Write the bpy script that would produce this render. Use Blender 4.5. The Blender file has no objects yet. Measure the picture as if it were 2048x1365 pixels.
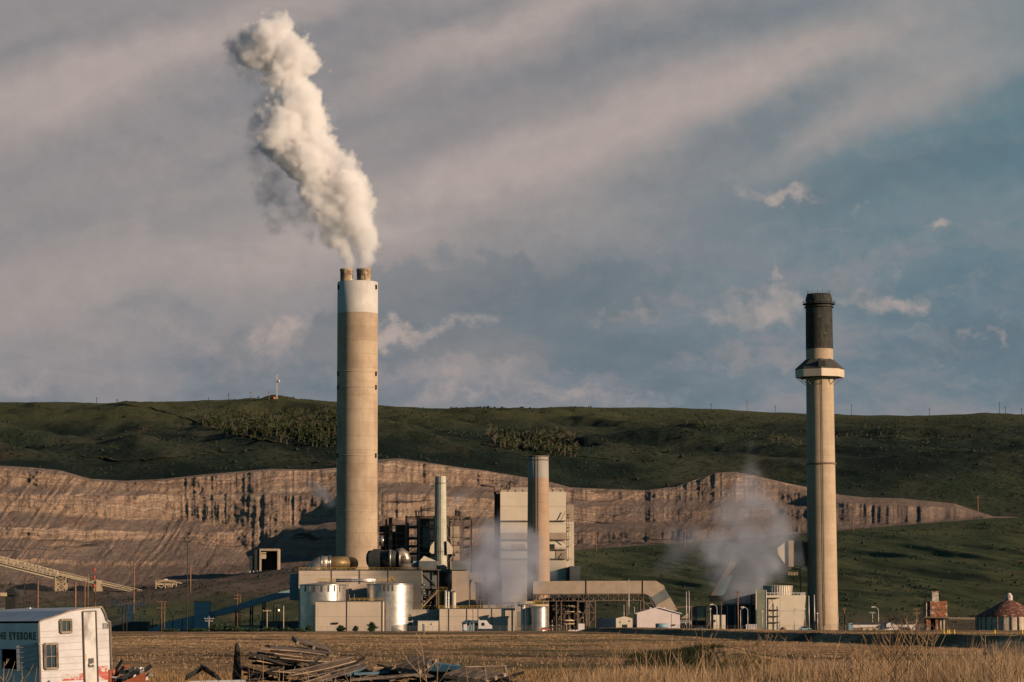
import bpy, math, random
import numpy as np
from mathutils import Vector, Matrix
random.seed(7); rng = np.random.default_rng(7)
scene = bpy.context.scene
# ---------------------------------------------------------------- camera
CAMZ = 2.6; F = 5600.0; PITCH = math.atan(567.5/F); ROLL = math.radians(-0.10)
_f = np.array([0, math.cos(PITCH), math.sin(PITCH)])
_r0 = np.array([1.0, 0, 0]); _u0 = np.array([0, -math.sin(PITCH), math.cos(PITCH)])
_r = math.cos(ROLL)*_r0 + math.sin(ROLL)*_u0
_u = -math.sin(ROLL)*_r0 + math.cos(ROLL)*_u0
cam = bpy.data.cameras.new('camera'); cam_ob = bpy.data.objects.new('camera', cam)
scene.collection.objects.link(cam_ob)
cam.sensor_width = 36.0; cam.lens = 36.0*F/2048
cam.clip_start = 0.5; cam.clip_end = 30000
M = Matrix(((_r[0], _u[0], -_f[0], 0), (_r[1], _u[1], -_f[1], 0), (_r[2], _u[2], -_f[2], CAMZ), (0, 0, 0, 1)))
cam_ob.matrix_world = M
scene.camera = cam_ob

def P(px, py, Y):
    """world point at horizontal distance Y that stands at survey bearing px, py"""
    px = np.asarray(px, float); py = np.asarray(py, float); Y = np.asarray(Y, float)
    a = px-1024; b = 682.5-py
    dx = _r[0]*a+_f[0]*F+_u[0]*b; dy = _r[1]*a+_f[1]*F+_u[1]*b; dz = _r[2]*a+_f[2]*F+_u[2]*b
    t = Y/dy
    return dx*t, Y+0*t, CAMZ+dz*t
def px3(px, py, Y):
    x, y, z = P(px, py, Y); return float(x), float(y), float(z)
def proj(x, y, z):
    v = np.array([x, y, z-CAMZ]); return 1024+F*(v@_r)/(v@_f), 682.5-F*(v@_u)/(v@_f)

def lin(r, g, b):
    f = lambda c: (c/255/12.92) if c <= 10 else (((c/255)+.055)/1.055)**2.4
    return (f(r), f(g), f(b))

# ---------------------------------------------------------------- sun and exposure
SUN_EL = math.radians(13.0); SUN_AZ = math.radians(121.0)     # azimuth clockwise from +Y
sdir = Vector((math.sin(SUN_AZ)*math.cos(SUN_EL), math.cos(SUN_AZ)*math.cos(SUN_EL), math.sin(SUN_EL)))
sl = bpy.data.lights.new('sun', 'SUN'); sl.energy = 5.0; sl.angle = math.radians(0.5); sl.color = (1.0, 0.75, 0.53)
so = bpy.data.objects.new('sun', sl); scene.collection.objects.link(so)
so.rotation_euler = sdir.to_track_quat('Z', 'Y').to_euler()
scene.view_settings.view_transform = 'Standard'; scene.view_settings.look = 'None'
scene.view_settings.exposure = 0.3; scene.view_settings.gamma = 1.0
scene.view_settings.use_curve_mapping = False
cy = scene.cycles
cy.max_bounces = 12; cy.diffuse_bounces = 0; cy.glossy_bounces = 3; cy.volume_bounces = 10; cy.transparent_max_bounces = 12
cy.use_denoising = True
cy.volume_step_rate = 1.0; cy.volume_preview_step_rate = 1.0

# ---------------------------------------------------------------- node helper
class NT:
    def __init__(s, tree): s.t = tree; s.n = tree.nodes; s.l = tree.links
    def node(s, typ, **kw):
        n = s.n.new(typ)
        for k, v in kw.items(): setattr(n, k, v)
        return n
    def put(s, sock, v):
        if v is None: return
        if isinstance(v, bpy.types.NodeSocket): s.l.new(v, sock)
        elif isinstance(v, (tuple, list)) and len(v) == 3 and sock.type == 'RGBA': sock.default_value = (*v, 1)
        else: sock.default_value = v
    def m(s, op, a, b=None, c=None, clamp=False):
        n = s.node('ShaderNodeMath', operation=op, use_clamp=clamp)
        s.put(n.inputs[0], a); s.put(n.inputs[1], b); s.put(n.inputs[2], c); return n.outputs[0]
    def v(s, op, a, b=None, scale=None):
        n = s.node('ShaderNodeVectorMath', operation=op); s.put(n.inputs[0], a); s.put(n.inputs[1], b)
        if scale is not None: s.put(n.inputs['Scale'], scale)
        return n.outputs['Value'] if op in ('DOT_PRODUCT', 'LENGTH', 'DISTANCE') else n.outputs[0]
    def mix(s, fac, a, b, blend='MIX'):
        n = s.node('ShaderNodeMix', data_type='RGBA', blend_type=blend)
        s.put(n.inputs[0], fac); s.put(n.inputs[6], a); s.put(n.inputs[7], b); return n.outputs[2]
    def noise(s, vec, scale=1.0, detail=4, rough=.55, dist=0.0):
        n = s.node('ShaderNodeTexNoise'); s.put(n.inputs['Vector'], vec); n.inputs['Scale'].default_value = scale
        n.inputs['Detail'].default_value = detail; n.inputs['Roughness'].default_value = rough
        n.inputs['Distortion'].default_value = dist; return n.outputs[0]
    def noisec(s, vec, scale=1.0, detail=4, rough=.55):
        n = s.node('ShaderNodeTexNoise'); s.put(n.inputs['Vector'], vec); n.inputs['Scale'].default_value = scale
        n.inputs['Detail'].default_value = detail; n.inputs['Roughness'].default_value = rough; return n.outputs[1]
    def voro(s, vec, scale=1.0, feature='F1', rnd=1.0):
        n = s.node('ShaderNodeTexVoronoi', feature=feature); s.put(n.inputs['Vector'], vec)
        n.inputs['Scale'].default_value = scale; n.inputs['Randomness'].default_value = rnd; return n.outputs['Distance']
    def mul(s, vec, xyz): return s.v('MULTIPLY', vec, xyz)
    def ramp(s, fac, stops, interp='LINEAR'):
        n = s.node('ShaderNodeValToRGB'); s.put(n.inputs[0], fac); cr = n.color_ramp; cr.interpolation = interp
        cr.elements[0].position = stops[0][0]; cr.elements[0].color = (*stops[0][1], 1)
        cr.elements[1].position = stops[-1][0]; cr.elements[1].color = (*stops[-1][1], 1)
        for p, c in stops[1:-1]:
            e = cr.elements.new(p); e.color = (*c, 1)
        return n.outputs[0]
    def step(s, v, a, b):
        n = s.node('ShaderNodeMapRange', interpolation_type='SMOOTHSTEP'); s.put(n.inputs[0], v)
        n.inputs[1].default_value = a; n.inputs[2].default_value = b; return n.outputs[0]
    def sep(s, v):
        n = s.node('ShaderNodeSeparateXYZ'); s.put(n.inputs[0], v); return n.outputs
    def comb(s, x, y, z=0.0):
        n = s.node('ShaderNodeCombineXYZ'); s.put(n.inputs[0], x); s.put(n.inputs[1], y); s.put(n.inputs[2], z); return n.outputs[0]

# ---------------------------------------------------------------- sky
world = bpy.data.worlds.new('World'); scene.world = world; world.use_nodes = True
wt = world.node_tree; wt.nodes.clear(); w = NT(wt)
tc = w.node('ShaderNodeTexCoord'); D = tc.outputs['Generated']
sky = w.node('ShaderNodeTexSky', sky_type='NISHITA'); sky.sun_disc = False
sky.sun_elevation = SUN_EL; sky.sun_rotation = SUN_AZ; sky.altitude = 2000; sky.air_density = 1.2; sky.dust_density = 1.5
sx, sy, sz = w.sep(D)
yy = w.m('MAXIMUM', w.m('ABSOLUTE', sy), 0.12)
U = w.m('DIVIDE', sx, yy); V = w.m('DIVIDE', sz, yy)
# survey units: one unit is 100 px of bearing, v measured up from the horizon
U100 = w.m('MULTIPLY', U, 56.0); V100 = w.m('MULTIPLY', V, 56.0)
uv = w.comb(U100, V100)
wn = w.noisec(uv, .45, 6, .6)
wn2 = w.noisec(uv, 1.6, 5, .6)
uvw = w.v('ADD', uv, w.v('MULTIPLY', w.v('SUBTRACT', wn, (.5, .5, .5)), (1.6, 1.1, 0)))
uvf = w.v('ADD', uvw, w.v('MULTIPLY', w.v('SUBTRACT', wn2, (.5, .5, .5)), (1.5, 1.1, 0)))
def blob(px, py, rx, ry, ang=0.0, vec=None, p=1.0):
    cx = (px-1024)/100; cyy = (1250-py)/100; c, s_ = math.cos(math.radians(ang)), math.sin(math.radians(ang))
    q = w.v('SUBTRACT', vec or uvw, (cx, cyy, 0))
    a = w.v('DOT_PRODUCT', q, (c*100/rx, s_*100/rx, 0)); b = w.v('DOT_PRODUCT', q, (-s_*100/ry, c*100/ry, 0))
    d2 = w.m('ADD', w.m('MULTIPLY', a, a), w.m('MULTIPLY', b, b))
    return w.m('EXPONENT', w.m('MULTIPLY', d2, -p))
def total(bl):
    acc = None
    for wgt, *a in bl:
        b = w.m('MULTIPLY', blob(*a), wgt)
        acc = b if acc is None else w.m('ADD', acc, b)
    return acc
# base: teal blue low right, grey blue high left
tealness = w.step(w.v('DOT_PRODUCT', uvw, (.17, -.11, 0)), -1.3, 1.0)
base = w.mix(tealness, lin(148, 143, 144), lin(96, 127, 138))
lowb = w.step(w.m('ADD', V100, w.m('MULTIPLY', U100, -.10)), 8.4, 4.2)
base = w.mix(w.m('MULTIPLY', lowb, .65), base, lin(112, 125, 137))
# long streaks fanning up to the right
warm = total([
    (.95, 60, 190, 330, 62, 17), (.75, 420, 60, 420, 50, 19), (.55, 900, 110, 330, 55, 22),
    (.80, 1150, 270, 420, 62, 23), (.60, 1500, 150, 420, 75, 22), (.55, 1820, 120, 300, 100, 24),
    (.55, 100, 560, 420, 90, 20), (.60, 560, 480, 380, 70, 26), (.55, 860, 410, 300, 70, 20), (.40, 1750, 230, 300, 38, 20),
    (.45, 1150, 450, 330, 80, 22), (.35, 420, 330, 260, 60, 15), (.55, 1080, 20, 300, 40, 15)])
dark = total([
    (.9, 1180, 110, 420, 34, 17), (.8, 560, 270, 560, 36, 19), (.6, 20, 90, 170, 22, 20), (.85, 1560, 225, 330, 42, 28),
    (.9, 1900, 320, 360, 60, 14), (.6, 900, 260, 260, 34, 16), (.55, 620, 45, 160, 24, 22), (.45, 1300, 400, 260, 60, 24), (.5, 900, 20, 200, 30, 17)])
streakn = w.noise(w.mul(w.v('ADD', w.comb(w.v('DOT_PRODUCT', uv, (.93, .36, 0)), w.v('DOT_PRODUCT', uv, (-.36, .93, 0))), (3, 1, 0)), (.16, .9, 1)), 1.0, 5, .5)
f1 = w.m('ADD', w.m('SUBTRACT', warm, w.m('MULTIPLY', dark, .6)), w.m('MULTIPLY', w.m('SUBTRACT', streakn, .5), .7))
f1 = w.m('MULTIPLY', f1, w.m('SUBTRACT', 1.0, w.m('MULTIPLY', lowb, .55)))
col = w.mix(w.m('MAXIMUM', w.m('MULTIPLY', f1, 1.0), 0.0, clamp=True), base, lin(178, 165, 159))
col = w.mix(w.m('MULTIPLY', w.m('MAXIMUM', w.m('MULTIPLY', f1, -1.0), 0.0), .8, clamp=True), col, lin(92, 112, 124))
# layered cloud low over the ridge
lay = w.noise(w.v('ADD', w.mul(uvw, (.16, .42, 1)), (7.3, 2.2, 0)), 1.0, 7, .6)
lay2 = w.noise(w.v('ADD', w.mul(uvf, (.35, .75, 1)), (1.3, 5.2, 0)), 1.0, 7, .62)
lk = w.m('MULTIPLY', w.m('ADD', .25, w.m('MULTIPLY', lowb, .75)), w.m('SUBTRACT', 1.0, w.m('MULTIPLY', tealness, .35)))
col = w.mix(w.m('MULTIPLY', w.step(lay, .46, .62), w.m('MULTIPLY', lk, .85)), col, lin(160, 150, 149))
col = w.mix(w.m('MULTIPLY', w.step(lay2, .50, .66), w.m('MULTIPLY', lk, .55)), col, lin(172, 158, 154))
col = w.mix(w.m('MULTIPLY', w.step(lay, .50, .36), w.m('MULTIPLY', lk, .75)), col, lin(98, 114, 125))
# low cumulus
def cum(bl, lo, hi, vec): 
    global uvw
    s0 = uvw; uvw = vec; t = total(bl); uvw = s0
    return w.step(w.m('ADD', t, w.m('MULTIPLY', w.m('SUBTRACT', w.noise(uv, 2.2, 7, .62), .5), 1.6)), lo, hi)
c_d = cum([(1, 860, 560, 190, 90, 10), (1, 1050, 620, 240, 60, 0), (1, 950, 700, 260, 50, -4), (.9, 640, 700, 110, 60, 60), (.9, 470, 690, 70, 70, 0),
           (.9, 1300, 560, 180, 60, 10), (.6, 1430, 700, 260, 40, 0), (.8, 1000, 540, 60, 40, 0)], .35, .95, uvf)
col = w.mix(w.m('MULTIPLY', c_d, .42), col, lin(94, 112, 122))
c_w = cum([(.75, 543, 705, 30, 55, 0), (.7, 560, 650, 66, 34, 0), (.5, 500, 665, 80, 30, 20), (.4, 640, 610, 70, 40, 30), (1, 830, 660, 90, 22, 6), (.9, 790, 672, 40, 30, 0), (.8, 940, 640, 60, 22, 20),
           (1, 1560, 600, 60, 42, -20), (.9, 1500, 640, 90, 28, 0), (1, 1760, 590, 110, 24, -6), (.7, 1820, 620, 80, 26, 0), (.9, 1545, 380, 80, 20, 0), (.6, 1570, 372, 60, 14, 0),
           (.8, 1735, 418, 50, 9, -6), (.9, 1885, 455, 22, 18, 0), (.6, 1950, 455, 70, 12, 0), (.9, 1543, 530, 16, 20, 0), (1, 2003, 675, 20, 30, 0), (.8, 1930, 665, 40, 12, 0),
           (.7, 1320, 492, 35, 9, 10), (.8, 880, 775, 50, 40, 0), (.7, 1180, 790, 320, 26, 2), (.8, 1230, 625, 80, 26, 10), (.6, 1390, 600, 100, 34, 0), (.5, 1960, 750, 160, 30, -8), (.45, 1820, 520, 80, 16, 20)], .3, 1.8, uvf)
col = w.mix(w.m('MULTIPLY', c_w, .78), col, lin(188, 170, 161))
fine = w.noise(uv, 2.2, 6, .6)
col = w.mix(.22, col, w.v('MULTIPLY', col, w.comb(w.m('ADD', fine, .5), w.m('ADD', fine, .5), w.m('ADD', fine, .5))))
# cloud deck covers the low sky ahead; it thins towards the zenith and behind
aboveh = w.m('SUBTRACT', 1.0, w.step(sz, .24, .34))
ahead = w.step(sy, .72, .93)
deck = w.m('MULTIPLY', aboveh, ahead)
skyc = w.v('MULTIPLY', sky.outputs[0], (.48, .84, .98))
bg1 = w.node('ShaderNodeBackground'); wt.links.new(skyc, bg1.inputs[0]); bg1.inputs[1].default_value = 0.05
bg2 = w.node('ShaderNodeBackground'); wt.links.new(col, bg2.inputs[0]); bg2.inputs[1].default_value = 0.78
ms = w.node('ShaderNodeMixShader'); wt.links.new(deck, ms.inputs[0]); wt.links.new(bg1.outputs[0], ms.inputs[1]); wt.links.new(bg2.outputs[0], ms.inputs[2])
wo = w.node('ShaderNodeOutputWorld'); wt.links.new(ms.outputs[0], wo.inputs[0])
world.cycles.sampling_method = 'MANUAL'; world.cycles.sample_map_resolution = 512
# ---------------------------------------------------------------- numeric noise
def _hash(ix, iy, seed):
    h = (ix.astype(np.int64)*374761393 + iy.astype(np.int64)*668265263 + seed*1442695041) & 0xffffffff
    h = ((h ^ (h >> 13))*1274126177) & 0xffffffff
    return ((h ^ (h >> 16)) & 0xffff)/65535.0
def vn(x, y, seed=0):
    ix = np.floor(x); iy = np.floor(y); fx = x-ix; fy = y-iy
    fx = fx*fx*(3-2*fx); fy = fy*fy*(3-2*fy)
    a = _hash(ix, iy, seed); b = _hash(ix+1, iy, seed); c = _hash(ix, iy+1, seed); d = _hash(ix+1, iy+1, seed)
    return (a*(1-fx)+b*fx)*(1-fy)+(c*(1-fx)+d*fx)*fy
def fbm(x, y, seed=0, oct=5, g=.5):
    t = 0; a = 1; s = 0
    for o in range(oct):
        t = t+a*vn(x*2**o, y*2**o, seed+o*17); s += a; a *= g
    return t/s
def ridged(x, y, seed=0, oct=4, g=.5):
    t = 0; a = 1; s = 0
    for o in range(oct):
        t = t+a*(1-np.abs(2*vn(x*2**o, y*2**o, seed+o*31)-1)); s += a; a *= g
    return t/s
def sstep(a, b, x):
    t = np.clip((x-a)/(b-a), 0, 1); return t*t*(3-2*t)

# ---------------------------------------------------------------- materials
MATS = {}
def new_mat(name):
    m = bpy.data.materials.new(name); m.use_nodes = True; m.node_tree.nodes.clear()
    MATS[name] = m; return m, NT(m.node_tree)
def finish(m, n, col, rough=.8, metal=0.0, height=None, bstr=.5, bdist=.1, spec=.3):
    b = n.node('ShaderNodeBsdfPrincipled'); n.put(b.inputs['Base Color'], col); n.put(b.inputs['Roughness'], rough)
    n.put(b.inputs['Metallic'], metal); b.inputs['Specular IOR Level'].default_value = spec
    if height is not None:
        bp = n.node('ShaderNodeBump'); bp.inputs['Strength'].default_value = bstr; bp.inputs['Distance'].default_value = bdist
        n.put(bp.inputs['Height'], height); n.l.new(bp.outputs[0], b.inputs['Normal'])
    o = n.node('ShaderNodeOutputMaterial'); n.l.new(b.outputs[0], o.inputs[0]); return m
def mat(name, c1, c2=None, scale=.4, rough=.8, metal=0.0, streak=0.0, scol=(.04, .03, .025), lift=0.0, ribs=0.0, panel=0.0, spots=None, bump=0.0, bscale=4.0, spec=.3):
    """general weathered surface: two-tone mottling, vertical run-off streaks, lift lines, cladding ribs, panel seams, spots of another colour"""
    m, n = new_mat(name); t = n.node('ShaderNodeTexCoord').outputs['Object']
    c2 = c2 or tuple(x*.75 for x in c1)
    f = n.step(n.noise(t, scale, 6, .6), .35, .68)
    col = n.mix(f, c1, c2)
    h = None
    X, Y, Z = n.sep(t)
    if streak:
        s1 = n.noise(n.mul(t, (1, 1, .06)), .8, 5, .6); s2 = n.noise(n.mul(t, (1, 1, .10)), 3.0, 4, .6)
        col = n.mix(n.m('MULTIPLY', n.step(n.m('MULTIPLY', n.m('ADD', s1, s2), .5), .48, .66), streak), col, scol)
    if lift:
        q = n.m('FRACT', n.m('DIVIDE', Z, lift)); ln = n.m('LESS_THAN', q, .06)
        band = n.noise(n.comb(0.0, 0.0, n.m('FLOOR', n.m('DIVIDE', Z, lift))), 3.7, 1)
        k = n.m('SUBTRACT', n.m('ADD', .84, n.m('MULTIPLY', band, .32)), n.m('MULTIPLY', ln, .14))
        col = n.v('MULTIPLY', col, n.comb(k, k, k))
    if spots:
        sc, thr, scl = spots
        col = n.mix(n.step(n.noise(t, scl, 6, .65), thr, thr+.08), col, sc)
    if ribs and False:
        wv = n.m('SINE', n.m('MULTIPLY', n.m('ADD', X, Y), 2*math.pi/ribs)); h = wv
    if panel:
        q = n.m('LESS_THAN', n.m('FRACT', n.m('DIVIDE', Z, panel)), .05); q2 = n.m('LESS_THAN', n.m('FRACT', n.m('DIVIDE', X, panel*2.2)), .02)
        k = n.m('SUBTRACT', 1.0, n.m('MULTIPLY', n.m('MAXIMUM', q, q2), .22)); col = n.v('MULTIPLY', col, n.comb(k, k, k))
    if bump and h is None: h = n.noise(t, bscale, 5, .6)
    r = n.m('ADD', rough-.1, n.m('MULTIPLY', n.noise(t, scale*3, 4, .6), .2))
    return finish(m, n, col, r, metal, h, .6, bump or .05, spec)

# ---------------------------------------------------------------- mesh builder
class MB:
    def __init__(s): s.v = []; s.f = []; s.sm = []; s.cuts = []
    def add(s, vs, fs, smooth=False):
        o = len(s.v); s.cuts.append((o, len(s.f))); s.v.extend(vs); s.f.extend([tuple(i+o for i in f) for f in fs]); s.sm.extend([smooth]*len(fs)); return s
    def box(s, x0, x1, y0, y1, z0, z1):
        return s.add([(x0, y0, z0), (x1, y0, z0), (x1, y1, z0), (x0, y1, z0), (x0, y0, z1), (x1, y0, z1), (x1, y1, z1), (x0, y1, z1)],
                     [(0, 3, 2, 1), (4, 5, 6, 7), (0, 1, 5, 4), (1, 2, 6, 5), (2, 3, 7, 6), (3, 0, 4, 7)])
    def beam(s, a, b, wd=.2, ht=None):
        a = Vector(a); b = Vector(b); d = (b-a)
        if d.length < 1e-6: return s
        d.normalize(); ht = ht or wd
        up = Vector((0, 0, 1)) if abs(d.z) < .95 else Vector((0, 1, 0))
        r = d.cross(up).normalized(); u = r.cross(d)
        vs = []
        for p in (a, b):
            for i, j in ((-1, -1), (1, -1), (1, 1), (-1, 1)): vs.append(tuple(p+r*(i*wd/2)+u*(j*ht/2)))
        return s.add(vs, [(0, 1, 2, 3), (7, 6, 5, 4), (0, 4, 5, 1), (1, 5, 6, 2), (2, 6, 7, 3), (3, 7, 4, 0)])
    def lathe(s, cx, cyy, prof, n=48, cap=True, smooth=True):
        vs = []; fs = []
        for r, z in prof:
            for k in range(n):
                a = 2*math.pi*k/n; vs.append((cx+r*math.cos(a), cyy+r*math.sin(a), z))
        for i in range(len(prof)-1):
            for k in range(n):
                fs.append((i*n+k, i*n+(k+1) % n, (i+1)*n+(k+1) % n, (i+1)*n+k))
        s.add(vs, fs, smooth)
        if cap:
            o = len(s.v)-len(vs)
            s.f.append(tuple(o+k for k in range(n-1, -1, -1))); s.sm.append(False)
            s.f.append(tuple(o+(len(prof)-1)*n+k for k in range(n))); s.sm.append(False)
        return s
    def tube(s, pts, rads, n=10, smooth=True, cap=True):
        pts = [Vector(p) for p in pts]
        if not isinstance(rads, (list, tuple)): rads = [rads]*len(pts)
        vs = []; fs = []; prev = None
        for i, p in enumerate(pts):
            d = (pts[min(i+1, len(pts)-1)]-pts[max(i-1, 0)]).normalized()
            if prev is None:
                ref = Vector((0, 0, 1)) if abs(d.z) < .9 else Vector((0, 1, 0)); r = d.cross(ref).normalized()
            else:
                r = (prev-d*prev.dot(d)).normalized()
            prev = r; u = r.cross(d)
            for k in range(n):
                a = 2*math.pi*k/n; vs.append(tuple(p+(r*math.cos(a)+u*math.sin(a))*rads[i]))
        for i in range(len(pts)-1):
            for k in range(n): fs.append((i*n+k, i*n+(k+1) % n, (i+1)*n+(k+1) % n, (i+1)*n+k))
        s.add(vs, fs, smooth)
        if cap:
            o = len(s.v)-len(vs); s.f.append(tuple(o+k for k in range(n-1, -1, -1))); s.sm.append(False)
            s.f.append(tuple(o+(len(pts)-1)*n+k for k in range(n))); s.sm.append(False)
        return s
    def prism(s, poly, y0, y1):
        """poly of (x, z), extruded from y0 to y1"""
        n = len(poly)
        return s.add([(x, y0, z) for x, z in poly]+[(x, y1, z) for x, z in poly],
                     [tuple(range(n)), tuple(range(2*n-1, n-1, -1))]+[(i, i+n, (i+1) % n+n, (i+1) % n) for i in range(n)])
    def truss(s, a, b, h, nb, wd=.2, drop=Vector((0, 0, -1))):
        """flat truss from a to b (top chord), h deep"""
        a = Vector(a); b = Vector(b); dn = Vector(drop)*h
        s.beam(a, b, wd); s.beam(a+dn, b+dn, wd)
        for i in range(nb+1):
            p = a.lerp(b, i/nb); s.beam(p, p+dn, wd*.8)
            if i < nb:
                q = a.lerp(b, (i+1)/nb)
                if i % 2: s.beam(p, q+dn, wd*.7)
                else: s.beam(p+dn, q, wd*.7)
        return s
    def rail(s, pts, h=1.1, gap=2.2, wd=.14):
        for a, b in zip(pts[:-1], pts[1:]):
            a = Vector(a); b = Vector(b); n = max(1, int((b-a).length/gap)); up = Vector((0, 0, h))
            s.beam(a+up, b+up, wd); s.beam(a+up*.55, b+up*.55, wd*.8)
            for i in range(n+1): p = a.lerp(b, i/n); s.beam(p, p+up, wd)
        return s
    def build(s, name, m, parent=None, loc=None):
        if not s.v: return None
        me = bpy.data.meshes.new(name)
        o = bpy.data.objects.new(name, me); scene.collection.objects.link(o)
        base = Vector((0, 0, 0))
        if parent is not None:
            q = parent
            while q is not None: base += Vector(q.location); q = q.parent
            o.parent = parent
        if loc is not None:
            o.location = Vector(loc)-base; base = Vector(loc)
        arr = np.array(s.v, dtype=float)-np.array(base)
        me.from_pydata([tuple(x) for x in arr], [], s.f)
        me.polygons.foreach_set('use_smooth', s.sm)
        me.materials.append(MATS[m] if isinstance(m, str) else m); me.update()
        return o
def _each(s, name, m, parent):
    for k in range(len(s.cuts)):
        v0, f0 = s.cuts[k]; v1, f1 = s.cuts[k+1] if k+1 < len(s.cuts) else (len(s.v), len(s.f))
        q = MB(); q.v = s.v[v0:v1]; q.f = [tuple(i-v0 for i in f) for f in s.f[f0:f1]]; q.sm = s.sm[f0:f1]; q.build(name, m, parent)
MB.each = _each
def tag(o, label=None, cat=None, group=None, kind=None):
    if label: o['label'] = label
    if cat: o['category'] = cat
    if group: o['group'] = group
    if kind: o['kind'] = kind
    return o
def root(name, label, cat, loc, group=None):
    o = bpy.data.objects.new(name, None); scene.collection.objects.link(o); o.location = loc; o.empty_display_size = .5
    return tag(o, label, cat, group)
def copy_tree(src, loc, label, group=None, rz=None, sc=None):
    def cp(o, par):
        c = o.copy(); scene.collection.objects.link(c)
        if par is not None: c.parent = par; c.matrix_parent_inverse = o.matrix_parent_inverse.copy()
        for ch in o.children: cp(ch, c)
        return c
    r = cp(src, None); r.location = loc; r['label'] = label
    if group: r['group'] = group
    if rz is not None: r.rotation_euler = (0, 0, rz)
    if sc is not None: r.scale = sc if isinstance(sc, tuple) else (sc, sc, sc)
    return r
def grid_mesh(name, X, Y, Z, m, kind='structure', smooth=True):
    nr, nc = X.shape
    co = np.stack([X, Y, Z], -1).reshape(-1, 3).astype(np.float32)
    i = np.arange((nr-1)*nc).reshape(nr-1, nc)[:, :-1].ravel()
    fa = np.stack([i, i+1, i+1+nc, i+nc], 1).astype(np.int32)
    me = bpy.data.meshes.new(name); me.vertices.add(len(co)); me.vertices.foreach_set('co', co.ravel())
    me.loops.add(fa.size); me.loops.foreach_set('vertex_index', fa.ravel())
    me.polygons.add(len(fa)); me.polygons.foreach_set('loop_start', np.arange(0, fa.size, 4, dtype=np.int32))
    me.polygons.foreach_set('loop_total', np.full(len(fa), 4, np.int32))
    me.polygons.foreach_set('use_smooth', np.full(len(fa), smooth))
    me.materials.append(MATS[m]); me.update(calc_edges=True)
    o = bpy.data.objects.new(name, me); scene.collection.objects.link(o)
    if kind: o['kind'] = kind
    return o
def raw_mesh(name, co, fa, m, smooth=False):
    co = np.asarray(co, np.float32).reshape(-1, 3); fa = np.asarray(fa, np.int32); k = fa.shape[1]
    me = bpy.data.meshes.new(name); me.vertices.add(len(co)); me.vertices.foreach_set('co', co.ravel())
    me.loops.add(fa.size); me.loops.foreach_set('vertex_index', fa.ravel())
    me.polygons.add(len(fa)); me.polygons.foreach_set('loop_start', np.arange(0, fa.size, k, dtype=np.int32))
    me.polygons.foreach_set('loop_total', np.full(len(fa), k, np.int32))
    me.polygons.foreach_set('use_smooth', np.full(len(fa), smooth))
    me.materials.append(MATS[m] if isinstance(m, str) else m); me.update(calc_edges=True)
    o = bpy.data.objects.new(name, me); scene.collection.objects.link(o); return o
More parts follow.
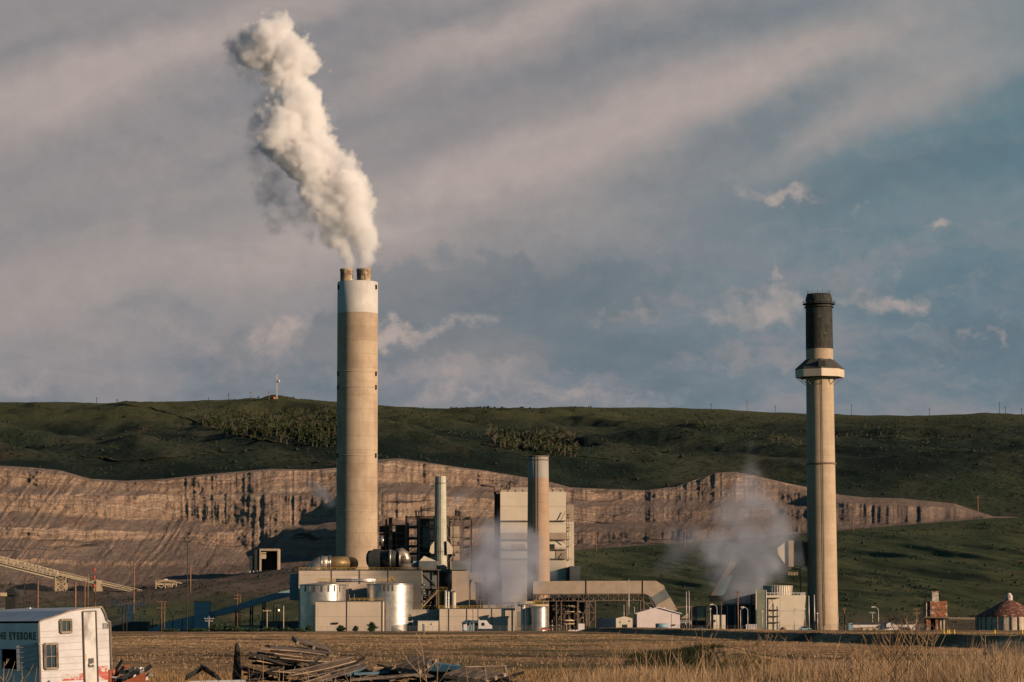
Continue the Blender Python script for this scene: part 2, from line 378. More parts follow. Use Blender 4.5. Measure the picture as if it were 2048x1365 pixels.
# ---------------------------------------------------------------- terrain materials
def terr_mats():
    m, n = new_mat('field_soil'); g = n.node('ShaderNodeNewGeometry').outputs['Position']
    dry1, dry2, green = (.50, .30, .165), (.32, .19, .105), (.070, .072, .030)
    c = n.mix(n.step(n.noise(n.mul(g, (.8, .06, 1)), .35, 6, .7), .38, .62), dry1, dry2)
    c = n.mix(n.step(n.noise(n.mul(g, (1, .045, 1)), 2.6, 5, .75), .44, .66), c, (.17, .10, .05))
    X, Y, Z = n.sep(g)
    gr = n.noise(n.v('ADD', n.mul(g, (.022, .0075, 0)), (3.3, .2, 0)), 1.0, 6, .6)
    near = n.step(n.m('ADD', Y, n.m('MULTIPLY', X, 1.5)), 260, 150)
    k = n.m('ADD', n.step(gr, .46, .58), n.m('MULTIPLY', near, .35), clamp=True)
    c = n.mix(n.m('MULTIPLY', k, .8), c, green)
    lny = n.m('MULTIPLY', n.m('LOGARITHM', Y, math.e), 7.0)
    bands = n.noise(n.comb(n.m('MULTIPLY', X, .018), lny), 1.0, 6, .62)
    c = n.mix(n.m('MULTIPLY', n.step(bands, .52, .60), .62), c, (.13, .095, .05))
    c = n.mix(n.m('MULTIPLY', n.step(bands, .46, .38), .50), c, (.50, .30, .15))
    # old wheel tracks and other dark bands across the field
    for ty, hw in ((222, 9), (236, 4), (590, 26), (470, 12), (860, 40)):
        d = n.m('ABSOLUTE', n.m('SUBTRACT', n.m('ADD', n.m('ADD', Y, n.m('MULTIPLY', X, .35)), n.m('MULTIPLY', n.noise(n.mul(g, (.03, 0, 0)), 1.0, 3), hw*3.0)), ty+hw*1.5))
        c = n.mix(n.m('MULTIPLY', n.m('MULTIPLY', n.step(d, hw, hw*.4), n.step(n.noise(n.mul(g, (.05, .004, 0)), 1.0, 4), .42, .56)), .85), c, (.035, .032, .018))
    # yard, then dark green plain beyond the plant
    yard = n.step(n.m('ADD', Y, n.m('MULTIPLY', n.noise(g, .02, 4), 60)), 1165, 1185)
    c = n.mix(yard, c, n.mix(n.noise(g, .08, 5), (.16, .11, .07), (.06, .055, .035)))
    plain = n.step(Y, 1330, 1420)
    pc = n.mix(n.step(n.noise(n.mul(g, (1, .4, 1)), .03, 6, .65), .35, .65), (.088, .090, .040), (.042, .056, .026))
    pc = n.mix(n.step(n.noise(g, .25, 5, .7), .60, .72), pc, (.02, .03, .014))
    pc = n.mix(n.step(n.noise(n.mul(g, (1, .25, 1)), .055, 5, .7), .62, .70), pc, (.17, .10, .06))
    bare = n.m('MULTIPLY', n.step(n.m('ADD', Y, n.m('ADD', n.m('MULTIPLY', n.noise(n.mul(g, (1, .5, 1)), .012, 6, .65), 260), n.m('MULTIPLY', X, -.25))), 1790, 1880), n.step(X, 40, -20))
    pc = n.mix(bare, pc, n.mix(n.step(n.noise(n.mul(g, (1, .3, 1)), .05, 7, .7), .38, .64), (.16, .115, .088), (.085, .062, .048)))
    pc = n.mix(n.m('MULTIPLY', n.step(n.noise(n.mul(g, (1, .18, 1)), .03, 6, .7), .56, .64), n.m('MULTIPLY', n.step(X, 60, 0), .6)), pc, (.19, .125, .085))
    c = n.mix(plain, c, pc)
    finish(m, n, c, .95, 0, n.noise(n.mul(g, (1, .3, 1)), 3.0, 6, .8), 1.0, .35, .1)
    m, n = new_mat('mine_rock'); g = n.node('ShaderNodeNewGeometry').outputs['Position']
    X, Y, Z = n.sep(g)
    wob = n.m('MULTIPLY', n.noise(n.mul(g, (1, 1, .3)), .008, 5, .6), 34)
    zz = n.m('ADD', n.m('ADD', Z, wob), n.m('MULTIPLY', n.noise(g, .12, 5, .7), 2.2))
    st = n.noise(n.comb(0.0, n.m('MULTIPLY', X, .0012), n.m('MULTIPLY', zz, .13)), 1.0, 8, .75)
    c = n.ramp(st, [(.30, (.16, .10, .08)), (.42, (.32, .215, .16)), (.48, (.46, .31, .21)), (.53, (.24, .17, .135)), (.59, (.52, .37, .26)), (.66, (.30, .21, .165)), (.75, (.46, .32, .23))])
    # grey-brown talus on the flatter parts
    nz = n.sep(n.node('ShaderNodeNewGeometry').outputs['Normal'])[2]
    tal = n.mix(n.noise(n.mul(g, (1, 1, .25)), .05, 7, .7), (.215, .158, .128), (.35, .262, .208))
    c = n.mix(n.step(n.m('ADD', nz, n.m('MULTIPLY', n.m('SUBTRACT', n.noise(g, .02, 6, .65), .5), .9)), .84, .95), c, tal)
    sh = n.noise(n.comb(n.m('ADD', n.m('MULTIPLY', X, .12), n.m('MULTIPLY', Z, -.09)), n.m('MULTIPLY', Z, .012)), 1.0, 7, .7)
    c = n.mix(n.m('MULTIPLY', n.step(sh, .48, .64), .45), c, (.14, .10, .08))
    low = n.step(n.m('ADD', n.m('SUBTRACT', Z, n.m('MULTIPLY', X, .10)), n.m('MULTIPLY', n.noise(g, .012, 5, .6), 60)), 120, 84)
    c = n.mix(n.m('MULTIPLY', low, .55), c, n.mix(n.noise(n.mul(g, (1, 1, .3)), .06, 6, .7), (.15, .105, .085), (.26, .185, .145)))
    c = n.mix(n.m('MULTIPLY', n.step(n.noise(n.mul(g, (1, 1, .12)), .09, 6, .7), .52, .68), .35), c, (.12, .085, .065))
    seam = n.m('MULTIPLY', n.step(n.m('ABSOLUTE', n.m('SUBTRACT', n.noise(n.comb(0.0, n.m('MULTIPLY', X, .002), n.m('MULTIPLY', zz, .05)), 1.0, 3, .5), .47)), .012, .003), n.step(n.noise(n.mul(g, (1, 1, .2)), .012, 3), .5, .6))
    c = n.mix(n.m('MULTIPLY', seam, .8), c, (.02, .02, .022))
    c = n.mix(n.step(n.noise(g, .35, 5, .8), .60, .8), c, (.06, .045, .038))
    hh = n.m('ADD', n.noise(n.mul(g, (1, 1, .25)), .22, 8, .75), n.m('MULTIPLY', st, .4))
    finish(m, n, c, .95, 0, hh, 1.0, 5.0, .1)
    m, n = new_mat('hill_scrub'); g = n.node('ShaderNodeNewGeometry').outputs['Position']
    X, Y, Z = n.sep(g)
    c = n.mix(n.step(n.noise(n.mul(g, (1, .35, 1)), .010, 7, .68), .40, .62), (.030, .050, .030), (.084, .090, .054))
    c = n.mix(n.step(n.noise(g, .0045, 5, .6), .50, .62), c, (.013, .026, .018))
    c = n.mix(n.m('MULTIPLY', n.step(n.noise(g, .22, 5, .85), .47, .64), .85), c, (.008, .014, .011))
    c = n.mix(n.m('MULTIPLY', n.step(n.noise(g, .34, 3, .8), .56, .66), .42), c, (.12, .115, .10))
    c = n.mix(n.m('MULTIPLY', n.step(n.noise(n.mul(g, (1, .18, 1)), .013, 6, .7), .60, .70), .6), c, (.12, .082, .05))
    vd = n.voro(n.mul(g, (1, .6, 1)), .16)
    c = n.mix(n.m('MULTIPLY', n.step(vd, .36, .20), n.m('MULTIPLY', n.step(n.noise(g, .006, 4), .42, .55), .85)), c, (.008, .015, .011))
    # paler grass along the crest
    el = n.m('DIVIDE', Z, Y)
    crest = n.step(el, .069, .076)
    c = n.mix(n.m('MULTIPLY', crest, .75), c, (.105, .108, .048))
    finish(m, n, c, .95, 0, n.noise(g, .10, 8, .85), 1.0, 9.0, .1)
terr_mats()

# ---------------------------------------------------------------- terrain shape
def curve(pts):
    xs = [p[0] for p in pts]; ys = [p[1] for p in pts]
    return lambda px: np.interp(px, xs, ys)
RIDGE = curve([(-900, 840), (-400, 815), (0, 805), (100, 804), (200, 807), (330, 804), (420, 801), (545, 799), (670, 803), (760, 811), (860, 817), (960, 819), (1100, 816), (1250, 815), (1350, 816), (1450, 819), (1550, 825), (1650, 829), (1750, 831), (1850, 832), (1900, 830), (1970, 826), (2048, 829), (2500, 840), (2900, 850)])
TOP = curve([(-900, 930), (0, 932), (60, 935), (120, 941), (180, 958), (250, 962), (330, 958), (400, 950), (470, 944), (540, 938), (620, 940), (680, 935), (740, 920), (800, 917), (860, 926), (910, 934), (960, 940), (1050, 955), (1100, 964), (1140, 975), (1200, 978), (1290, 981), (1350, 974), (1390, 960), (1430, 946), (1470, 944), (1520, 954), (1570, 966), (1620, 976), (1680, 990), (1730, 995), (1800, 997), (1860, 1003), (1910, 1008), (1945, 1020), (1985, 1033), (2048, 1036), (2900, 1036)])
TOPS = curve([(-900, 930), (0, 951), (200, 962), (400, 952), (680, 940), (800, 925), (960, 944), (1140, 977), (1300, 982), (1450, 985), (1600, 990), (1800, 1003), (1945, 1022), (2048, 1038), (2900, 1038)])
BASE = curve([(-900, 1178), (0, 1172), (150, 1177), (270, 1172), (380, 1163), (480, 1152), (590, 1138), (700, 1122), (1000, 1110), (1150, 1102), (1300, 1092), (1450, 1083), (1600, 1070), (1700, 1061), (1850, 1050), (1980, 1040), (2048, 1038.5), (2900, 1038.5)])
YB, YT, YR = 1950.0, 2190.0, 4300.0
def bearing(X, Y): return 1024+F*np.asarray(X, float)/np.asarray(Y, float)
def zb(px): return CAMZ+(1250-BASE(px))/F*YB
def berm(X, Y):
    X = np.asarray(X, float); Y = np.asarray(Y, float)
    z = 1.3*np.exp(-((Y-62)/16)**2)*(.45+.55*sstep(-1.5, 3.0, X))*(.75+.5*vn(X*.3+9, Y*.2, 5))
    # raised road grade running away to the plant on the right, its left bank in shade
    cx = 27.0+26.0*np.clip((1200-Y)/900, -.2, 1.05)+2.5*np.sin(Y/120)
    d = X-cx
    grade = sstep(-2.2, 0.6, d)*(1-.75*sstep(14, 60, d))
    z = z+1.35*grade*sstep(190, 300, Y)*(1-sstep(1090, 1190, Y))
    # hollow bank
    cx2 = 9.5+(Y-150)*.055
    z = z+1.5*np.exp(-((X-cx2-2.6)/2.6)**2)*sstep(120, 150, Y)*(1-sstep(230, 320, Y))*(.7+.6*vn(Y*.05, X*.1, 12))*.55
    z = z+.55*(fbm(X*.02+4, Y*.006, 21, 3)-.5)*sstep(80, 180, Y)*(1-sstep(1080, 1180, Y))
    return z
def ground_z(X, Y):
    X = np.asarray(X, float); Y = np.asarray(Y, float); px = bearing(X, np.maximum(Y, 30.0))
    t = np.clip((Y-1320)/(YB-1320), 0, 1); right = sstep(1080, 1250, px)
    prof = (t*t*(3-2*t))*(1-right)+(t**1.08)*right
    z = zb(px)*prof
    g = ridged(X/38+Y/95, Y/230, 3, 4)-.55
    z = z+g*9*right*sstep(0.02, .25, t)*(1-sstep(.85, 1, t))
    z = z+(fbm(X/60, Y/80, 8, 5)-.5)*7*(1-right)*sstep(0.05, .3, t)*(1-sstep(.9, 1, t))
    # coal heap dune left
    return z+berm(X, Y)
def fan(pxs, Ys):
    PX, YY = np.meshgrid(pxs, Ys); return (PX-1024)/F*YY, YY, PX
pxs = np.linspace(-900, 2900, 950)
# ground: near plain to the foot of the mine
Ys = np.concatenate([np.geomspace(4, 60, 40)[:-1], np.geomspace(60, 1150, 330)[:-1], np.linspace(1150, YB, 260)])
X, Y, PXg = fan(pxs, Ys); Z = ground_z(X, Y)
Z = Z+(fbm(X*.8, Y*.8, 40, 3)-.5)*.22*(Y < 1150)
Z[-1] = zb(pxs); 
grid_mesh('ground', X, Y, Z, 'field_soil')
# mine face
rows = 420; t = np.linspace(0, 1, rows)[:, None]; pxd = np.linspace(-900, 2900, 2400); px = pxd[None, :]
py = BASE(px)+(TOP(px)-BASE(px))*t
wob = (fbm(px/45, py*0+1, 51, 4)-.5)*9+(fbm(px/300, py*0+1, 53, 3)-.5)*8
BANDS = [  # benches of the pit: upper edge, lower edge, how steep along the bearing
 ([(-900, 932), (0, 940), (120, 948), (180, 962), (230, 963), (330, 960), (540, 941), (680, 937), (800, 920), (960, 942), (1050, 957)], [(-900, 968), (0, 972), (150, 978), (230, 975), (330, 981), (540, 985), (680, 981), (800, 962), (960, 975), (1050, 985)], [(-900, .6), (0, .7), (200, .25), (330, .8), (1000, .9), (1080, 0)]),
 ([(-900, 990), (0, 992), (200, 991), (380, 987), (680, 992), (800, 985), (1000, 1000), (1100, 1005)], [(-900, 1030), (0, 1020), (200, 1032), (380, 1040), (520, 1058), (680, 1040), (1000, 1035), (1100, 1030)], [(-900, .8), (0, .6), (200, .7), (300, 1), (700, 1), (1000, .8), (1100, .1)]),
 ([(-900, 1056), (0, 1057), (300, 1060), (420, 1066), (520, 1058), (700, 1062), (1000, 1055)], [(-900, 1078), (0, 1076), (300, 1075), (420, 1085), (520, 1112), (700, 1116), (1000, 1085)], [(-900, .7), (0, .8), (230, .7), (330, .25), (420, .7), (1000, .9), (1130, .2)]),
 ([(-900, 1122), (0, 1120), (400, 1121), (700, 1123)], [(-900, 1128), (0, 1126), (400, 1127), (700, 1129)], [(-900, .5), (0, .6), (450, .5), (520, 0)]),
 ([(1080, 976), (1140, 980), (1300, 984), (1500, 981), (1600, 984), (1680, 1004)], [(1080, 1003), (1300, 1004), (1500, 1006), (1600, 1004), (1680, 1010)], [(1080, 0), (1120, 1), (1640, 1), (1700, .2)]),
 ([(1080, 1012), (1300, 1016), (1500, 1016), (1660, 1017)], [(1080, 1046), (1300, 1044), (1500, 1038), (1660, 1036)], [(1080, 0), (1130, .8), (1640, .9), (1680, 0)]),
 ([(1080, 1068), (1300, 1066), (1500, 1052), (1660, 1046)], [(1080, 1092), (1300, 1086), (1500, 1070), (1660, 1058)], [(1080, 0), (1130, .8), (1600, .8), (1680, 0)]),
 ([(1660, 1006), (1750, 1008), (1860, 1011), (1930, 1020), (1960, 1028)], [(1660, 1048), (1750, 1046), (1860, 1041), (1930, 1036), (1960, 1033)], [(1650, 0), (1680, 1), (1940, 1), (1965, 0)]),
 ([(1300, 970), (1350, 966), (1390, 952), (1430, 938), (1470, 936), (1520, 946), (1600, 962), (1660, 980)], [(1300, 979), (1600, 982), (1660, 990)], [(1310, 0), (1350, .9), (1560, .8), (1640, 0)])]
db = np.zeros_like(px+py)
for up, lo_, st_ in BANDS:
    U_ = np.interp(px, [p[0] for p in up], [p[1] for p in up])+wob*.7; L_ = np.interp(px, [p[0] for p in lo_], [p[1] for p in lo_])+wob; K_ = np.interp(px, [p[0] for p in st_], [p[1] for p in st_])
    db = np.maximum(db, sstep(U_-2, U_+2.5, py)*(1-sstep(L_-4, L_+5, py))*K_)
riser = np.clip(db, 0, 1)
ledge = np.clip(vn(px/420+3, py/3.4+wob*.15, 151)-.45, 0, 1)*3*(.35+vn(px/120, py/30, 153))
adv = 1.0/(1.0+9*riser+ledge*(riser*7+.5)); Yc = np.cumsum(adv, axis=0); Yc = YB+(YT-YB)*(Yc-Yc[:1])/(Yc[-1:]-Yc[:1])
kw = 95; kp = np.pad(Yc, ((0, 0), (kw//2, kw//2)), mode='edge'); cs_ = np.cumsum(np.pad(kp, ((0, 0), (1, 0))), axis=1); Yc = .42*Yc+.58*(cs_[:, kw:]-cs_[:, :-kw])/kw
Xc, _, Zc = P(px, py, Yc)
edge = sstep(0, .04, t)*(1-sstep(.975, 1, t))
big = fbm(Xc/150+.4*fbm(Xc/60, Zc/40, 79, 2), Zc/120, 77, 3)-.5
rill = ridged((px+.75*py)/16+fbm(px/60, py/60, 61, 3)*1.5, py/170, 63, 4)-.55        # run-off channels slanting down the spoil
rill2 = ridged((px-.9*py)/60+fbm(px/90, py/50, 62, 3), py/200, 64, 3)-.55
flute = ridged(px/9+wob*.06, py/120, 67, 3)-.5
fl_k = 1.0+3.0*np.clip(np.interp(px, (0, 360, 400, 520, 560, 690, 760, 1150, 1200, 1540, 1620, 1700, 1800, 1950), (.3, .3, 1, 1, .5, .9, .5, .4, .6, .9, .9, .6, 1, 1))*(.4+1.0*vn(px/40, py/50, 87)), 0, 1)
dY = (-rill*5.0*(1-riser)*(.3+1.3*vn(px/130, py/50, 83))-rill2*5*(1-.5*riser)-big*8-flute*fl_k*riser+(fbm(Xc/9, Zc/4, 91, 4)-.5)*4)*edge
Yc = Yc+dY
Xc, Yc, Zc = P(px+0*Yc, py, Yc)
Zc = Zc+(fbm(Xc/14, Yc/10, 95, 4)-.5)*1.6*edge
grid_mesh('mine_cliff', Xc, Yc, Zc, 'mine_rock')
# hills
rows = 300; s = np.linspace(0, 1, rows)[:, None]; px = pxs[None, :]
Yh = YT+(YR-YT)*s**1.15
# scarp mound right of centre stays rock-coloured through relief only
py = TOPS(px)+(RIDGE(px)-TOPS(px))*(s**.92)+(TOP(px)-TOPS(px))*(1-sstep(0, .05, s))
Xh, Yh, Zh = P(px, py, Yh+0*px)
env = sstep(0, .12, s)*(1-sstep(.55, .93, s))
fold = ridged(Xh/420+Yh/900+.3, Yh/700, 101, 3)-.5
Zh = Zh+env*(fold*68+(ridged(Xh/140+Yh/200, Yh/260, 111, 4)-.5)*22+(fbm(Xh/40, Yh/50, 121, 4)-.5)*9)
edge2 = sstep(0, .03, s)
Zh = Zh+(fbm(Xh/25, Yh/30, 131, 3)-.5)*2.5*edge2
HG = (Xh, Yh, Zh)
bx, by, bz = Xh[-1:], Yh[-1:]+500, Zh[-1:]-60
grid_mesh('hills', np.vstack([Xh, bx*1.12, bx*1.3]), np.vstack([Yh, by, by+1500]), np.vstack([Zh, bz, bz-300]), 'hill_scrub')
# survey lookup on the hills: bearing and height fraction -> world point
HPY = np.array([[0.0]])
_v = np.stack([Xh, Yh, Zh-CAMZ], -1); HPX = 1024+F*(_v@_r)/(_v@_f); HPY = 682.5-F*(_v@_u)/(_v@_f)
def hill_pt(px_, py_):
    j = int(np.clip(np.searchsorted(pxs, px_), 1, len(pxs)-1)); colm = np.minimum.accumulate(HPY[:, j])
    i = int(np.clip(np.searchsorted(-colm, -py_), 0, rows-1))
    return float(Xh[i, j]), float(Yh[i, j]), float(Zh[i, j])
def ground_pt(px_, py_, lo=60, hi=1950):
    """first ground point met at this bearing and height"""
    ys = np.linspace(lo, hi, 1500); xs, _, zs = P(px_, py_, ys); gz = ground_z(xs, ys); k = np.argmax(gz >= zs)
    if gz[k] < zs[k]: k = len(ys)-1
    return float(xs[k]), float(ys[k]), float(gz[k])

# low scrub scattered over the hills and slopes (past counting)
mat('sage', (.020, .028, .018), (.036, .042, .028), 2.0, .95, spec=.05)
def scatter_scrub(name, C, S, m):
    n = len(C); base = np.array([(1, 0, 0), (0, 1, 0), (-1, 0, 0), (0, -1, 0), (0, 0, 1.2), (.3, -.4, -.3)])
    fa0 = np.array([(0, 1, 4), (1, 2, 4), (2, 3, 4), (3, 0, 4)])
    V_ = base[None, :, :]*S[:, None, None]*(1+.45*rng.standard_normal((n, 6, 1)))*np.array([1, 1, .7])
    V_ = V_+C[:, None, :]
    fa_ = (fa0[None]+np.arange(n)[:, None, None]*6).reshape(-1, 3)
    o = raw_mesh(name, V_.reshape(-1, 3), fa_, m); o['kind'] = 'stuff'; return o
N = 26000
ii = (rng.random(N)**.8*(rows-12)).astype(int)+2; jj = rng.integers(150, 760, N)
dens = fbm(Xh[ii, jj]/130, Yh[ii, jj]/160, 141, 4); keep = dens+rng.random(N)*.25 > .55
ii, jj = ii[keep], jj[keep]
C = np.stack([Xh[ii, jj], Yh[ii, jj], Zh[ii, jj]], -1)+rng.standard_normal((len(ii), 3))*[3, 3, 0]
scatter_scrub('sagebrush_scrub', C, .5+rng.random(len(ii))**2*1.6, 'sage')
N = 9000
Yq = 1340+rng.random(N)*590; Xq = (rng.uniform(-60, 2110, N)-1024)/F*Yq
keep = fbm(Xq/30, Yq/40, 151, 4)+rng.random(N)*.3 > .62; Xq, Yq = Xq[keep], Yq[keep]
scatter_scrub('slope_scrub', np.stack([Xq, Yq, ground_z(Xq, Yq)], -1), .35+rng.random(len(Xq))*.8, 'sage')

# worn dirt tracks over the hills
mat('track_dirt', (.16, .125, .075), (.105, .09, .05), .05, .95, spec=.05)
for pts in ([(238, 808), (300, 818), (350, 830), (400, 848), (440, 862), (500, 878), (570, 889), (650, 894)], [(150, 912), (250, 925), (330, 918), (420, 908), (520, 900)], [(960, 890), (1010, 896), (1080, 905), (1160, 912), (1250, 925)]):
    PP = [Vector(hill_pt(np.interp(k, range(len(pts)), [p[0] for p in pts]), np.interp(k, range(len(pts)), [p[1] for p in pts]))) for k in np.linspace(0, len(pts)-1, 60)]
    V2 = []
    for i, p in enumerate(PP):
        wd_ = 3.2*(.6+.8*float(vn(np.array([i*.3]), np.array([1.0]), 9)[0]))
        V2 += [(p.x, p.y-wd_, p.z-.05), (p.x, p.y+wd_*1.3, p.z+.62)]
    o = raw_mesh('dirt_track', V2, [(2*i, 2*i+2, 2*i+3, 2*i+1) for i in range(len(PP)-1)], 'track_dirt', True); o['kind'] = 'structure'
# ---------------------------------------------------------------- plant materials
CON1, CON2 = (.40, .30, .21), (.29, .21, .145)
mat('concrete_tan', CON1, CON2, .09, .85, streak=.38, scol=(.20, .13, .085), lift=6.2, bump=.05, bscale=1.5)
mat('concrete_right', (.40, .30, .205), (.33, .245, .17), .10, .85, streak=.34, scol=(.22, .15, .10), lift=2.45, bump=.05, bscale=1.5)
mat('concrete_brown', (.345, .235, .160), (.29, .195, .13), .09, .85, streak=.25, scol=(.16, .09, .055), lift=4.0, bump=.05)
mat('white_band', (.52, .485, .45), (.44, .41, .385), .12, .8, streak=.35, scol=(.36, .27, .2), lift=0, bump=.03)
mat('grey_band', (.30, .265, .235), (.26, .23, .20), .15, .8, streak=.2, bump=.03)
mat('soot', (.014, .018, .017), (.032, .030, .024), .35, .85, streak=.5, scol=(.10, .075, .05), spots=((.11, .095, .07), .60, .55), bump=.05)
mat('flue_liner', (.40, .27, .17), (.20, .13, .08), .5, .7, streak=.8, scol=(.05, .035, .025), spots=((.6, .52, .42), .57, .45), bump=.05)
mat('stack_stained', (.46, .44, .36), (.36, .35, .27), .35, .75, streak=.55, scol=(.16, .14, .07), panel=3.0, spots=((.30, .25, .10), .62, .35), bump=.04)
mat('panel_cream', (.54, .43, .33), (.46, .365, .28), .08, .6, ribs=.9, streak=.10, scol=(.3, .22, .15), bump=.06, panel=6.0)
mat('panel_pale', (.62, .52, .40), (.55, .46, .35), .10, .6, ribs=1.1, streak=.10, scol=(.35, .27, .19), bump=.05, panel=8.0)
mat('panel_brownish', (.40, .31, .235), (.34, .265, .20), .2, .6, ribs=1.0, streak=.15, bump=.04)
mat('panel_grey', (.15, .155, .15), (.11, .12, .12), .2, .6, ribs=1.2, streak=.2, bump=.05, panel=4.0)
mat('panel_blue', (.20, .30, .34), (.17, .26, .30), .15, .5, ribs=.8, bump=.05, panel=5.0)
mat('panel_olive', (.20, .20, .14), (.16, .165, .115), .3, .7, streak=.25, panel=2.2, bump=.04)
mat('duct_skin', (.37, .28, .205), (.30, .225, .165), .25, .65, streak=.25, scol=(.17, .12, .085), ribs=1.4, bump=.04)
mat('galvanised', (.62, .58, .54), (.42, .39, .36), .9, .34, metal=.85, streak=.25, scol=(.2, .17, .14), bump=.02, bscale=2.0, spec=.5)
mat('tank_steel', (.55, .50, .455), (.42, .38, .345), .45, .40, metal=.75, streak=.30, scol=(.25, .20, .16), panel=3.0, spec=.5)
mat('lagging', (.46, .38, .30), (.30, .24, .19), .7, .38, metal=.7, streak=.3, spec=.5, bump=.03)
mat('lagging_ochre', (.28, .19, .09), (.20, .13, .06), .6, .5, metal=.4, streak=.35, bump=.03)
mat('duct_dark', (.045, .05, .05), (.03, .034, .034), .6, .5, metal=.2, streak=.2, bump=.03)
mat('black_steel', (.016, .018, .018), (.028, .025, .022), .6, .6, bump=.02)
mat('steel_brown', (.17, .115, .085), (.11, .075, .06), .8, .6, bump=.02)
mat('steel_tan', (.50, .38, .24), (.38, .27, .16), .8, .6, bump=.02)
mat('yellow_rail', (.42, .27, .06), (.26, .16, .05), 1.2, .6)
mat('roof_dark', (.07, .065, .06), (.05, .045, .04), .6, .85)
mat('glass_dark', (.02, .025, .03), (.015, .018, .02), .5, .15, spec=.6)
mat('white_paint', (.66, .60, .58), (.58, .52, .50), .5, .55, streak=.1, bump=.02)
mat('white_shed', (.66, .55, .52), (.60, .50, .47), .3, .5, ribs=.6, bump=.03)
mat('blue_roof', (.03, .09, .14), (.025, .07, .11), .5, .5)
mat('rust', (.34, .12, .05), (.14, .05, .028), .8, .85, streak=.4, spots=((.40, .34, .26), .53, .7), bump=.05)
mat('rust_pale', (.50, .46, .40), (.30, .22, .16), .8, .85, spots=((.20, .05, .03), .56, 1.0), bump=.04)
mat('rust_roof', (.085, .028, .026), (.17, .07, .045), .7, .85, streak=.3, spots=((.36, .26, .16), .55, .8), bump=.05)
mat('tank_concrete', (.60, .50, .38), (.46, .37, .27), .6, .85, streak=.6, scol=(.20, .10, .05), panel=2.2, bump=.04)
mat('pole_wood', (.24, .125, .075), (.16, .085, .05), 1.0, .85)
mat('pole_dark', (.05, .045, .04), (.035, .03, .03), 1.0, .8)
mat('pole_metal', (.52, .47, .42), (.44, .40, .36), 1.0, .45, metal=.3)
mat('coal', (.008, .009, .010), (.016, .016, .016), .6, .8, bump=.2)
mat('red_paint', (.45, .07, .04), (.36, .05, .03), 1, .6)
mat('orange_paint', (.60, .16, .08), (.52, .13, .06), 1, .6)
mat('yellow_paint', (.62, .42, .04), (.55, .35, .03), 1, .6)
mat('asphalt', (.045, .045, .045), (.06, .055, .05), .5, .9, bump=.02)
mat('fence_wire', (.26, .24, .21), (.2, .18, .16), 1, .6, metal=.3)
mat('shrub_leaf', (.035, .06, .02), (.02, .035, .014), 1.5, .8)
mat('bark', (.09, .065, .05), (.06, .045, .035), 3, .9)
mat('red_soil', (.22, .12, .08), (.16, .09, .06), .5, .95, bump=.1)

def X_(px, Y, py=1240): return px3(px, py, Y)[0]
def Z_(py, Y, px=1024): return px3(px, py, Y)[2]
def W(n, Y): return n*Y/F
def boxp(mb, x0, x1, yt, yb, Y, dep, zb_=None):
    mb.box(X_(x0, Y), X_(x1, Y), Y, Y+dep, Z_(yb, Y) if zb_ is None else zb_, Z_(yt, Y)); return mb

# ---------------------------------------------------------------- main chimney
YC = 1262.0
xb, xt = X_(715.5, YC, 1262), px3(713, 565, YC)[0]; cxm = (xb+xt)/2
ztop = Z_(565, YC); zband = Z_(628, YC); rm = W(41, YC)
c = root('chimney', 'tallest chimney, thick tan concrete with a white painted top and two steaming flues', 'chimney', (cxm, YC, 0))
MB().lathe(cxm, YC, [(rm*1.02, -1), (rm*1.0, 60), (rm*.995, zband)], 72, cap=False).build('shaft', 'concrete_tan', c)
MB().lathe(cxm, YC, [(rm*.997, zband+.002), (rm*.99, ztop), (rm*.9, ztop+.05), (rm*.1, ztop+.06)], 72, cap=False).build('painted_band', 'white_band', c)
for a, b in ((683, 708.5), (716, 744.5)):
    x = X_((a+b)/2, YC, 550)-.6; r = W((b-a)/2, YC)
    zt = Z_(538, YC)
    f = MB().lathe(x, YC, [(r, ztop-.2), (r, zt-1.2), (r*1.05, zt-1.1), (r*1.05, zt), (r*.9, zt), (r*.88, zt-4)], 40, cap=False).build('flue', 'flue_liner', c)
for yp in (745, 776, 1022, 912):
    z = Z_(yp, YC); MB().lathe(cxm, YC, [(rm*.998, z-.3), (rm*1.012, z-.25), (rm*1.012, z+.15), (rm*.998, z+.2)], 72, cap=False).build('ring', 'panel_brownish', c)
for yp in (576, 749, 776, 912):
    for sx_ in (-1, 1):
        a = math.radians(-90+sx_*66); z = Z_(yp, YC); q = Vector((cxm+rm*math.cos(a), YC+rm*math.sin(a), z))
        m_ = MB(); m_.box(q.x-.55, q.x+.55, q.y-.5, q.y+.5, z-1, z+1); m_.build('vent_opening', 'black_steel', c)

# ---------------------------------------------------------------- right chimney
YQ = 1228.0
xb, xt = X_(1646.5, YQ, 1262), px3(1637, 590, YQ)[0]; cq = (xb*.55+xt*.45)
c = root('chimney', 'tapered concrete chimney with a sooty black top and a collar platform, farthest right', 'chimney', (cq, YQ, 0))
zT = Z_(590, YQ); zS = Z_(700, YQ)
rr = lambda z: W(30.5, YQ)+(W(26.5, YQ)-W(30.5, YQ))*min(1, z/zT)**.8
zs_ = [-1, 20, 50, 80, 110, zS]
MB().lathe(cq, YQ, [(rr(max(z, 0)), z) for z in zs_], 64, cap=False).build('shaft', 'concrete_right', c)
MB().lathe(cq, YQ, [(rr(zS)+.06, zS), (rr(zT), zT-2.0), (rr(zT)*.9, zT), (rr(zT)*.75, zT), (rr(zT)*.7, zT-3)], 64, cap=False).build('soot_cap', 'soot', c)
tp = MB()
for k in range(14):
    a = 2*math.pi*k/14; r = rr(zT)*.86; tp.beam((cq+r*math.cos(a), YQ+r*math.sin(a), zT-.5), (cq+r*math.cos(a), YQ+r*math.sin(a), zT+1.6), .12)
tp.each('lightning_rod', 'black_steel', c)
g = MB()
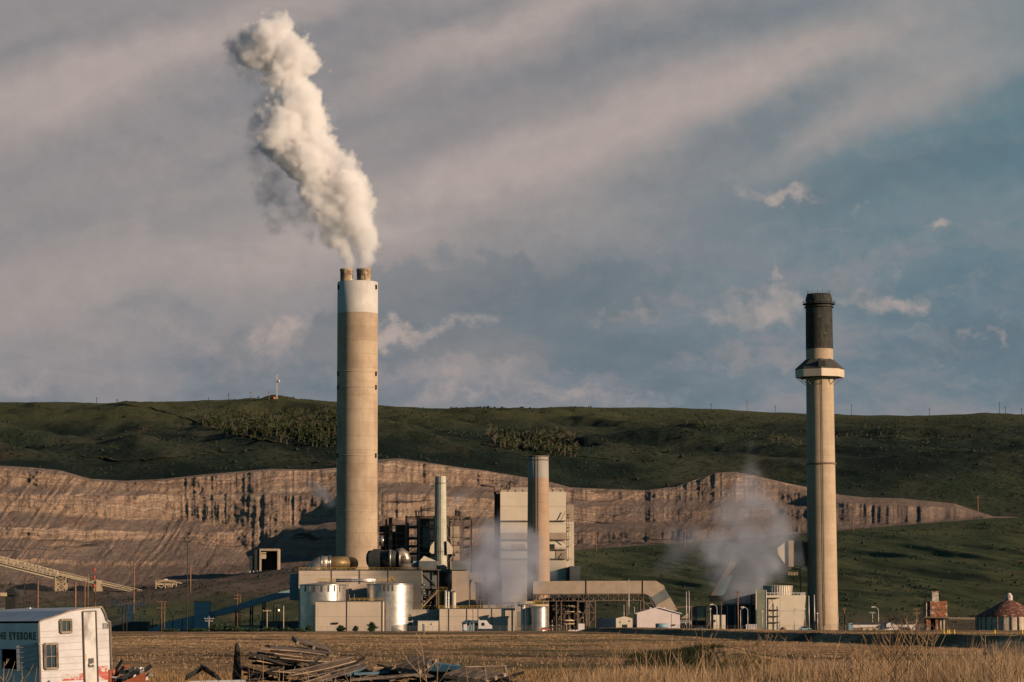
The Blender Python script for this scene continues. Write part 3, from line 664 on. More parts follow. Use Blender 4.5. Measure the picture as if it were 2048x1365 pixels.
for yp, o in ((611, 1.3), (617, .7)):
    z = Z_(yp, YQ); g.lathe(cq, YQ, [(rr(z), z), (rr(z)+o, z), (rr(z)+o, z+.3), (rr(z), z+.3)], 48, cap=False)
z = Z_(611, YQ)
for k in range(20):
    a = 2*math.pi*k/20; r = rr(z)+1.25; r2 = rr(z)+.9; x, y = cq+r*math.cos(a), YQ+r*math.sin(a)
    g.beam((x, y, z), (x, y, z+1.3), .13)
    a2 = 2*math.pi*(k+1)/20; g.beam((x, y, z+1.25), (cq+r*math.cos(a2), YQ+r*math.sin(a2), z+1.25), .13)
g.build('top_gallery', 'black_steel', c)
z = Z_(929, YQ); MB().lathe(cq, YQ, [(rr(z), z-.5), (rr(z)+.55, z-.4), (rr(z)+.55, z+.3), (rr(z), z+.4)], 48, cap=False).build('iron_band', 'steel_brown', c)
# collar platform: octagonal, sloped cladding, dark roof
zb1, zt1 = Z_(757, YQ), Z_(741, YQ); ztt = Z_(733, YQ)
ro = W(49, YQ); ri = W(36, YQ)
def octo(mb, prof, rot=-.035, n=8):
    vs = []; fs = []
    for r, z in prof:
        for k in range(n):
            a = 2*math.pi*k/n+rot; vs.append((cq+r*math.cos(a), YQ+r*math.sin(a), z))
    for i in range(len(prof)-1):
        for k in range(n): fs.append((i*n+k, i*n+(k+1) % n, (i+1)*n+(k+1) % n, (i+1)*n+k))
    return mb.add(vs, fs)
octo(MB(), [(rr(zb1), zb1), (ro, zb1), (ro, zt1)]).build('collar_cladding', 'panel_cream', c)
octo(MB(), [(ro*1.01, zt1-.1), (ro*1.01, zt1+.25), (rr(zb1)*1.02, ztt+2.8)]).build('collar_roof', 'roof_dark', c)
m_ = MB(); m_.box(cq-1.6, cq+1.4, YQ-ri-2.4, YQ-ri+3, zt1, ztt+1.4); m_.build('hatch', 'black_steel', c)
m_ = MB()
zbr = Z_(770, YQ)
for k in range(8):
    a = 2*math.pi*k/8-.035; p0 = (cq+ro*.97*math.cos(a), YQ+ro*.97*math.sin(a), zb1); p1 = (cq+rr(zbr)*math.cos(a), YQ+rr(zbr)*math.sin(a), zbr-.5)
    pm = tuple((u+v_)/2 for u, v_ in zip(p0, p1)); pt = (cq+(ro*.97+rr(zb1))/2*math.cos(a), YQ+(ro*.97+rr(zb1))/2*math.sin(a), zb1)
    m_.beam(p0, p1, .22); m_.beam(pm, pt, .15); m_.beam(pm, (cq+rr(zb1)*math.cos(a), YQ+rr(zb1)*math.sin(a), zb1), .13)

for k in range(8):
    q_ = MB(); v0 = k*24; q_.v = m_.v[v0:v0+24]; q_.f = [tuple(i-v0 for i in f) for f in m_.f[k*18:k*18+18]]; q_.sm = [False]*18; q_.build('bracket', 'steel_brown', c)
m_ = MB(); 
for z0 in np.arange(4, zb1-1, 1.2): m_.beam((cq-.3, YQ-rr(z0)-.18, z0), (cq+.3, YQ-rr(z0)-.18, z0), .07)
for sx_ in (-.3, .3): m_.beam((cq+sx_, YQ-rr(2)-.2, 2), (cq+sx_, YQ-rr(zb1)-.15, zb1), .09)
m_.build('ladder', 'steel_brown', c)

# ---------------------------------------------------------------- second (brown) chimney
YK = 1240.0
xb, xt = X_(1080, YK, 1162), px3(1072, 915, YK)[0]; ck = xb*.6+xt*.4; zT = Z_(915, YK); zG = Z_(957, YK)
c = root('chimney', 'shorter brown concrete chimney with grey top band, in front of the boiler house', 'chimney', (ck, YK, 0))
rk = lambda z: W(23.5, YK)+(W(20.6, YK)-W(23.5, YK))*z/zT
MB().lathe(ck, YK, [(rk(0), -1), (rk(zG), zG)], 56, cap=False).build('shaft', 'concrete_brown', c)
MB().lathe(ck, YK, [(rk(zG)*1.003, zG), (rk(zT), zT), (rk(zT)*.85, zT), (rk(zT)*.8, zT-3)], 56, cap=False).build('painted_band', 'grey_band', c)
z = Z_(921, YK); MB().lathe(ck, YK, [(rk(z), z-.25), (rk(z)+.3, z-.2), (rk(z)+.3, z+.2), (rk(z), z+.25)], 48, cap=False).lathe(ck, YK, [(rk(zT)*.99, zT-.1), (rk(zT)*1.05, zT), (rk(zT)*1.05, zT+.5), (rk(zT)*.9, zT+.5)], 48, cap=False).build('top_ring', 'steel_brown', c)
m_ = MB(); a = math.radians(-90-3)
for z0 in np.arange(6, zT-.5, 1.1):
    r = rk(z0)+.35; m_.beam((ck+r*math.cos(a)-.4, YK+r*math.sin(a), z0), (ck+r*math.cos(a)+.4, YK+r*math.sin(a), z0), .14, .10)
for s_ in (-.4, .4): m_.beam((ck+rk(3)*math.cos(a)+s_, YK+rk(3)*math.sin(a)-.3, 3), (ck+rk(zT)*math.cos(a)+s_, YK+rk(zT)*math.sin(a)-.3, zT), .12)
m_.build('ladder', 'steel_brown', c)

# ---------------------------------------------------------------- thin stained stack
YI = 1256.0
ci = X_(881, YI, 1100); zT = Z_(953, YI); r0, r1 = W(12.6, YI), W(11.0, YI); z0 = Z_(1130, YI)
c = root('chimney', 'slender pale steel stack with greenish stains between the thick and brown chimneys', 'chimney', (ci, YI, 0))
rz_ = lambda z: r0+(r1-r0)*(z-z0)/(zT-z0)
MB().lathe(ci, YI, [(r0, 0), (r0, z0), (r1, zT), (r1*.85, zT), (r1*.8, zT-2)], 12, cap=False, smooth=False).build('shaft', 'stack_stained', c)
m_ = MB()
for yp in (967, 1104): z = Z_(yp, YI); m_.lathe(ci, YI, [(rz_(z), z-.15), (rz_(z)+.2, z), (rz_(z), z+.15)], 24, cap=False)
for s_ in (-.3, .3): m_.beam((ci+s_, YI-r0-.15, z0), (ci+s_, YI-r1-.15, zT), .09)
for z1 in np.arange(z0, zT, 1.0): m_.beam((ci-.3, YI-rz_(z1)-.15, z1), (ci+.3, YI-rz_(z1)-.15, z1), .08)
m_.build('ladder', 'steel_brown', c)
for pts in ([(868, 1083), (868, 1107), (864, 1108), (859, 1104), (861, 1092)], [(893, 1082), (897, 1084), (905, 1095), (905, 1108), (894, 1109)]):
    m_ = MB(); m_.prism([(X_(a, YI-3), Z_(b, YI-3)) for a, b in pts], YI-3, YI+3); m_.build('breech_hood', 'panel_pale', c)

# ---------------------------------------------------------------- scrubber building with ducts
YS = 1216.0; zr = Z_(1141, YS); x0, x1 = X_(597, YS), X_(842, YS)
c = root('scrubber_building', 'long cream clad building behind the two steel tanks, yellow railing along its roof', 'building', (X_(720, YS), YS+18, 0))
MB().box(x0, x1, YS, YS+32, -.3, zr).build('wall', 'panel_cream', c)
m_ = MB(); m_.box(x0-.15, x1+.15, YS-.15, YS+.5, zr, zr+.45); m_.build('parapet', 'roof_dark', c)
MB().rail([(x0, YS+.6, zr), (x1, YS+.6, zr)], 1.3, 2.0, .17).rail([(x1-.3, YS+.6, zr), (x1-.3, YS+31, zr)], 1.3, 3, .15).build('railing', 'yellow_rail', c)
m_ = MB()
for pxx in (663, 719, 776): m_.box(X_(pxx, YS)-.14, X_(pxx, YS)+.14, YS-.22, YS-.003, Z_(1168, YS), zr)
m_.each('downpipe', 'steel_brown', c)
m_ = MB(); 
for k, yy_ in enumerate((1170, 1181, 1187, 1203)): m_.tube([(x1+.1, YS+1, Z_(yy_, YS)), (x1+1.6, YS+1, Z_(yy_, YS))], .55, 8)
m_.each('vent_stub', 'galvanised', c)
m_ = MB(); boxp(m_, 579, 598, 1130+17, 1200, YS+10, 12); m_.build('transfer_shaft', 'panel_blue', c)

c = root('flue_duct', 'shiny steel elbow duct turning into an ochre section, left of the thick chimney', 'duct', (X_(640, YS), YS+14, zr))
yd = YS+14
e = []
zc = Z_(1126, yd); r = W(14, yd); xe = X_(633, yd)
for k in range(9):
    a = math.radians(180-90*k/8); e.append((xe+r*1.1+r*1.1*math.cos(a)-r*.2, yd, zr+ (zc-zr-0.0)*1.0 - r*1.1 + r*1.1*math.sin(a)))
xm = X_(656, yd)
MB().tube([(e[0][0], yd, zr-.2), ]+e+[(xm, yd, e[-1][2])], r, 28).build('elbow', 'lagging', c)
zc = e[-1][2]
MB().tube([(xm, yd, zc), (X_(686, yd), yd+3, zc), (X_(700, yd), yd+14, zc)], [r*.96]*3, 28).build('duct_run', 'lagging_ochre', c)
m_ = MB()
for pxx in (643, 657, 660): m_.tube([(X_(pxx, yd), yd, zc), (X_(pxx, yd)+.35, yd, zc)], r*1.07, 28)
m_.each('flange', 'galvanised', c)
m_ = MB(); 
for pxx in (655, 680): m_.box(X_(pxx, yd)-1.3, X_(pxx, yd)+1.3, yd-2, yd+2, zr, zc-r*.75)
m_.each('saddle', 'panel_grey', c)
MB().beam((X_(624, yd), yd-r-.1, zc+.3), (X_(660, yd), yd-r-.1, zc+.3), .12).build('handrail', 'galvanised', c)

c = root('flue_duct', 'large dark duct with a shiny vertical elbow, right of the thick chimney', 'duct', (X_(780, YS), YS+14, zr))
r = W(17, yd); zc = Z_(1117, yd)
m_ = MB(); m_.tube([(X_(738, yd), yd+6, zc), (X_(798, yd), yd, zc)], r, 30); m_.build('duct_run', 'duct_dark', c)
m_ = MB(); m_.prism([(X_(737, yd), zr), (X_(737, yd), Z_(1108, yd)), (X_(747, yd), Z_(1098, yd)), (X_(760, yd), Z_(1098, yd)), (X_(760, yd), zr)], yd-2, yd+8); m_.build('inlet_box', 'duct_dark', c)
m_ = MB()
for pxx, s_ in ((778, 1.05), (797, 1.08)): m_.tube([(X_(pxx, yd), yd, zc), (X_(pxx, yd)+.9, yd, zc)], r*s_, 30)
m_.each('flange', 'lagging', c)
xe = X_(809.5, yd); re = W(11.5, yd); zf = Z_(1128, yd)
e = [(X_(800, yd), yd, Z_(1110, yd)), (X_(803, yd), yd, Z_(1108, yd)), (xe-.4, yd, Z_(1111, yd)), (xe, yd, Z_(1117, yd)), (xe, yd, zf)]
MB().tube(e, [re*1.15, re*1.1, re*1.0, re, re], 28).build('elbow', 'lagging', c)
MB().lathe(xe, yd, [(re*1.9, zr), (re*1.05, zf-1.0), (re*1.02, zf+.1)], 28).build('flare', 'duct_skin', c)
MB().beam((X_(797, yd), yd-re-.4, Z_(1113, yd)), (X_(822, yd), yd-re-.4, Z_(1113, yd)), .13).build('handrail', 'galvanised', c)

# ---------------------------------------------------------------- the two big tanks
def tank(px0, px1, yt, Yc, label, n=56, cat='tank', m='tank_steel', base=0.0, name='storage_tank', group=None, tex=True):
    r = W((px1-px0)/2, Yc); x = X_((px0+px1)/2, Yc-r*.5); zt = Z_(yt, Yc-r)
    c = root(name, label, cat, (x, Yc, base), group)
    MB().lathe(x, Yc, [(r, base-.2), (r, zt)], n, cap=False).build('shell', m, c)
    MB().lathe(x, Yc, [(r+.02, zt-.5), (r+.22, zt-.5), (r+.22, zt-.05), (r, zt), (.2, zt+r*.10), (.01, zt+r*.1)], n, cap=False).build('roof', 'galvanised', c)
    return c, x, r, zt
c, xa, ra, zta = tank(598, 690, 1168, 1204, 'left of the two big shiny steel tanks, partly hidden by the square cream building')
m_ = MB()
for k in range(7):
    a = math.radians(-90-46+k*16); m_.box(xa+ra*math.cos(a)-.25, xa+ra*math.cos(a)+.25, 1204+ra*math.sin(a)-.3, 1204+ra*math.sin(a), zta-3.2, zta-.6)
m_.each('bracket', 'steel_brown', c)
c2, xb_, rb, ztb = tank(733, 825.5, 1167, 1204, 'right of the two big shiny steel tanks, seen down to the ground')
m_ = MB()
for k in range(4):
    a = math.radians(-90-18+k*9); m_.box(xb_+rb*math.cos(a)-.25, xb_+rb*math.cos(a)+.25, 1204+rb*math.sin(a)-.3, 1204+rb*math.sin(a), ztb-3.2, ztb-.6)
m_.each('bracket', 'steel_brown', c2)
c = root('pipe_gantry', 'pipe bridge with yellow handrails running across the tops of the two steel tanks', 'walkway', (X_(710, 1204), 1204, zta))
gz = zta+.9
MB().box(X_(635, 1204), X_(790, 1204), 1203, 1205, gz, gz+.3).build('deck', 'steel_brown', c)
MB().rail([(X_(635, 1204), 1203, gz+.3), (X_(680, 1204), 1203, gz+.3)], 1.2, 1.6, .18).rail([(X_(755, 1204), 1203, gz+.3), (X_(790, 1204), 1203, gz+.3)], 1.2, 1.6, .18).build('railing', 'yellow_rail', c)
MB().tube([(X_(672, 1204), 1202.5, gz+1.2), (X_(752, 1204), 1202.5, gz+1.2)], .3, 8).tube([(X_(672, 1204), 1202.2, gz+.5), (X_(752, 1204), 1202.2, gz+.5)], .25, 8).build('pipes', 'galvanised', c)
m_ = MB()
for k in range(4): m_.beam((X_(704+k*3.4, 1204), 1202.5, gz), (X_(704+k*3.4, 1204), 1202.5, gz+2.4), .35)
m_.each('valve_stem', 'white_paint', c)
m_ = MB(); m_.box(X_(781, 1204), X_(786, 1204), 1203.5, 1205, gz+.3, gz+2.4); m_.build('equipment_box', 'yellow_rail', c)
m_ = MB(); m_.truss((X_(691.5, 1194), 1194, Z_(1167, 1194)), (X_(691.5, 1194), 1194, 0), 1.0, 14, .14, (1, 0, 0)); m_.build('ladder_tower', 'steel_brown', c)

# ---------------------------------------------------------------- square building in front
YE = 1181.0; x0, x1 = X_(631, YE), X_(766, YE); zr2 = Z_(1203, YE)
c = root('pump_house', 'square cream windowless building in front of the tanks, with dark floodlights and corner pipes', 'building', (X_(698, YE), YE+6, 0))
MB().box(x0, x1, YE, YE+11, -.3, zr2).build('wall', 'panel_cream', c)
MB().box(x0-.1, x1+.1, YE-.12, YE+.5, zr2, zr2+.35).build('parapet', 'roof_dark', c)
MB().rail([(X_(700, YE), YE+.8, zr2+.2), (x1, YE+.8, zr2+.2)], 1.2, 1.9, .17).build('railing', 'yellow_rail', c)
m_ = MB()
for pxx in (694, 765): m_.box(X_(pxx, YE)-.12, X_(pxx, YE)+.12, YE-.25, YE-.003, 0, zr2)
m_.each('downpipe', 'steel_brown', c)
for pxx in (668, 674.5): m_ = MB(); m_.box(X_(pxx, YE)-.45, X_(pxx, YE)+.45, YE-.7, YE-.02, 3.0, 3.7); m_.build('floodlight', 'black_steel', c)
m_ = MB()
for pxx in (698, 708): m_.beam((X_(pxx, YE), YE+3, zr2), (X_(pxx, YE), YE+3, zr2+3), .14)
m_.each('vent_pipe', 'pole_metal', c)

# ---------------------------------------------------------------- long low building
YF = 1190.0; x0, x1 = X_(879, YF), X_(1031, YF); zr3 = Z_(1218, YF)
c = root('service_building', 'long low cream building with a yellow roof railing, right of the big tanks', 'building', (X_(955, YF), YF+10, 0))
MB().box(x0, x1, YF, YF+20, -.3, zr3).build('wall', 'panel_cream', c)
MB().box(x0-.1, x1+.1, YF-.12, YF+.5, zr3, zr3+.3).build('parapet', 'roof_dark', c)
MB().rail([(x0, YF+.7, zr3+.1), (x1, YF+.7, zr3+.1)], 1.2, 1.6, .17).build('railing', 'yellow_rail', c)
m_ = MB()
for pxx in (898, 934, 984): m_.box(X_(pxx, YF)-.12, X_(pxx, YF)+.12, YF-.22, YF-.003, 0, zr3)
m_.each('downpipe', 'steel_brown', c)
for a, b in ((966, 977), (980, 991)): m_ = MB(); m_.box(X_(a, YF+6), X_(b, YF+6), YF+6, YF+9, zr3+.0, zr3+1.7); m_.build('rooftop_unit', 'white_paint', c)
m_ = MB(); m_.box(X_(826, YF+14), X_(879, YF+14)-.01, YF+13, YF+25, -.3, Z_(1219, YF+14)); m_.build('recessed_wall', 'panel_cream', c)
MB().rail([(X_(842, YF+14), YF+13.5, zr3+.1), (x0, YF+13.5, zr3+.1)], 1.2, 1.6, .17).build('railing', 'yellow_rail', c)

# ash tower stairs + vertical silos on that roof
c = root('stair_tower', 'yellow diagonal stair and platform climbing to the slim roof silos', 'stairs', (X_(868, 1200), 1200, zr3))
m_ = MB(); Yt = 1200
p0, p1 = px3(846, 1213, Yt), px3(877, 1181, Yt)
for o in (0, 1.2): m_.beam((p0[0], Yt+o, p0[2]), (p1[0], Yt+o, p1[2]), .25, .5)
for k in range(16):
    t_ = k/15; m_.box(p0[0]+(p1[0]-p0[0])*t_-.3, p0[0]+(p1[0]-p0[0])*t_+.3, Yt, Yt+1.2, p0[2]+(p1[2]-p0[2])*t_, p0[2]+(p1[2]-p0[2])*t_+.1)
m_.build('stair_flight', 'steel_tan', c)
m_ = MB(); m_.beam((p0[0], Yt, p0[2]+1.1), (p1[0], Yt, p1[2]+1.1), .14); m_.rail([(p1[0], Yt, p1[2]), (X_(895, Yt), Yt, p1[2])], 1.2, 1.4, .15)
m_.box(p1[0], X_(895, Yt), Yt, Yt+2, p1[2]-.2, p1[2])
m_.build('platform', 'yellow_rail', c)
m_ = MB()
for pxx in (883, 877): m_.truss((X_(pxx, Yt), Yt, p1[2]), (X_(pxx, Yt), Yt, zr3), .9, 8, .15, (1, 0, 0))
m_.build('tower_frame', 'yellow_rail', c)
for (a, b, yt, lab) in ((889, 893.5, 1182, 'slimmest silver roof silo beside the yellow stair tower'), (894.5, 899, 1184, 'middle slim silver roof silo beside the yellow stair tower'), (902, 912, 1185, 'widest pale roof silo, right of the yellow stair tower')):
    Yc = 1199; r = W((b-a)/2, Yc); x = X_((a+b)/2, Yc); zt = Z_(yt, Yc)
    q = root('silo', lab, 'silo', (x, Yc, zr3))
    MB().lathe(x, Yc, [(r, zr3), (r, zt)], 20, cap=False).build('shell', 'galvanised' if b < 901 else 'panel_pale', q)
    MB().lathe(x, Yc, [(r*1.05, zt), (r*.3, zt+.6), (.01, zt+.6)], 20, cap=False).build('roof', 'galvanised', q)

# ---------------------------------------------------------------- grey bag houses / precipitators behind
def hopper_box(x0, x1, yt, yb, Y, dep, label, m='panel_grey', legs=True, cap_=None):
    c = root('precipitator', label, 'precipitator', (X_((x0+x1)/2, Y), Y+dep/2, 0))
    b = MB(); boxp(b, x0, x1, yt, yb, Y, dep); b.build('casing', m, c)
    if cap_:
        b = MB(); boxp(b, x0-1.2, x1+1.2, cap_, yt-.02, Y-1, dep+2); b.build('penthouse', 'panel_grey', c)
    b = MB()
    for pxx in (x0+.6, x1-.6): b.box(X_(pxx, Y)-.3, X_(pxx, Y)+.3, Y-.4, Y-.01, 0, Z_(yb, Y))
    for k in range(4):
        z = Z_(yb, Y)*(k/4+.1); b.beam((X_(x0, Y), Y-.3, z), (X_(x1, Y), Y-.3, z), .25)
    b.beam((X_(x0, Y), Y-.3, 1), (X_(x1, Y), Y-.3, Z_(yb, Y)), .22)
    b.build('support_frame', 'steel_brown', c)
    return c
c = hopper_box(839, 874, 1141, 1178, 1236, 16, 'grey louvred precipitator right behind the cream building, diagonal brace across it', cap_=1122)
b = MB(); Y = 1236; b.prism([(X_(839, Y), Z_(1178, Y)), (X_(874, Y), Z_(1178, Y)), (X_(866, Y), Z_(1196, Y)), (X_(848, Y), Z_(1196, Y))], Y+1, Y+14); b.build('hopper', 'panel_grey', c)
b = MB(); b.beam(px3(842, 1143, Y-.5), px3(873, 1172, Y-.5), .3); b.build('brace', 'steel_brown', c)
c = hopper_box(904, 938, 1140, 1213, 1232, 18, 'tall grey ribbed precipitator in the middle of the plant, behind the low building', 'panel_brownish', cap_=1122)
b = MB(); boxp(b, 939, 965, 1146, 1164, 1234, 8); b.build('outlet_duct', 'panel_brownish', c)
b = MB(); Y = 1232; b.prism([(X_(941, Y), Z_(1170, Y)), (X_(946, Y), Z_(1158, Y)), (X_(951, Y), Z_(1170, Y)), (X_(951, Y), Z_(1213, Y)), (X_(941, Y), Z_(1213, Y))], Y, Y+4); b.build('downcomer', 'panel_brownish', c)
c = root('fan_housing', 'dark funnel-shaped fan housing hanging between the two grey precipitators', 'duct', (X_(889, 1240), 1240, 0))
b = MB(); Y = 1240; b.prism([(X_(876, Y), Z_(1143, Y)), (X_(903, Y), Z_(1143, Y)), (X_(894, Y), Z_(1166, Y)), (X_(884, Y), Z_(1166, Y))], Y, Y+8); b.build('funnel', 'black_steel', c)
b = MB(); boxp(b, 884, 894, 1166, 1215, Y+1, 6, 0); b.build('chute', 'black_steel', c)
b = MB(); b.beam(px3(840, 1140, Y-6), px3(905, 1140, Y-6), .45); b.beam(px3(846, 1175, Y-6), px3(905, 1175, Y-6), .3)
for pxx in (877, 901): b.beam(px3(pxx, 1140, Y-6), (px3(pxx, 1140, Y-6)[0], Y-6, 0), .4)
b.build('frame', 'steel_brown', c)
b = MB(); Y = 1246; b.prism([(X_(838, Y), Z_(1123, Y)), (X_(848, Y), Z_(1112, Y)), (X_(872, Y), Z_(1122, Y)), (X_(872, Y), Z_(1130, Y)), (X_(838, Y), Z_(1130, Y))], Y, Y+6); 
c = root('roof_hood', 'grey sloped hood at the foot of the slender stained stack', 'duct', (X_(855, Y), Y, Z_(1130, Y))); b.build('hood', 'panel_pale', c)
b = MB(); boxp(b, 826, 843, 1122, 1134, 1247, 6); b.build('casing', 'panel_blue', c)

# ---------------------------------------------------------------- dark boiler steelwork
c = root('boiler_steelwork', 'open dark steel boiler structure of many floors behind the slender stack', 'boiler', (X_(875, 1275), 1290, 0))
Y = 1272; b = MB(); cols = (812, 834, 838, 868, 895, 906, 923, 941); lv = (1034, 1052, 1075, 1091, 1106, 1122, 1140)
zt = {812: 1034, 941: 1034}
for dy in (0, 14, 28):
    for pxx in cols: b.beam((X_(pxx, Y), Y+dy, 0), (X_(pxx, Y), Y+dy, Z_(1032 if pxx < 925 else 1034, Y)), .75 if pxx in (812, 838, 923) else .5)
    for yp in lv: b.beam((X_(812, Y), Y+dy, Z_(yp, Y)), (X_(941, Y), Y+dy, Z_(yp, Y)), .5)
b.build('frame', 'steel_brown', c)
b = MB()
for (a, b_, a2, b2) in ((895, 1056, 922, 1034), (923, 1075, 941, 1052), (895, 1075, 922, 1091), (838, 1075, 868, 1052), (812, 1106, 834, 1091), (923, 1106, 941, 1122)):
    b.beam(px3(a, b_, Y-.4), px3(a2, b2, Y-.4), .3)
b.each('brace', 'steel_brown', c)
b = MB(); b.box(X_(838, Y), X_(895, Y), Y+3, Y+26, 0, Z_(1036, Y)); b.build('boiler_casing', 'black_steel', c)
b = MB(); b.box(X_(896, Y), X_(918, Y), Y+6, Y+24, 0, Z_(1052, Y)); b.build('side_casing', 'panel_brownish', c)
b = MB(); b.box(X_(845, Y), X_(860, Y), Y+2, Y+2.9, Z_(1096, Y), Z_(1055, Y)); b.box(X_(880, Y), X_(893, Y), Y+2, Y+2.9, Z_(1070, Y), Z_(1053, Y)); b.build('cladding_panel', 'panel_grey', c)
b = MB()
for dy in (0,):
    for yp in lv[:-1]:
        b.rail([(X_(812, Y), Y-.5, Z_(yp, Y)), (X_(834, Y), Y-.5, Z_(yp, Y))], 1.2, 2.4, .12); b.rail([(X_(900, Y), Y-.5, Z_(yp, Y)), (X_(941, Y), Y-.5, Z_(yp, Y))], 1.2, 2.4, .12)
b.build('railing', 'steel_brown', c)
b = MB()
for pxx, yt in ((831, 1020), (837, 1022), (841, 1012), (913, 1020), (919, 1022)): b.tube([(X_(pxx, Y), Y+4, Z_(1034, Y)), (X_(pxx, Y), Y+4, Z_(yt, Y))], .3 if pxx < 900 else .8, 8)
b.each('vent_pipe', 'black_steel', c)
rnd = random.Random(3); b = MB()
for k in range(26):
    a = rnd.uniform(815, 936); yp = rnd.choice(lv[1:]); wv = rnd.uniform(2, 6); hv = rnd.uniform(3, 10)
    b.box(X_(a, Y), X_(a+wv, Y), Y+1, Y+2.8, Z_(yp, Y), Z_(yp-hv, Y))
b.build('plant_equipment', 'panel_brownish', c)

c = root('boiler_steelwork', 'smaller dark steel boiler block just right of the thick chimney', 'boiler', (X_(785, 1280), 1285, 0))
Y = 1280; b = MB(); b.box(X_(790, Y), X_(811, Y), Y, Y+18, 0, Z_(1051, Y)); b.box(X_(758, Y), X_(778, Y), Y, Y+18, Z_(1074, Y), Z_(1052, Y)); b.box(X_(760, Y), X_(790, Y), Y+6, Y+18, 0, Z_(1062, Y)); b.build('boiler_casing', 'black_steel', c)
b = MB(); b.tube([(X_(764, Y), Y-2, Z_(1092, Y)), (X_(764, Y), Y-2, Z_(1071, Y))], W(6, Y), 20); b.build('vessel', 'galvanised', c)
b = MB()
for yp in (1051, 1066, 1078, 1092, 1106): b.beam((X_(757, Y), Y-3, Z_(yp, Y)), (X_(811, Y), Y-3, Z_(yp, Y)), .4)
for pxx in (771, 784, 793, 811): b.beam((X_(pxx, Y), Y-3, 0), (X_(pxx, Y), Y-3, Z_(1052, Y)), .45)
b.build('frame', 'steel_brown', c)
b = MB(); b.tube([(X_(772, Y), Y, Z_(1052, Y)), (X_(772, Y), Y, Z_(1038, Y))], .45, 8); b.each('vent_pipe', 'black_steel', c)
c = root('steel_stack', 'thin rust-red steel pipe stack beside the thick chimney', 'chimney', (X_(780.5, 1272), 1272, 0))
Y = 1272; b = MB(); b.tube([(X_(780.5, Y), Y, 0), (X_(780.5, Y), Y, Z_(1036, Y))], .85, 12); b.build('pipe', 'rust', c)
b = MB()
for yp in (1036, 1062, 1090): b.tube([(X_(780.5, Y), Y, Z_(yp, Y)-.2), (X_(780.5, Y), Y, Z_(yp, Y)+.2)], 1.1, 12)
b.each('flange', 'steel_brown', c)

# ---------------------------------------------------------------- boiler house
YJ = 1276.0
c = root('boiler_house', 'tallest pale clad boiler house with dark left side, behind the brown chimney', 'building', (X_(1066, YJ), YJ+20, 0))
b = MB(); boxp(b, 1001, 1133, 984, 1262, YJ, 40, -.3); b.build('wall', 'panel_pale', c)
b = MB(); boxp(b, 1001, 1129, 980, 983.9, YJ+1, 38); b.build('parapet', 'panel_brownish', c)
b = MB(); boxp(b, 989, 1000.9, 988, 1262, YJ+4, 30, -.3); b.build('dark_left_side', 'black_steel', c)  # black box forming the dark left side of the house
b = MB(); boxp(b, 1001.5, 1133, 1066, 1079, YJ-.25, .24); b.build('cladding_band', 'duct_skin', c)
b = MB(); boxp(b, 1112, 1132.5, 1101, 1118, YJ-.22, .2); b.build('cladding_band', 'duct_skin', c)
for yp in (1042.5, 1080, 1100, 1118.5): b = MB(); b.box(X_(1001, YJ), X_(1132, YJ), YJ-1.0, YJ-.26, Z_(yp, YJ)-.22, Z_(yp, YJ)+.22); b.build('walkway', 'steel_brown', c)
b = MB()
for (a, b0, a2, b2) in ((1121, 1042, 1131, 1023), (1121, 1080, 1131, 1088), (1121, 1118, 1131, 1105)): b.beam(px3(a, b0, YJ-1.2), px3(a2, b2, YJ-1.2), .25)
b.rail([px3(1002, 1100, YJ-1.1), px3(1132, 1100, YJ-1.1)], 1.2, 2.5, .1)
b.build('brace', 'steel_brown', c)
b = MB(); b.box(X_(1096, YJ), X_(1110, YJ), YJ-.2, YJ+.1, Z_(1099, YJ), Z_(1089, YJ)); b.build('window_opening', 'glass_dark', c)
b = MB(); b.box(X_(1023, YJ), X_(1050, YJ), YJ-.2, YJ+.1, Z_(1099, YJ), Z_(1089, YJ)); b.build('vent_band', 'duct_skin', c)
b = MB(); boxp(b, 1133.1, 1148.5, 1010, 1148, YJ+6, 24, -.3); b.build('east_wing', 'panel_pale', c)
b = MB(); boxp(b, 1133.2, 1148.6, 1010, 1043, YJ+5.7, .28); b.build('cladding_band', 'duct_skin', c)
b = MB()
for yp in (1029, 1035, 1055, 1062, 1079, 1093, 1120): b.box(X_(1133, YJ), X_(1141, YJ), YJ+3.2, YJ+5.6, Z_(yp, YJ)-.12, Z_(yp, YJ)+.12); b.rail([(X_(1133, YJ), YJ+3.2, Z_(yp, YJ)), (X_(1141, YJ), YJ+3.2, Z_(yp, YJ))], 1.2, 1.0, .13)
b.beam(px3(1136.5, 1028, YJ+3), px3(1136.5, 1122, YJ+3), .2); b.beam(px3(1133, 1122, YJ+3), px3(1133, 1000, YJ+3), .25)
b.build('stair', 'steel_brown', c)
b = MB()
for k in range(9): b.beam(px3(1004+k*15, 984, YJ+.5), px3(1004+k*15, 979, YJ+.5), .2)
b.box(X_(1021, YJ), X_(1103, YJ), YJ+8, YJ+14, Z_(980, YJ), Z_(973.5, YJ)); b.build('roof_plant', 'panel_brownish', c)
b = MB(); boxp(b, 1140, 1161, 1133, 1262, YJ-6, 14, 0); b.build('stair_block', 'panel_grey', c)
b = MB(); b.tube([px3(993, 984, YJ+5), px3(990, 975, YJ+5), px3(990, 973, YJ+5), px3(961, 971, YJ+5)], .45, 8); b.tube([px3(990, 975, YJ+5), px3(990, 990, YJ+5)], .5, 8); b.each('vent_pipe', 'steel_brown', c)

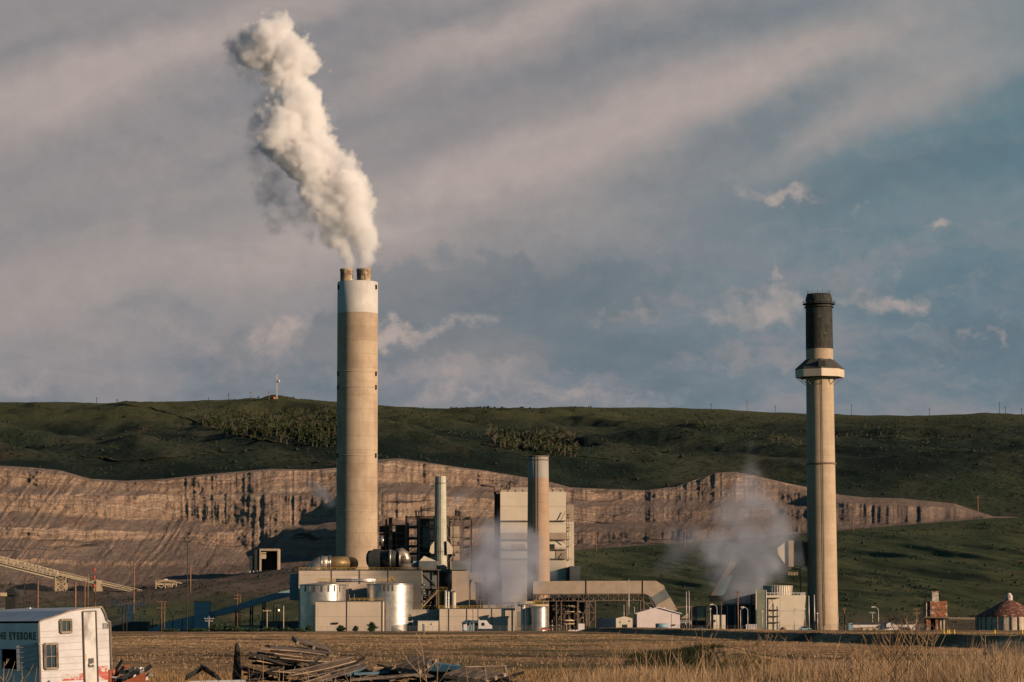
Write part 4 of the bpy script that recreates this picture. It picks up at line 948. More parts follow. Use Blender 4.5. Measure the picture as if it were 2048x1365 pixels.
# ---------------------------------------------------------------- long breeching duct on trusses
YL = 1206.0
c = root('breeching_duct', 'long boxy tan duct on a steel trestle, bending down at its right end', 'duct', (X_(1200, YL), YL+4, 0))
seg = [(1066, 1163, 1189), (1170.5, 1162.5, 1188), ]
b = MB(); 
def slab(b, pts, y0, y1): b.prism([(X_(a, YL, q), Z_(q, YL)) for a, q in pts], y0, y1)
slab(b, [(1066, 1188.5), (1066, 1163), (1170, 1162.5), (1170, 1188)], YL, YL+9); b.build('duct_section', 'duct_skin', c)
b = MB(); slab(b, [(1173, 1188), (1173, 1162.5), (1283, 1162.5), (1283, 1188)], YL, YL+9); b.build('duct_section', 'duct_skin', c)
b = MB(); slab(b, [(1286, 1188), (1286, 1162.5), (1312, 1162.5), (1328, 1172), (1330, 1178), (1302, 1196), (1294, 1190)], YL, YL+9); b.build('duct_bend', 'duct_skin', c)
b = MB(); slab(b, [(1302, 1196.2), (1330.2, 1178.2), (1340, 1195), (1311, 1212)], YL+.05, YL+8.9); b.build('expansion_joint', 'panel_grey', c)
b = MB(); slab(b, [(1311, 1212.2), (1340.2, 1195.2), (1362, 1232), (1362, 1255), (1330, 1255)], YL, YL+9); b.build('duct_drop', 'duct_skin', c)
b = MB()
for a in (1171.5, 1284.5): slab(b, [(a-1.4, 1189), (a-1.4, 1162), (a+1.4, 1162), (a+1.4, 1189)], YL+.3, YL+8.7)
b.each('joint_gap', 'black_steel', c)
b = MB()
for yy_ in (YL+.5, YL+8.5):
    b.truss((X_(1068, YL), yy_, Z_(1190, YL)), (X_(1287, YL), yy_, Z_(1189, YL)), W(12.5, YL), 22, .32)
b.beam(px3(1287, 1189, YL+.5), px3(1297, 1192, YL+.5), .4); b.beam(px3(1297, 1192, YL+.5), px3(1309, 1216, YL+.5), .45); b.beam(px3(1287, 1202, YL+.5), px3(1306, 1222, YL+.5), .3)
b.build('truss', 'steel_brown', c)
b = MB()
for pxx in (1113, 1123, 1156, 1174, 1179, 1191, 1253, 1256, 1281, 1288):
    for yy_ in (YL+.5, YL+8.5): b.beam((X_(pxx, YL), yy_, Z_(1202, YL)), (X_(pxx, YL), yy_, -.2), .4 if pxx % 2 else .55)
for (a, q, a2, q2) in ((1156, 1250, 1178, 1207), (1156, 1226, 1192, 1226), (1179, 1250, 1191, 1230), (1179, 1205, 1191, 1226), (1156, 1204, 1192, 1204), (1281, 1220, 1306, 1220), (1288, 1206, 1306, 1208)):
    b.beam(px3(a, q, YL+.5), px3(a2, q2, YL+.5), .3)
b.each('trestle_leg', 'steel_brown', c)

# process area under the duct
c = root('process_rack', 'dark tangle of pipes, vessels and steel under the long tan duct', 'pipe rack', (X_(1130, 1214), 1218, 0))
Y = 1216; b = MB(); b.box(X_(1096, Y), X_(1170, Y), Y+10, Y+20, 0, Z_(1195, Y)); b.build('backing_building', 'black_steel', c)
rnd = random.Random(5); b = MB()
for k in range(8): xx = 1098+k*10; b.beam((X_(xx, Y), Y, 0), (X_(xx, Y), Y, Z_(1205, Y)), .35)
for yp in (1214, 1228, 1240): b.beam((X_(1095, Y), Y, Z_(yp, Y)), (X_(1192, Y), Y, Z_(yp, Y)), .35)
for k in range(7): b.beam(px3(1098+k*10, 1240, Y), px3(1108+k*10, 1214, Y), .2)
b.build('frame', 'steel_brown', c)
b = MB()
for k in range(16): 
    xx = rnd.uniform(1098, 1166); h = rnd.uniform(8, 26); b.tube([(X_(xx, Y+3), Y+3, 0), (X_(xx, Y+3), Y+3, Z_(1258-h, Y))], rnd.uniform(.4, 1.3), 12)
b.each('vessel', 'duct_skin', c)
b = MB()
for k in range(9): yp = rnd.uniform(1212, 1250); a0 = rnd.uniform(1096, 1130); b.tube([px3(a0, yp, Y-1), px3(a0+rnd.uniform(20, 55), yp, Y-1)], .22, 6)
b.build('pipes', 'steel_tan', c)
b = MB(); boxp(b, 1108, 1140, 1213, 1227, Y+5, 4); b.build('clad_room', 'panel_brownish', c)

# small tank group
c, *_ = tank(1062, 1095.5, 1214, 1178, 'small shiny steel tank at the left end of the long tan duct', 40)
for (a, b_, yt, lab) in ((1042, 1051, 1211, 'slim grey silo left of the small shiny tank, with pipework'), (1051.5, 1061, 1215, 'slim pale silo touching the small shiny tank')):
    tank(a, b_, yt, 1180, lab, 20, 'silo', 'panel_pale', name='silo')
c = root('pipe_bridge', 'yellow and tan pipe bridge over the small shiny tank', 'walkway', (X_(1075, 1184), 1184, 0))
b = MB(); Y = 1186
b.rail([px3(1068, 1212, Y), px3(1082, 1212, Y)], 1.2, 1.2, .18); b.rail([px3(1068, 1207, Y), px3(1082, 1207, Y)], 1.2, 1.2, .18); b.build('railing', 'yellow_rail', c)
b = MB(); b.box(X_(1050, Y), X_(1070, Y), Y, Y+2, Z_(1208, Y), Z_(1203, Y)); b.build('trough', 'steel_tan', c)
b = MB(); b.tube([px3(1036, 1211, Y), px3(1097, 1211, Y)], .35, 8)
for a in (1036, 1040, 1056, 1097): b.beam(px3(a, 1210, Y), px3(a, 1255, Y), .3)
b.truss(px3(1082, 1203, Y), px3(1097, 1203, Y), W(12, Y), 3, .2); b.build('pipes', 'steel_tan', c)

# ---------------------------------------------------------------- sheds
Y = 1172; c = root('shed', 'large pinkish white gabled metal shed at the foot of the bent duct', 'shed', (X_(1316, Y), Y+8, 0))
x0, x1, xp = X_(1274, Y), X_(1360, Y), X_(1317, Y); ze, zp = Z_(1228, Y), Z_(1216.5, Y)
b = MB(); b.prism([(x0, -.2), (x1, -.2), (x1, ze), (xp, zp), (x0, ze)][::-1], Y, Y+16); b.build('wall', 'white_shed', c)
b = MB(); 
for sx_, xe_ in ((-1, x0-.8), (1, x1+.8)):
    zz_ = ze-.25; b.prism([(xp, zp+.02), (xp, zp+.4), (xe_, zz_+.35), (xe_, zz_)] if sx_ < 0 else [(xp, zp+.02), (xe_, zz_), (xe_, zz_+.35), (xp, zp+.4)], Y-.6, Y+16.6)
b.build('roof', 'white_paint', c)
b = MB(); b.box(X_(1343, Y)-.05, X_(1343, Y)+.05, Y-.06, Y-.003, 0, ze); b.build('door_seam', 'steel_brown', c)
for pxx in (1302, 1330): b = MB(); b.box(X_(pxx, Y)-.35, X_(pxx, Y)+.35, Y+2, Y+3, ze+1.0, ze+2.6); b.build('roof_vent', 'white_paint', c)
b = MB(); b.lathe(X_(1349, Y), Y-.4, [(.5, 2.2), (.5, 2.7)], 10); b.build('fixture', 'steel_brown', c)
Y = 1160; c = root('shed', 'small cream shed with a shaded blue left side and a dark doorway', 'shed', (X_(1240, Y), Y+4, 0))
b = MB()
xa_, xb2, xc_ = X_(1232, Y), X_(1265, Y), X_(1249, Y); z1_, z2_ = Z_(1237.5, Y), Z_(1233.5, Y)
b.prism([(xa_, -.2), (xb2, -.2), (xb2, z1_), (xc_, z2_), (xa_, z1_)][::-1], Y, Y+9); b.build('wall', 'panel_pale', c)
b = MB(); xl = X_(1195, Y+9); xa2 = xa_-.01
b.add([(xa2, Y, -.2), (xl, Y+26, -.2), (xl, Y+26, z1_), (xa2, Y, z1_), (xa2, Y+26, z1_), (xa2, Y+26, -.2)], [(0, 3, 2, 1), (3, 4, 2), (1, 2, 4, 5), (0, 5, 4, 3)]); b.build('side_wall', 'panel_blue', c)  # blue wall colour paints in the shade of this side
b = MB(); b.box(X_(1244.5, Y), X_(1254.5, Y), Y-.1, Y-.01, 0, 2.6); b.build('door', 'black_steel', c)
b = MB(); b.box(X_(1257, Y), X_(1260, Y), Y-.1, Y-.01, 3.8, 4.3); b.box(X_(1239, Y), X_(1241, Y), Y-.1, Y-.01, 3.3, 3.8); b.build('vent_hole', 'black_steel', c)

# ---------------------------------------------------------------- cooling tower block, right
Y = 1186; c = root('cooling_tower', 'pale cooling tower block with ribbed fan stack and olive end panel, beside the sooty chimney', 'cooling tower', (X_(1560, Y), Y+14, 0))
zr4 = Z_(1192, Y)
b = MB(); b.prism([(X_(1533, Y), -.2), (X_(1606, Y), -.2), (X_(1612.5, Y), zr4), (X_(1533, Y), zr4)][::-1], Y, Y+24); b.build('wall', 'panel_pale', c)
b = MB(); boxp(b, 1512.5, 1532.8, 1181, 1262, Y-2, 3, -.2); b.build('end_panel', 'panel_olive', c)
b = MB()
for a in (1512.3, 1532.5): b.beam(px3(a, 1181, Y-2.1), px3(a, 1262, Y-2.1), .3)
b.build('corner_trim', 'white_paint', c)
xf, rf = X_(1556.5, Y+12), W(29, Y+12)
b = MB(); b.lathe(xf, Y+12, [(rf*.93, zr4), (rf*1.0, Z_(1172, Y)), (rf*.92, Z_(1172, Y)), (rf*.88, zr4+1)], 40, cap=False); b.build('fan_stack', 'panel_pale', c)
b = MB()
for k in range(40): a = 2*math.pi*k/40; b.beam((xf+rf*.95*math.cos(a), Y+12+rf*.95*math.sin(a), zr4), (xf+rf*1.02*math.cos(a), Y+12+rf*1.02*math.sin(a), Z_(1172, Y)), .14)
b.build('stack_ribs', 'panel_brownish', c)
b = MB(); b.rail([(X_(1534, Y), Y+.2, zr4), (X_(1612, Y), Y+.2, zr4)], 1.15, 1.5, .14); b.rail([(X_(1612, Y), Y+.2, zr4), (X_(1612, Y), Y+22, zr4)], 1.15, 2, .14); b.build('railing', 'white_paint', c)
b = MB()
for yp in (1197, 1221, 1233.5, 1246): b.box(X_(1534, Y), X_(1559, Y), Y-1.3, Y-.01, Z_(yp, Y)-.12, Z_(yp, Y)+.12)
for a in (1536.5, 1545): b.beam(px3(a, 1196, Y-1.2), px3(a, 1262, Y-1.2), .22)
for k in range(4): b.beam(px3(1536.5, 1246-k*12, Y-1.2), px3(1545, 1234-k*12, Y-1.2), .16)
b.build('fire_escape', 'steel_brown', c)
b = MB(); 
px_far = 1452; yf_ = Y+150
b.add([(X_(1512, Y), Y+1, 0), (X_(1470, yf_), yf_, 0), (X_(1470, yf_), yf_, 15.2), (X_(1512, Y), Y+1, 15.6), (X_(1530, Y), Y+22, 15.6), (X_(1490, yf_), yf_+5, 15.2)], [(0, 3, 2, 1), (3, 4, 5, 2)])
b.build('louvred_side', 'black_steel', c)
b = MB()
for k in range(5):
    t_ = (k+1)/6; x_ = X_(1512, Y)*(1-t_)+X_(1470, yf_)*t_; y_ = (Y)*(1-t_)+yf_*t_; b.beam((x_-.3, y_, 0), (x_-.3, y_, 15), .5)
for z_ in (7, 11): b.beam((X_(1512, Y)-.3, Y+1, z_), (X_(1470, yf_)-.3, yf_, z_), .4)
b.build('side_frame', 'panel_grey', c)
Y = 1200
c = root('switch_room', 'dark blue shaded equipment building left of the cooling tower', 'building', (X_(1480, Y), Y+5, 0))
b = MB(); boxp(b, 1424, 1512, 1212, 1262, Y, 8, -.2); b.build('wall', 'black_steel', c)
b = MB(); boxp(b, 1450, 1505, 1208, 1211.9, Y-.5, 9); b.build('roof', 'panel_grey', c)
b = MB()
for k in range(5): b.beam(px3(1440+k*15, 1212, Y-.3), px3(1440+k*15, 1262, Y-.3), .4)
b.build('frame', 'panel_blue', c)
Y = 1178; c = root('equipment_room', 'small square beige cabin with a dark pipe down its front', 'cabin', (X_(1439, Y), Y+2, 0))
b = MB(); boxp(b, 1427, 1451, 1231, 1262, Y, 5, -.1); b.build('wall', 'panel_pale', c)
b = MB(); b.beam(px3(1443, 1205, Y-.3), px3(1443, 1260, Y-.3), .25); b.build('downpipe', 'steel_brown', c)
b = MB(); b.box(X_(1429, Y), X_(1431, Y), Y-.3, Y-.01, 3.6, 4.5); b.build('meter_box', 'black_steel', c)

# inclined gallery coming out of the steam, and its transfer box by the right chimney
Y = 1235; c = root('conveyor_gallery', 'inclined tan conveyor gallery rising through the steam, left of the cooling tower', 'conveyor', (X_(1440, Y), Y, 0))
b = MB(); b.prism([(X_(a, Y), Z_(q, Y)) for a, q in ((1422, 1192), (1462, 1124), (1474, 1128), (1455, 1155), (1437, 1172), (1434, 1192))], Y, Y+5); b.build('gallery_roof', 'duct_skin', c)
b = MB(); b.prism([(X_(a, Y), Z_(q, Y)) for a, q in ((1434.3, 1173), (1455.3, 1155.4), (1466, 1150), (1452, 1185), (1440, 1198), (1434.3, 1192))], Y+.5, Y+8); b.build('gallery_side', 'panel_blue', c)
b = MB(); b.box(X_(1421, Y), X_(1451, Y), Y-1, Y+6, Z_(1204, Y), Z_(1192.5, Y)); b.build('tail_house', 'black_steel', c)
b = MB()
for a in (1424, 1449): b.beam(px3(a, 1204, Y), (px3(a, 1204, Y)[0], Y, 0), .5)
b.each('leg', 'steel_brown', c)
Y = 1232; c = root('transfer_house', 'pale boxy duct inlet with a pointed side, hung left of the sooty chimney', 'duct', (X_(1590, Y), Y, Z_(1165, Y)))
b = MB(); b.box(X_(1577, Y), X_(1603.5, Y), Y-4, Y+6, Z_(1135, Y), Z_(1083, Y)); b.build('casing', 'duct_skin', c)
b = MB(); b.prism([(X_(a, Y), Z_(q, Y)) for a, q in ((1574.5, 1083), (1574.5, 1134), (1570, 1131), (1556, 1110), (1555, 1098))], Y-3.5, Y+6); b.build('inlet_cone', 'panel_pale', c)
b = MB(); b.box(X_(1574.6, Y), X_(1576.9, Y), Y-4.2, Y+6, Z_(1136, Y), Z_(1083, Y)); b.box(X_(1603.6, Y), X_(1606.5, Y), Y-4.2, Y+6, Z_(1136, Y), Z_(1083, Y)); b.each('flange', 'black_steel', c)
b = MB(); b.box(X_(1607, Y), X_(1622, Y), Y-2, Y+6, Z_(1134, Y), Z_(1086, Y)); b.build('stack_inlet', 'panel_grey', c)
b = MB(); b.rail([px3(1577, 1151, Y-5), px3(1613, 1151, Y-5)], 1.3, 1.3, .16); b.box(X_(1577, Y), X_(1613, Y), Y-5, Y-1, Z_(1151, Y)-.2, Z_(1151, Y)); b.build('platform', 'steel_tan', c)
b = MB(); b.beam(px3(1600, 1135, Y-3), (px3(1600, 1135, Y)[0], Y-3, 0), .5); b.beam(px3(1580, 1137, Y-3), px3(1598, 1139, Y-3), .7); b.each('support_leg', 'steel_brown', c)

# low tan structure between white shed and cooling area
Y = 1200; c = root('hopper_building', 'tan tapered hopper building with a braced steel bay, right of the white gabled shed', 'building', (X_(1400, Y), Y, 0))
b = MB(); b.prism([(X_(a, Y), Z_(q, Y)) for a, q in ((1362, 1238), (1382, 1222), (1382, 1214), (1414, 1216), (1410, 1236))], Y, Y+7); b.build('casing', 'duct_skin', c)
b = MB(); 
for a in (1383, 1393, 1411): b.beam(px3(a, 1212, Y-.5), (px3(a, 1212, Y)[0], Y-.5, 0), .4)
b.beam(px3(1383, 1212, Y-.5), px3(1393, 1234, Y-.5), .25); b.beam(px3(1393, 1212, Y-.5), px3(1383, 1234, Y-.5), .25); b.beam(px3(1350, 1215, Y-.5), px3(1415, 1213, Y-.5), .45)
b.build('frame', 'steel_brown', c)
b = MB(); boxp(b, 1362, 1412, 1242, 1262, Y+1, 5, 0); b.build('bunker', 'black_steel', c)
b = MB(); b.rail([px3(1360, 1250, Y-2), px3(1382, 1250, Y-2)], 1.6, 2, .2); b.build('railing', 'white_paint', c)

Y = 1246; c = root('turbine_hall', 'dark low plant block behind the grey steam, left of the boiler house', 'building', (X_(970, Y), Y+8, 0))
b = MB(); boxp(b, 939, 1004, 1150, 1262, Y, 16, -.2); b.build('wall', 'black_steel', c)
b = MB(); boxp(b, 966, 1000.8, 1118, 1150, Y+8, 12); b.build('upper_wall', 'panel_grey', c)
b = MB()
for k in range(6): b.beam(px3(942+k*12, 1150, Y-.3), px3(942+k*12, 1262, Y-.3), .35)
for q_ in (1165, 1182, 1200): b.beam(px3(939, q_, Y-.3), px3(1004, q_, Y-.3), .3)
b.build('frame', 'steel_brown', c)
b = MB(); b.tube([px3(986, 1208, Y-20), px3(1040, 1206, Y-20)], .5, 10); b.build('header_pipe', 'panel_grey', c)
# ---------------------------------------------------------------- blue covered conveyor on the left
Y = 1268
c = root('covered_conveyor', 'long blue covered conveyor climbing to the cream building, in shade', 'conveyor', (X_(500, Y), Y, 0))
def sloped(b, pts_top, thick, y0, y1, Y):
    b.prism([(X_(a, Y), Z_(q, Y)) for a, q in pts_top]+[(X_(a, Y), Z_(q+thick, Y)) for a, q in reversed(pts_top)], y0, y1)
b = MB(); sloped(b, [(418, 1224), (470, 1209), (540, 1188), (592, 1176)], 13, Y, Y+5, Y); b.build('gallery', 'panel_blue', c)
b = MB()
for a, q in ((474, 1222), (503, 1210), (528, 1203)):
    for o in (-2.2, 2.2): b.beam(px3(a+o, q, Y+2), (px3(a+o, q, Y+2)[0], Y+2, 0), .6)
    b.beam(px3(a-2, q+8, Y+2), px3(a+2, q+24, Y+2), .3)
b.build('trestle', 'black_steel', c)
Y = 1262; c = root('transfer_tower', 'blue box shaped transfer tower at the low end of the covered conveyor', 'building', (X_(403, Y), Y, 0))
b = MB(); boxp(b, 388, 417.5, 1203, 1262, Y, 10, -.2); b.build('wall', 'panel_blue', c)
b = MB(); boxp(b, 387.6, 418, 1202.4, 1203, Y-.2, 10.4); b.build('roof', 'roof_dark', c)
c = root('covered_conveyor', 'low blue covered conveyor left of the box shaped transfer tower', 'conveyor', (X_(340, Y), Y, 0))
b = MB(); sloped(b, [(296, 1258), (330, 1243), (387.5, 1230)], 24, Y+2, Y+7, Y); b.build('gallery', 'panel_blue', c)
b = MB()
for a in (305, 322, 346, 365): b.beam(px3(a, 1238, Y-2), (px3(a, 1238, Y)[0], Y-2, 0), .35)
b.build('frame', 'black_steel', c)
# low sheds in the shade; the leftmost has shade put into its dark wall colour
for (a, b_, yt, Y, lab, m_) in ((216, 296, 1243, 1278, 'long low dark shed just right of the white trailer', 'duct_dark'), (474, 520, 1251, 1240, 'low grey flat shed under the covered conveyor', 'panel_brownish'),
                            (520, 596, 1243, 1246, 'low dark shed between the flat grey shed and the cream building', 'panel_grey')):
    c = root('low_shed', lab, 'shed', (X_((a+b_)/2, Y), Y+4, 0))
    b = MB(); boxp(b, a, b_, yt, 1262, Y, 9, -.1); b.build('wall', m_, c)
    b = MB(); boxp(b, a-.6, b_+.6, yt-.9, yt-.02, Y-.4, 9.8); b.build('roof', 'roof_dark', c)
    b = MB()
    for k in range(3): x_ = a+(b_-a)*(k+.6)/3.4; boxp(b, x_, x_+3.5, yt+5, 1262, Y-.06, .05, 0)
    b.build('door', 'black_steel', c)

# ---------------------------------------------------------------- lattice conveyor by the mine
Y = 1800.0
mat('steel_cream', (.62, .50, .33), (.5, .39, .25), .8, .6)
def gz(a, Y): return float(ground_z(X_(a, Y), Y))
c = root('lattice_conveyor', 'pale yellow lattice conveyor sloping down to the right below the mine face', 'conveyor', (X_(120, Y), Y, gz(120, Y)))
b = MB()
A = px3(-60, 1098, Y); B = px3(115, 1142, Y)
dz = W(12.5, Y)
for o in (0, 4):
    b.truss((A[0], Y+o, A[2]), (B[0], Y+o, B[2]), dz, 24, .3)
    b.beam((A[0], Y+o, A[2]-dz-1.4), (B[0], Y+o, B[2]-dz-1.4), .6)
b.beam((B[0], Y, B[2]), (B[0], Y, B[2]-dz), .7)
b.build('enclosed_truss', 'steel_cream', c)
b = MB(); b.beam((A[0], Y+2, A[2]-dz-.4), (B[0], Y+2, B[2]-dz-.4), 3.2, .5); B2 = px3(283, 1184, Y); b.beam((B[0], Y+2, B[2]-dz+.6), (B2[0], Y+2, B2[2]), 3, .4); b.build('belt', 'coal', c)
b = MB(); A2 = px3(118, 1147, Y)
for o in (0, 4):
    b.truss((A2[0], Y+o, A2[2]), (B2[0], Y+o, B2[2]), W(4.5, Y), 22, .28)
b.beam((A2[0], Y-.3, A2[2]+1.2), (B2[0], Y-.3, B2[2]+1.2), .3)
for k in range(40): t_ = k/39; p_ = Vector(A2).lerp(Vector(B2), t_); b.beam(p_, p_+Vector((0, 0, 1.3)), .18)
b.build('open_truss', 'steel_cream', c)
for a0, a1, yt in ((110, 131, 1150), (188, 203, 1172)):
    b = MB(); xs = [X_(a0, Y), X_(a1, Y)]; z0, z1 = gz((a0+a1)/2, Y)-1, Z_(yt, Y)
    for o in (-.5, 4.5):
        for x_ in xs: b.beam((x_, Y+o, z0), (x_, Y+o, z1), .55)
        n_ = 3 if yt < 1160 else 1
        for k in range(n_):
            za, zc_ = z0+(z1-z0)*k/n_, z0+(z1-z0)*(k+1)/n_
            b.beam((xs[0], Y+o, za), (xs[1], Y+o, zc_), .35); b.beam((xs[1], Y+o, za), (xs[0], Y+o, zc_), .35); b.beam((xs[0], Y+o, zc_), (xs[1], Y+o, zc_), .4)
    b.build('support_tower', 'steel_tan', c)
b = MB(); x_ = X_(188, Y); zz_ = gz(188, Y)
for k in range(6): 
    if k % 2 == 0: b.tube([(x_, Y-1.5, zz_+2+k*2.6), (x_, Y-1.5, zz_+2+(k+1)*2.6)], .6, 10)
b.build('vent_stack', 'red_paint', c)
b = MB(); b.box(X_(192, Y), X_(200, Y), Y-1, Y+3, gz(196, Y), gz(196, Y)+7); b.build('drive_house', 'steel_tan', c)
b = MB(); b.box(X_(276, Y), X_(283, Y), Y-1, Y+5, gz(280, Y)-2, Z_(1181, Y)); b.build('tail_hopper', 'steel_tan', c)

Y = 1815.0; c = root('truck_hopper', 'pale yellow steel hopper frame with a flat top, right of the lattice conveyor', 'hopper', (X_(335, Y), Y, gz(335, Y)))
b = MB(); z0 = gz(335, Y)
b.box(X_(311, Y), X_(350, Y), Y, Y+6, Z_(1169, Y), Z_(1166, Y))
b.beam(px3(311, 1167, Y), px3(330, 1161, Y), .5); b.beam(px3(330, 1161, Y), px3(364, 1167, Y), .6); b.build('top_deck', 'steel_tan', c)
b = MB(); b.box(X_(327, Y), X_(333, Y), Y+1, Y+4, Z_(1162, Y), Z_(1157, Y)); b.build('bin', 'white_paint', c)
b = MB()
for a in (312, 331, 345, 353):
    b.beam(px3(a, 1167, Y), (px3(a, 1167, Y)[0], Y, z0-2), .6); b.beam(px3(a, 1167, Y+5), (px3(a, 1167, Y+5)[0], Y+5, z0-2), .5)
for a, a2 in ((312, 322), (331, 322), (331, 344), (345, 334)): b.beam(px3(a, 1169, Y), (X_(a2, Y), Y, z0), .4)
b.rail([px3(311, 1166, Y), px3(350, 1166, Y)], 1.6, 3, .25); b.each('leg', 'steel_tan', c)

# dump shed on the mine road
Y = 1932.0; z0 = gz(530, Y)
c = root('dump_shed', 'open fronted shed with a pale frame and black inside, under the mine face', 'shed', (X_(530, Y), Y, z0))
zt_, zb0 = Z_(1097, Y), Z_(1147, Y)
b = MB(); x0, x1 = X_(518, Y), X_(556, Y); t_ = W(2.2, Y)
b.box(x0, x0+t_, Y, Y+16, zb0, zt_); b.box(x1-t_, x1, Y, Y+16, zb0, zt_); b.box(x0+t_, x1-t_, Y, Y+16, zt_-2*t_, zt_); b.build('frame', 'duct_skin', c)
b = MB(); b.box(x0+t_, x1-t_, Y+14, Y+15.9, zb0, zt_-2*t_); b.build('back_wall', 'black_steel', c)
b = MB(); b.box(x0+t_+.05, X_(531, Y), Y+1.2, Y+1.6, Z_(1117, Y), Z_(1108, Y)); b.box(x0+t_+.05, X_(531, Y), Y+1.2, Y+1.6, Z_(1106.5, Y), Z_(1104, Y)); b.build('hanging_panel', 'steel_tan', c)
b = MB(); b.box(X_(508, Y), x0-.02, Y+1, Y+16, zb0, Z_(1099, Y)); b.box(X_(497, Y), X_(508, Y)-.02, Y+2, Y+14, zb0, Z_(1111, Y)); b.build('side_lean_to', 'duct_dark', c)
b = MB()
for a in (500, 507, 515): b.beam(px3(a, 1142, Y-.5), px3(a, 1148, Y-.5), .5)
b.each('leg', 'white_paint', c)
# coal heaps
def heap(label, px0, px1, yt, Y, dep, m='coal', name='coal_heap', cat='heap', group=None, seed=1, jag=1.0):
    xa, xb_ = X_(px0, Y), X_(px1, Y); n = 40; cxh, rxh = (xa+xb_)/2, (xb_-xa)/2; z0 = gz((px0+px1)/2, Y) if Y > 1300 else float(ground_z(cxh, Y)); H = Z_(yt, Y)-z0
    u = np.linspace(-1, 1, n); uu, vv = np.meshgrid(u, u)
    h = np.clip(1-np.sqrt(uu**2+vv**2), 0, 1)**.8*(.75+.5*fbm(uu*3+seed, vv*3, seed, 4)*jag)
    XX = cxh+uu*rxh; YY_ = Y+vv*dep; ZZ = ground_z(XX, YY_)-.3+h*H
    o = grid_mesh(name, XX, YY_, ZZ, m, kind=None); tag(o, label, cat, group); return o
heap('black coal bank below the open fronted dump shed', 474, 562, 1141, 1915, 28, seed=4)
heap('long black coal pile beside the lattice conveyor tail', 275, 420, 1166, 1850, 20, seed=7)
heap('black coal pile under the tall conveyor tower', 20, 118, 1162, 1850, 22, seed=9)
heap('low black coal pile between the two conveyor towers', 128, 186, 1168, 1860, 18, seed=11)

# ---------------------------------------------------------------- far left equipment
Y = 1210; c = root('loading_hopper', 'dark loading hopper with a tan roof, at the far left edge above the trailer', 'hopper', (X_(15, Y), Y, 0))
b = MB(); boxp(b, 10, 30, 1186, 1262, Y, 6, 0); b.build('casing', 'black_steel', c)
b = MB(); b.prism([(X_(a, Y), Z_(q, Y)) for a, q in ((8, 1188), (14, 1176), (26, 1174), (33, 1186), (32, 1190))], Y-1, Y+7); b.build('crusher', 'black_steel', c)
b = MB(); boxp(b, -40, 12, 1184, 1191, Y-2, 10); b.build('roof', 'steel_tan', c)
b = MB(); boxp(b, -40, 9, 1214, 1262, Y-1, 5, 0); b.build('lower_wall', 'panel_grey', c)
Y = 1235; c, *_ = tank(49, 64, 1214, Y, 'small white upright tank behind the trailer roof', 24)
Y = 1400; x_ = X_(38, Y); z_ = gz(38, Y); c = root('culvert_tank', 'round tan drum lying end-on beside the dark loading hopper', 'tank', (x_, Y, z_))
b = MB(); b.tube([(x_, Y, z_+1.4), (x_+.6, Y+7, z_+1.4)], W(6.5, Y), 24, smooth=False); b.build('shell', 'steel_tan', c)

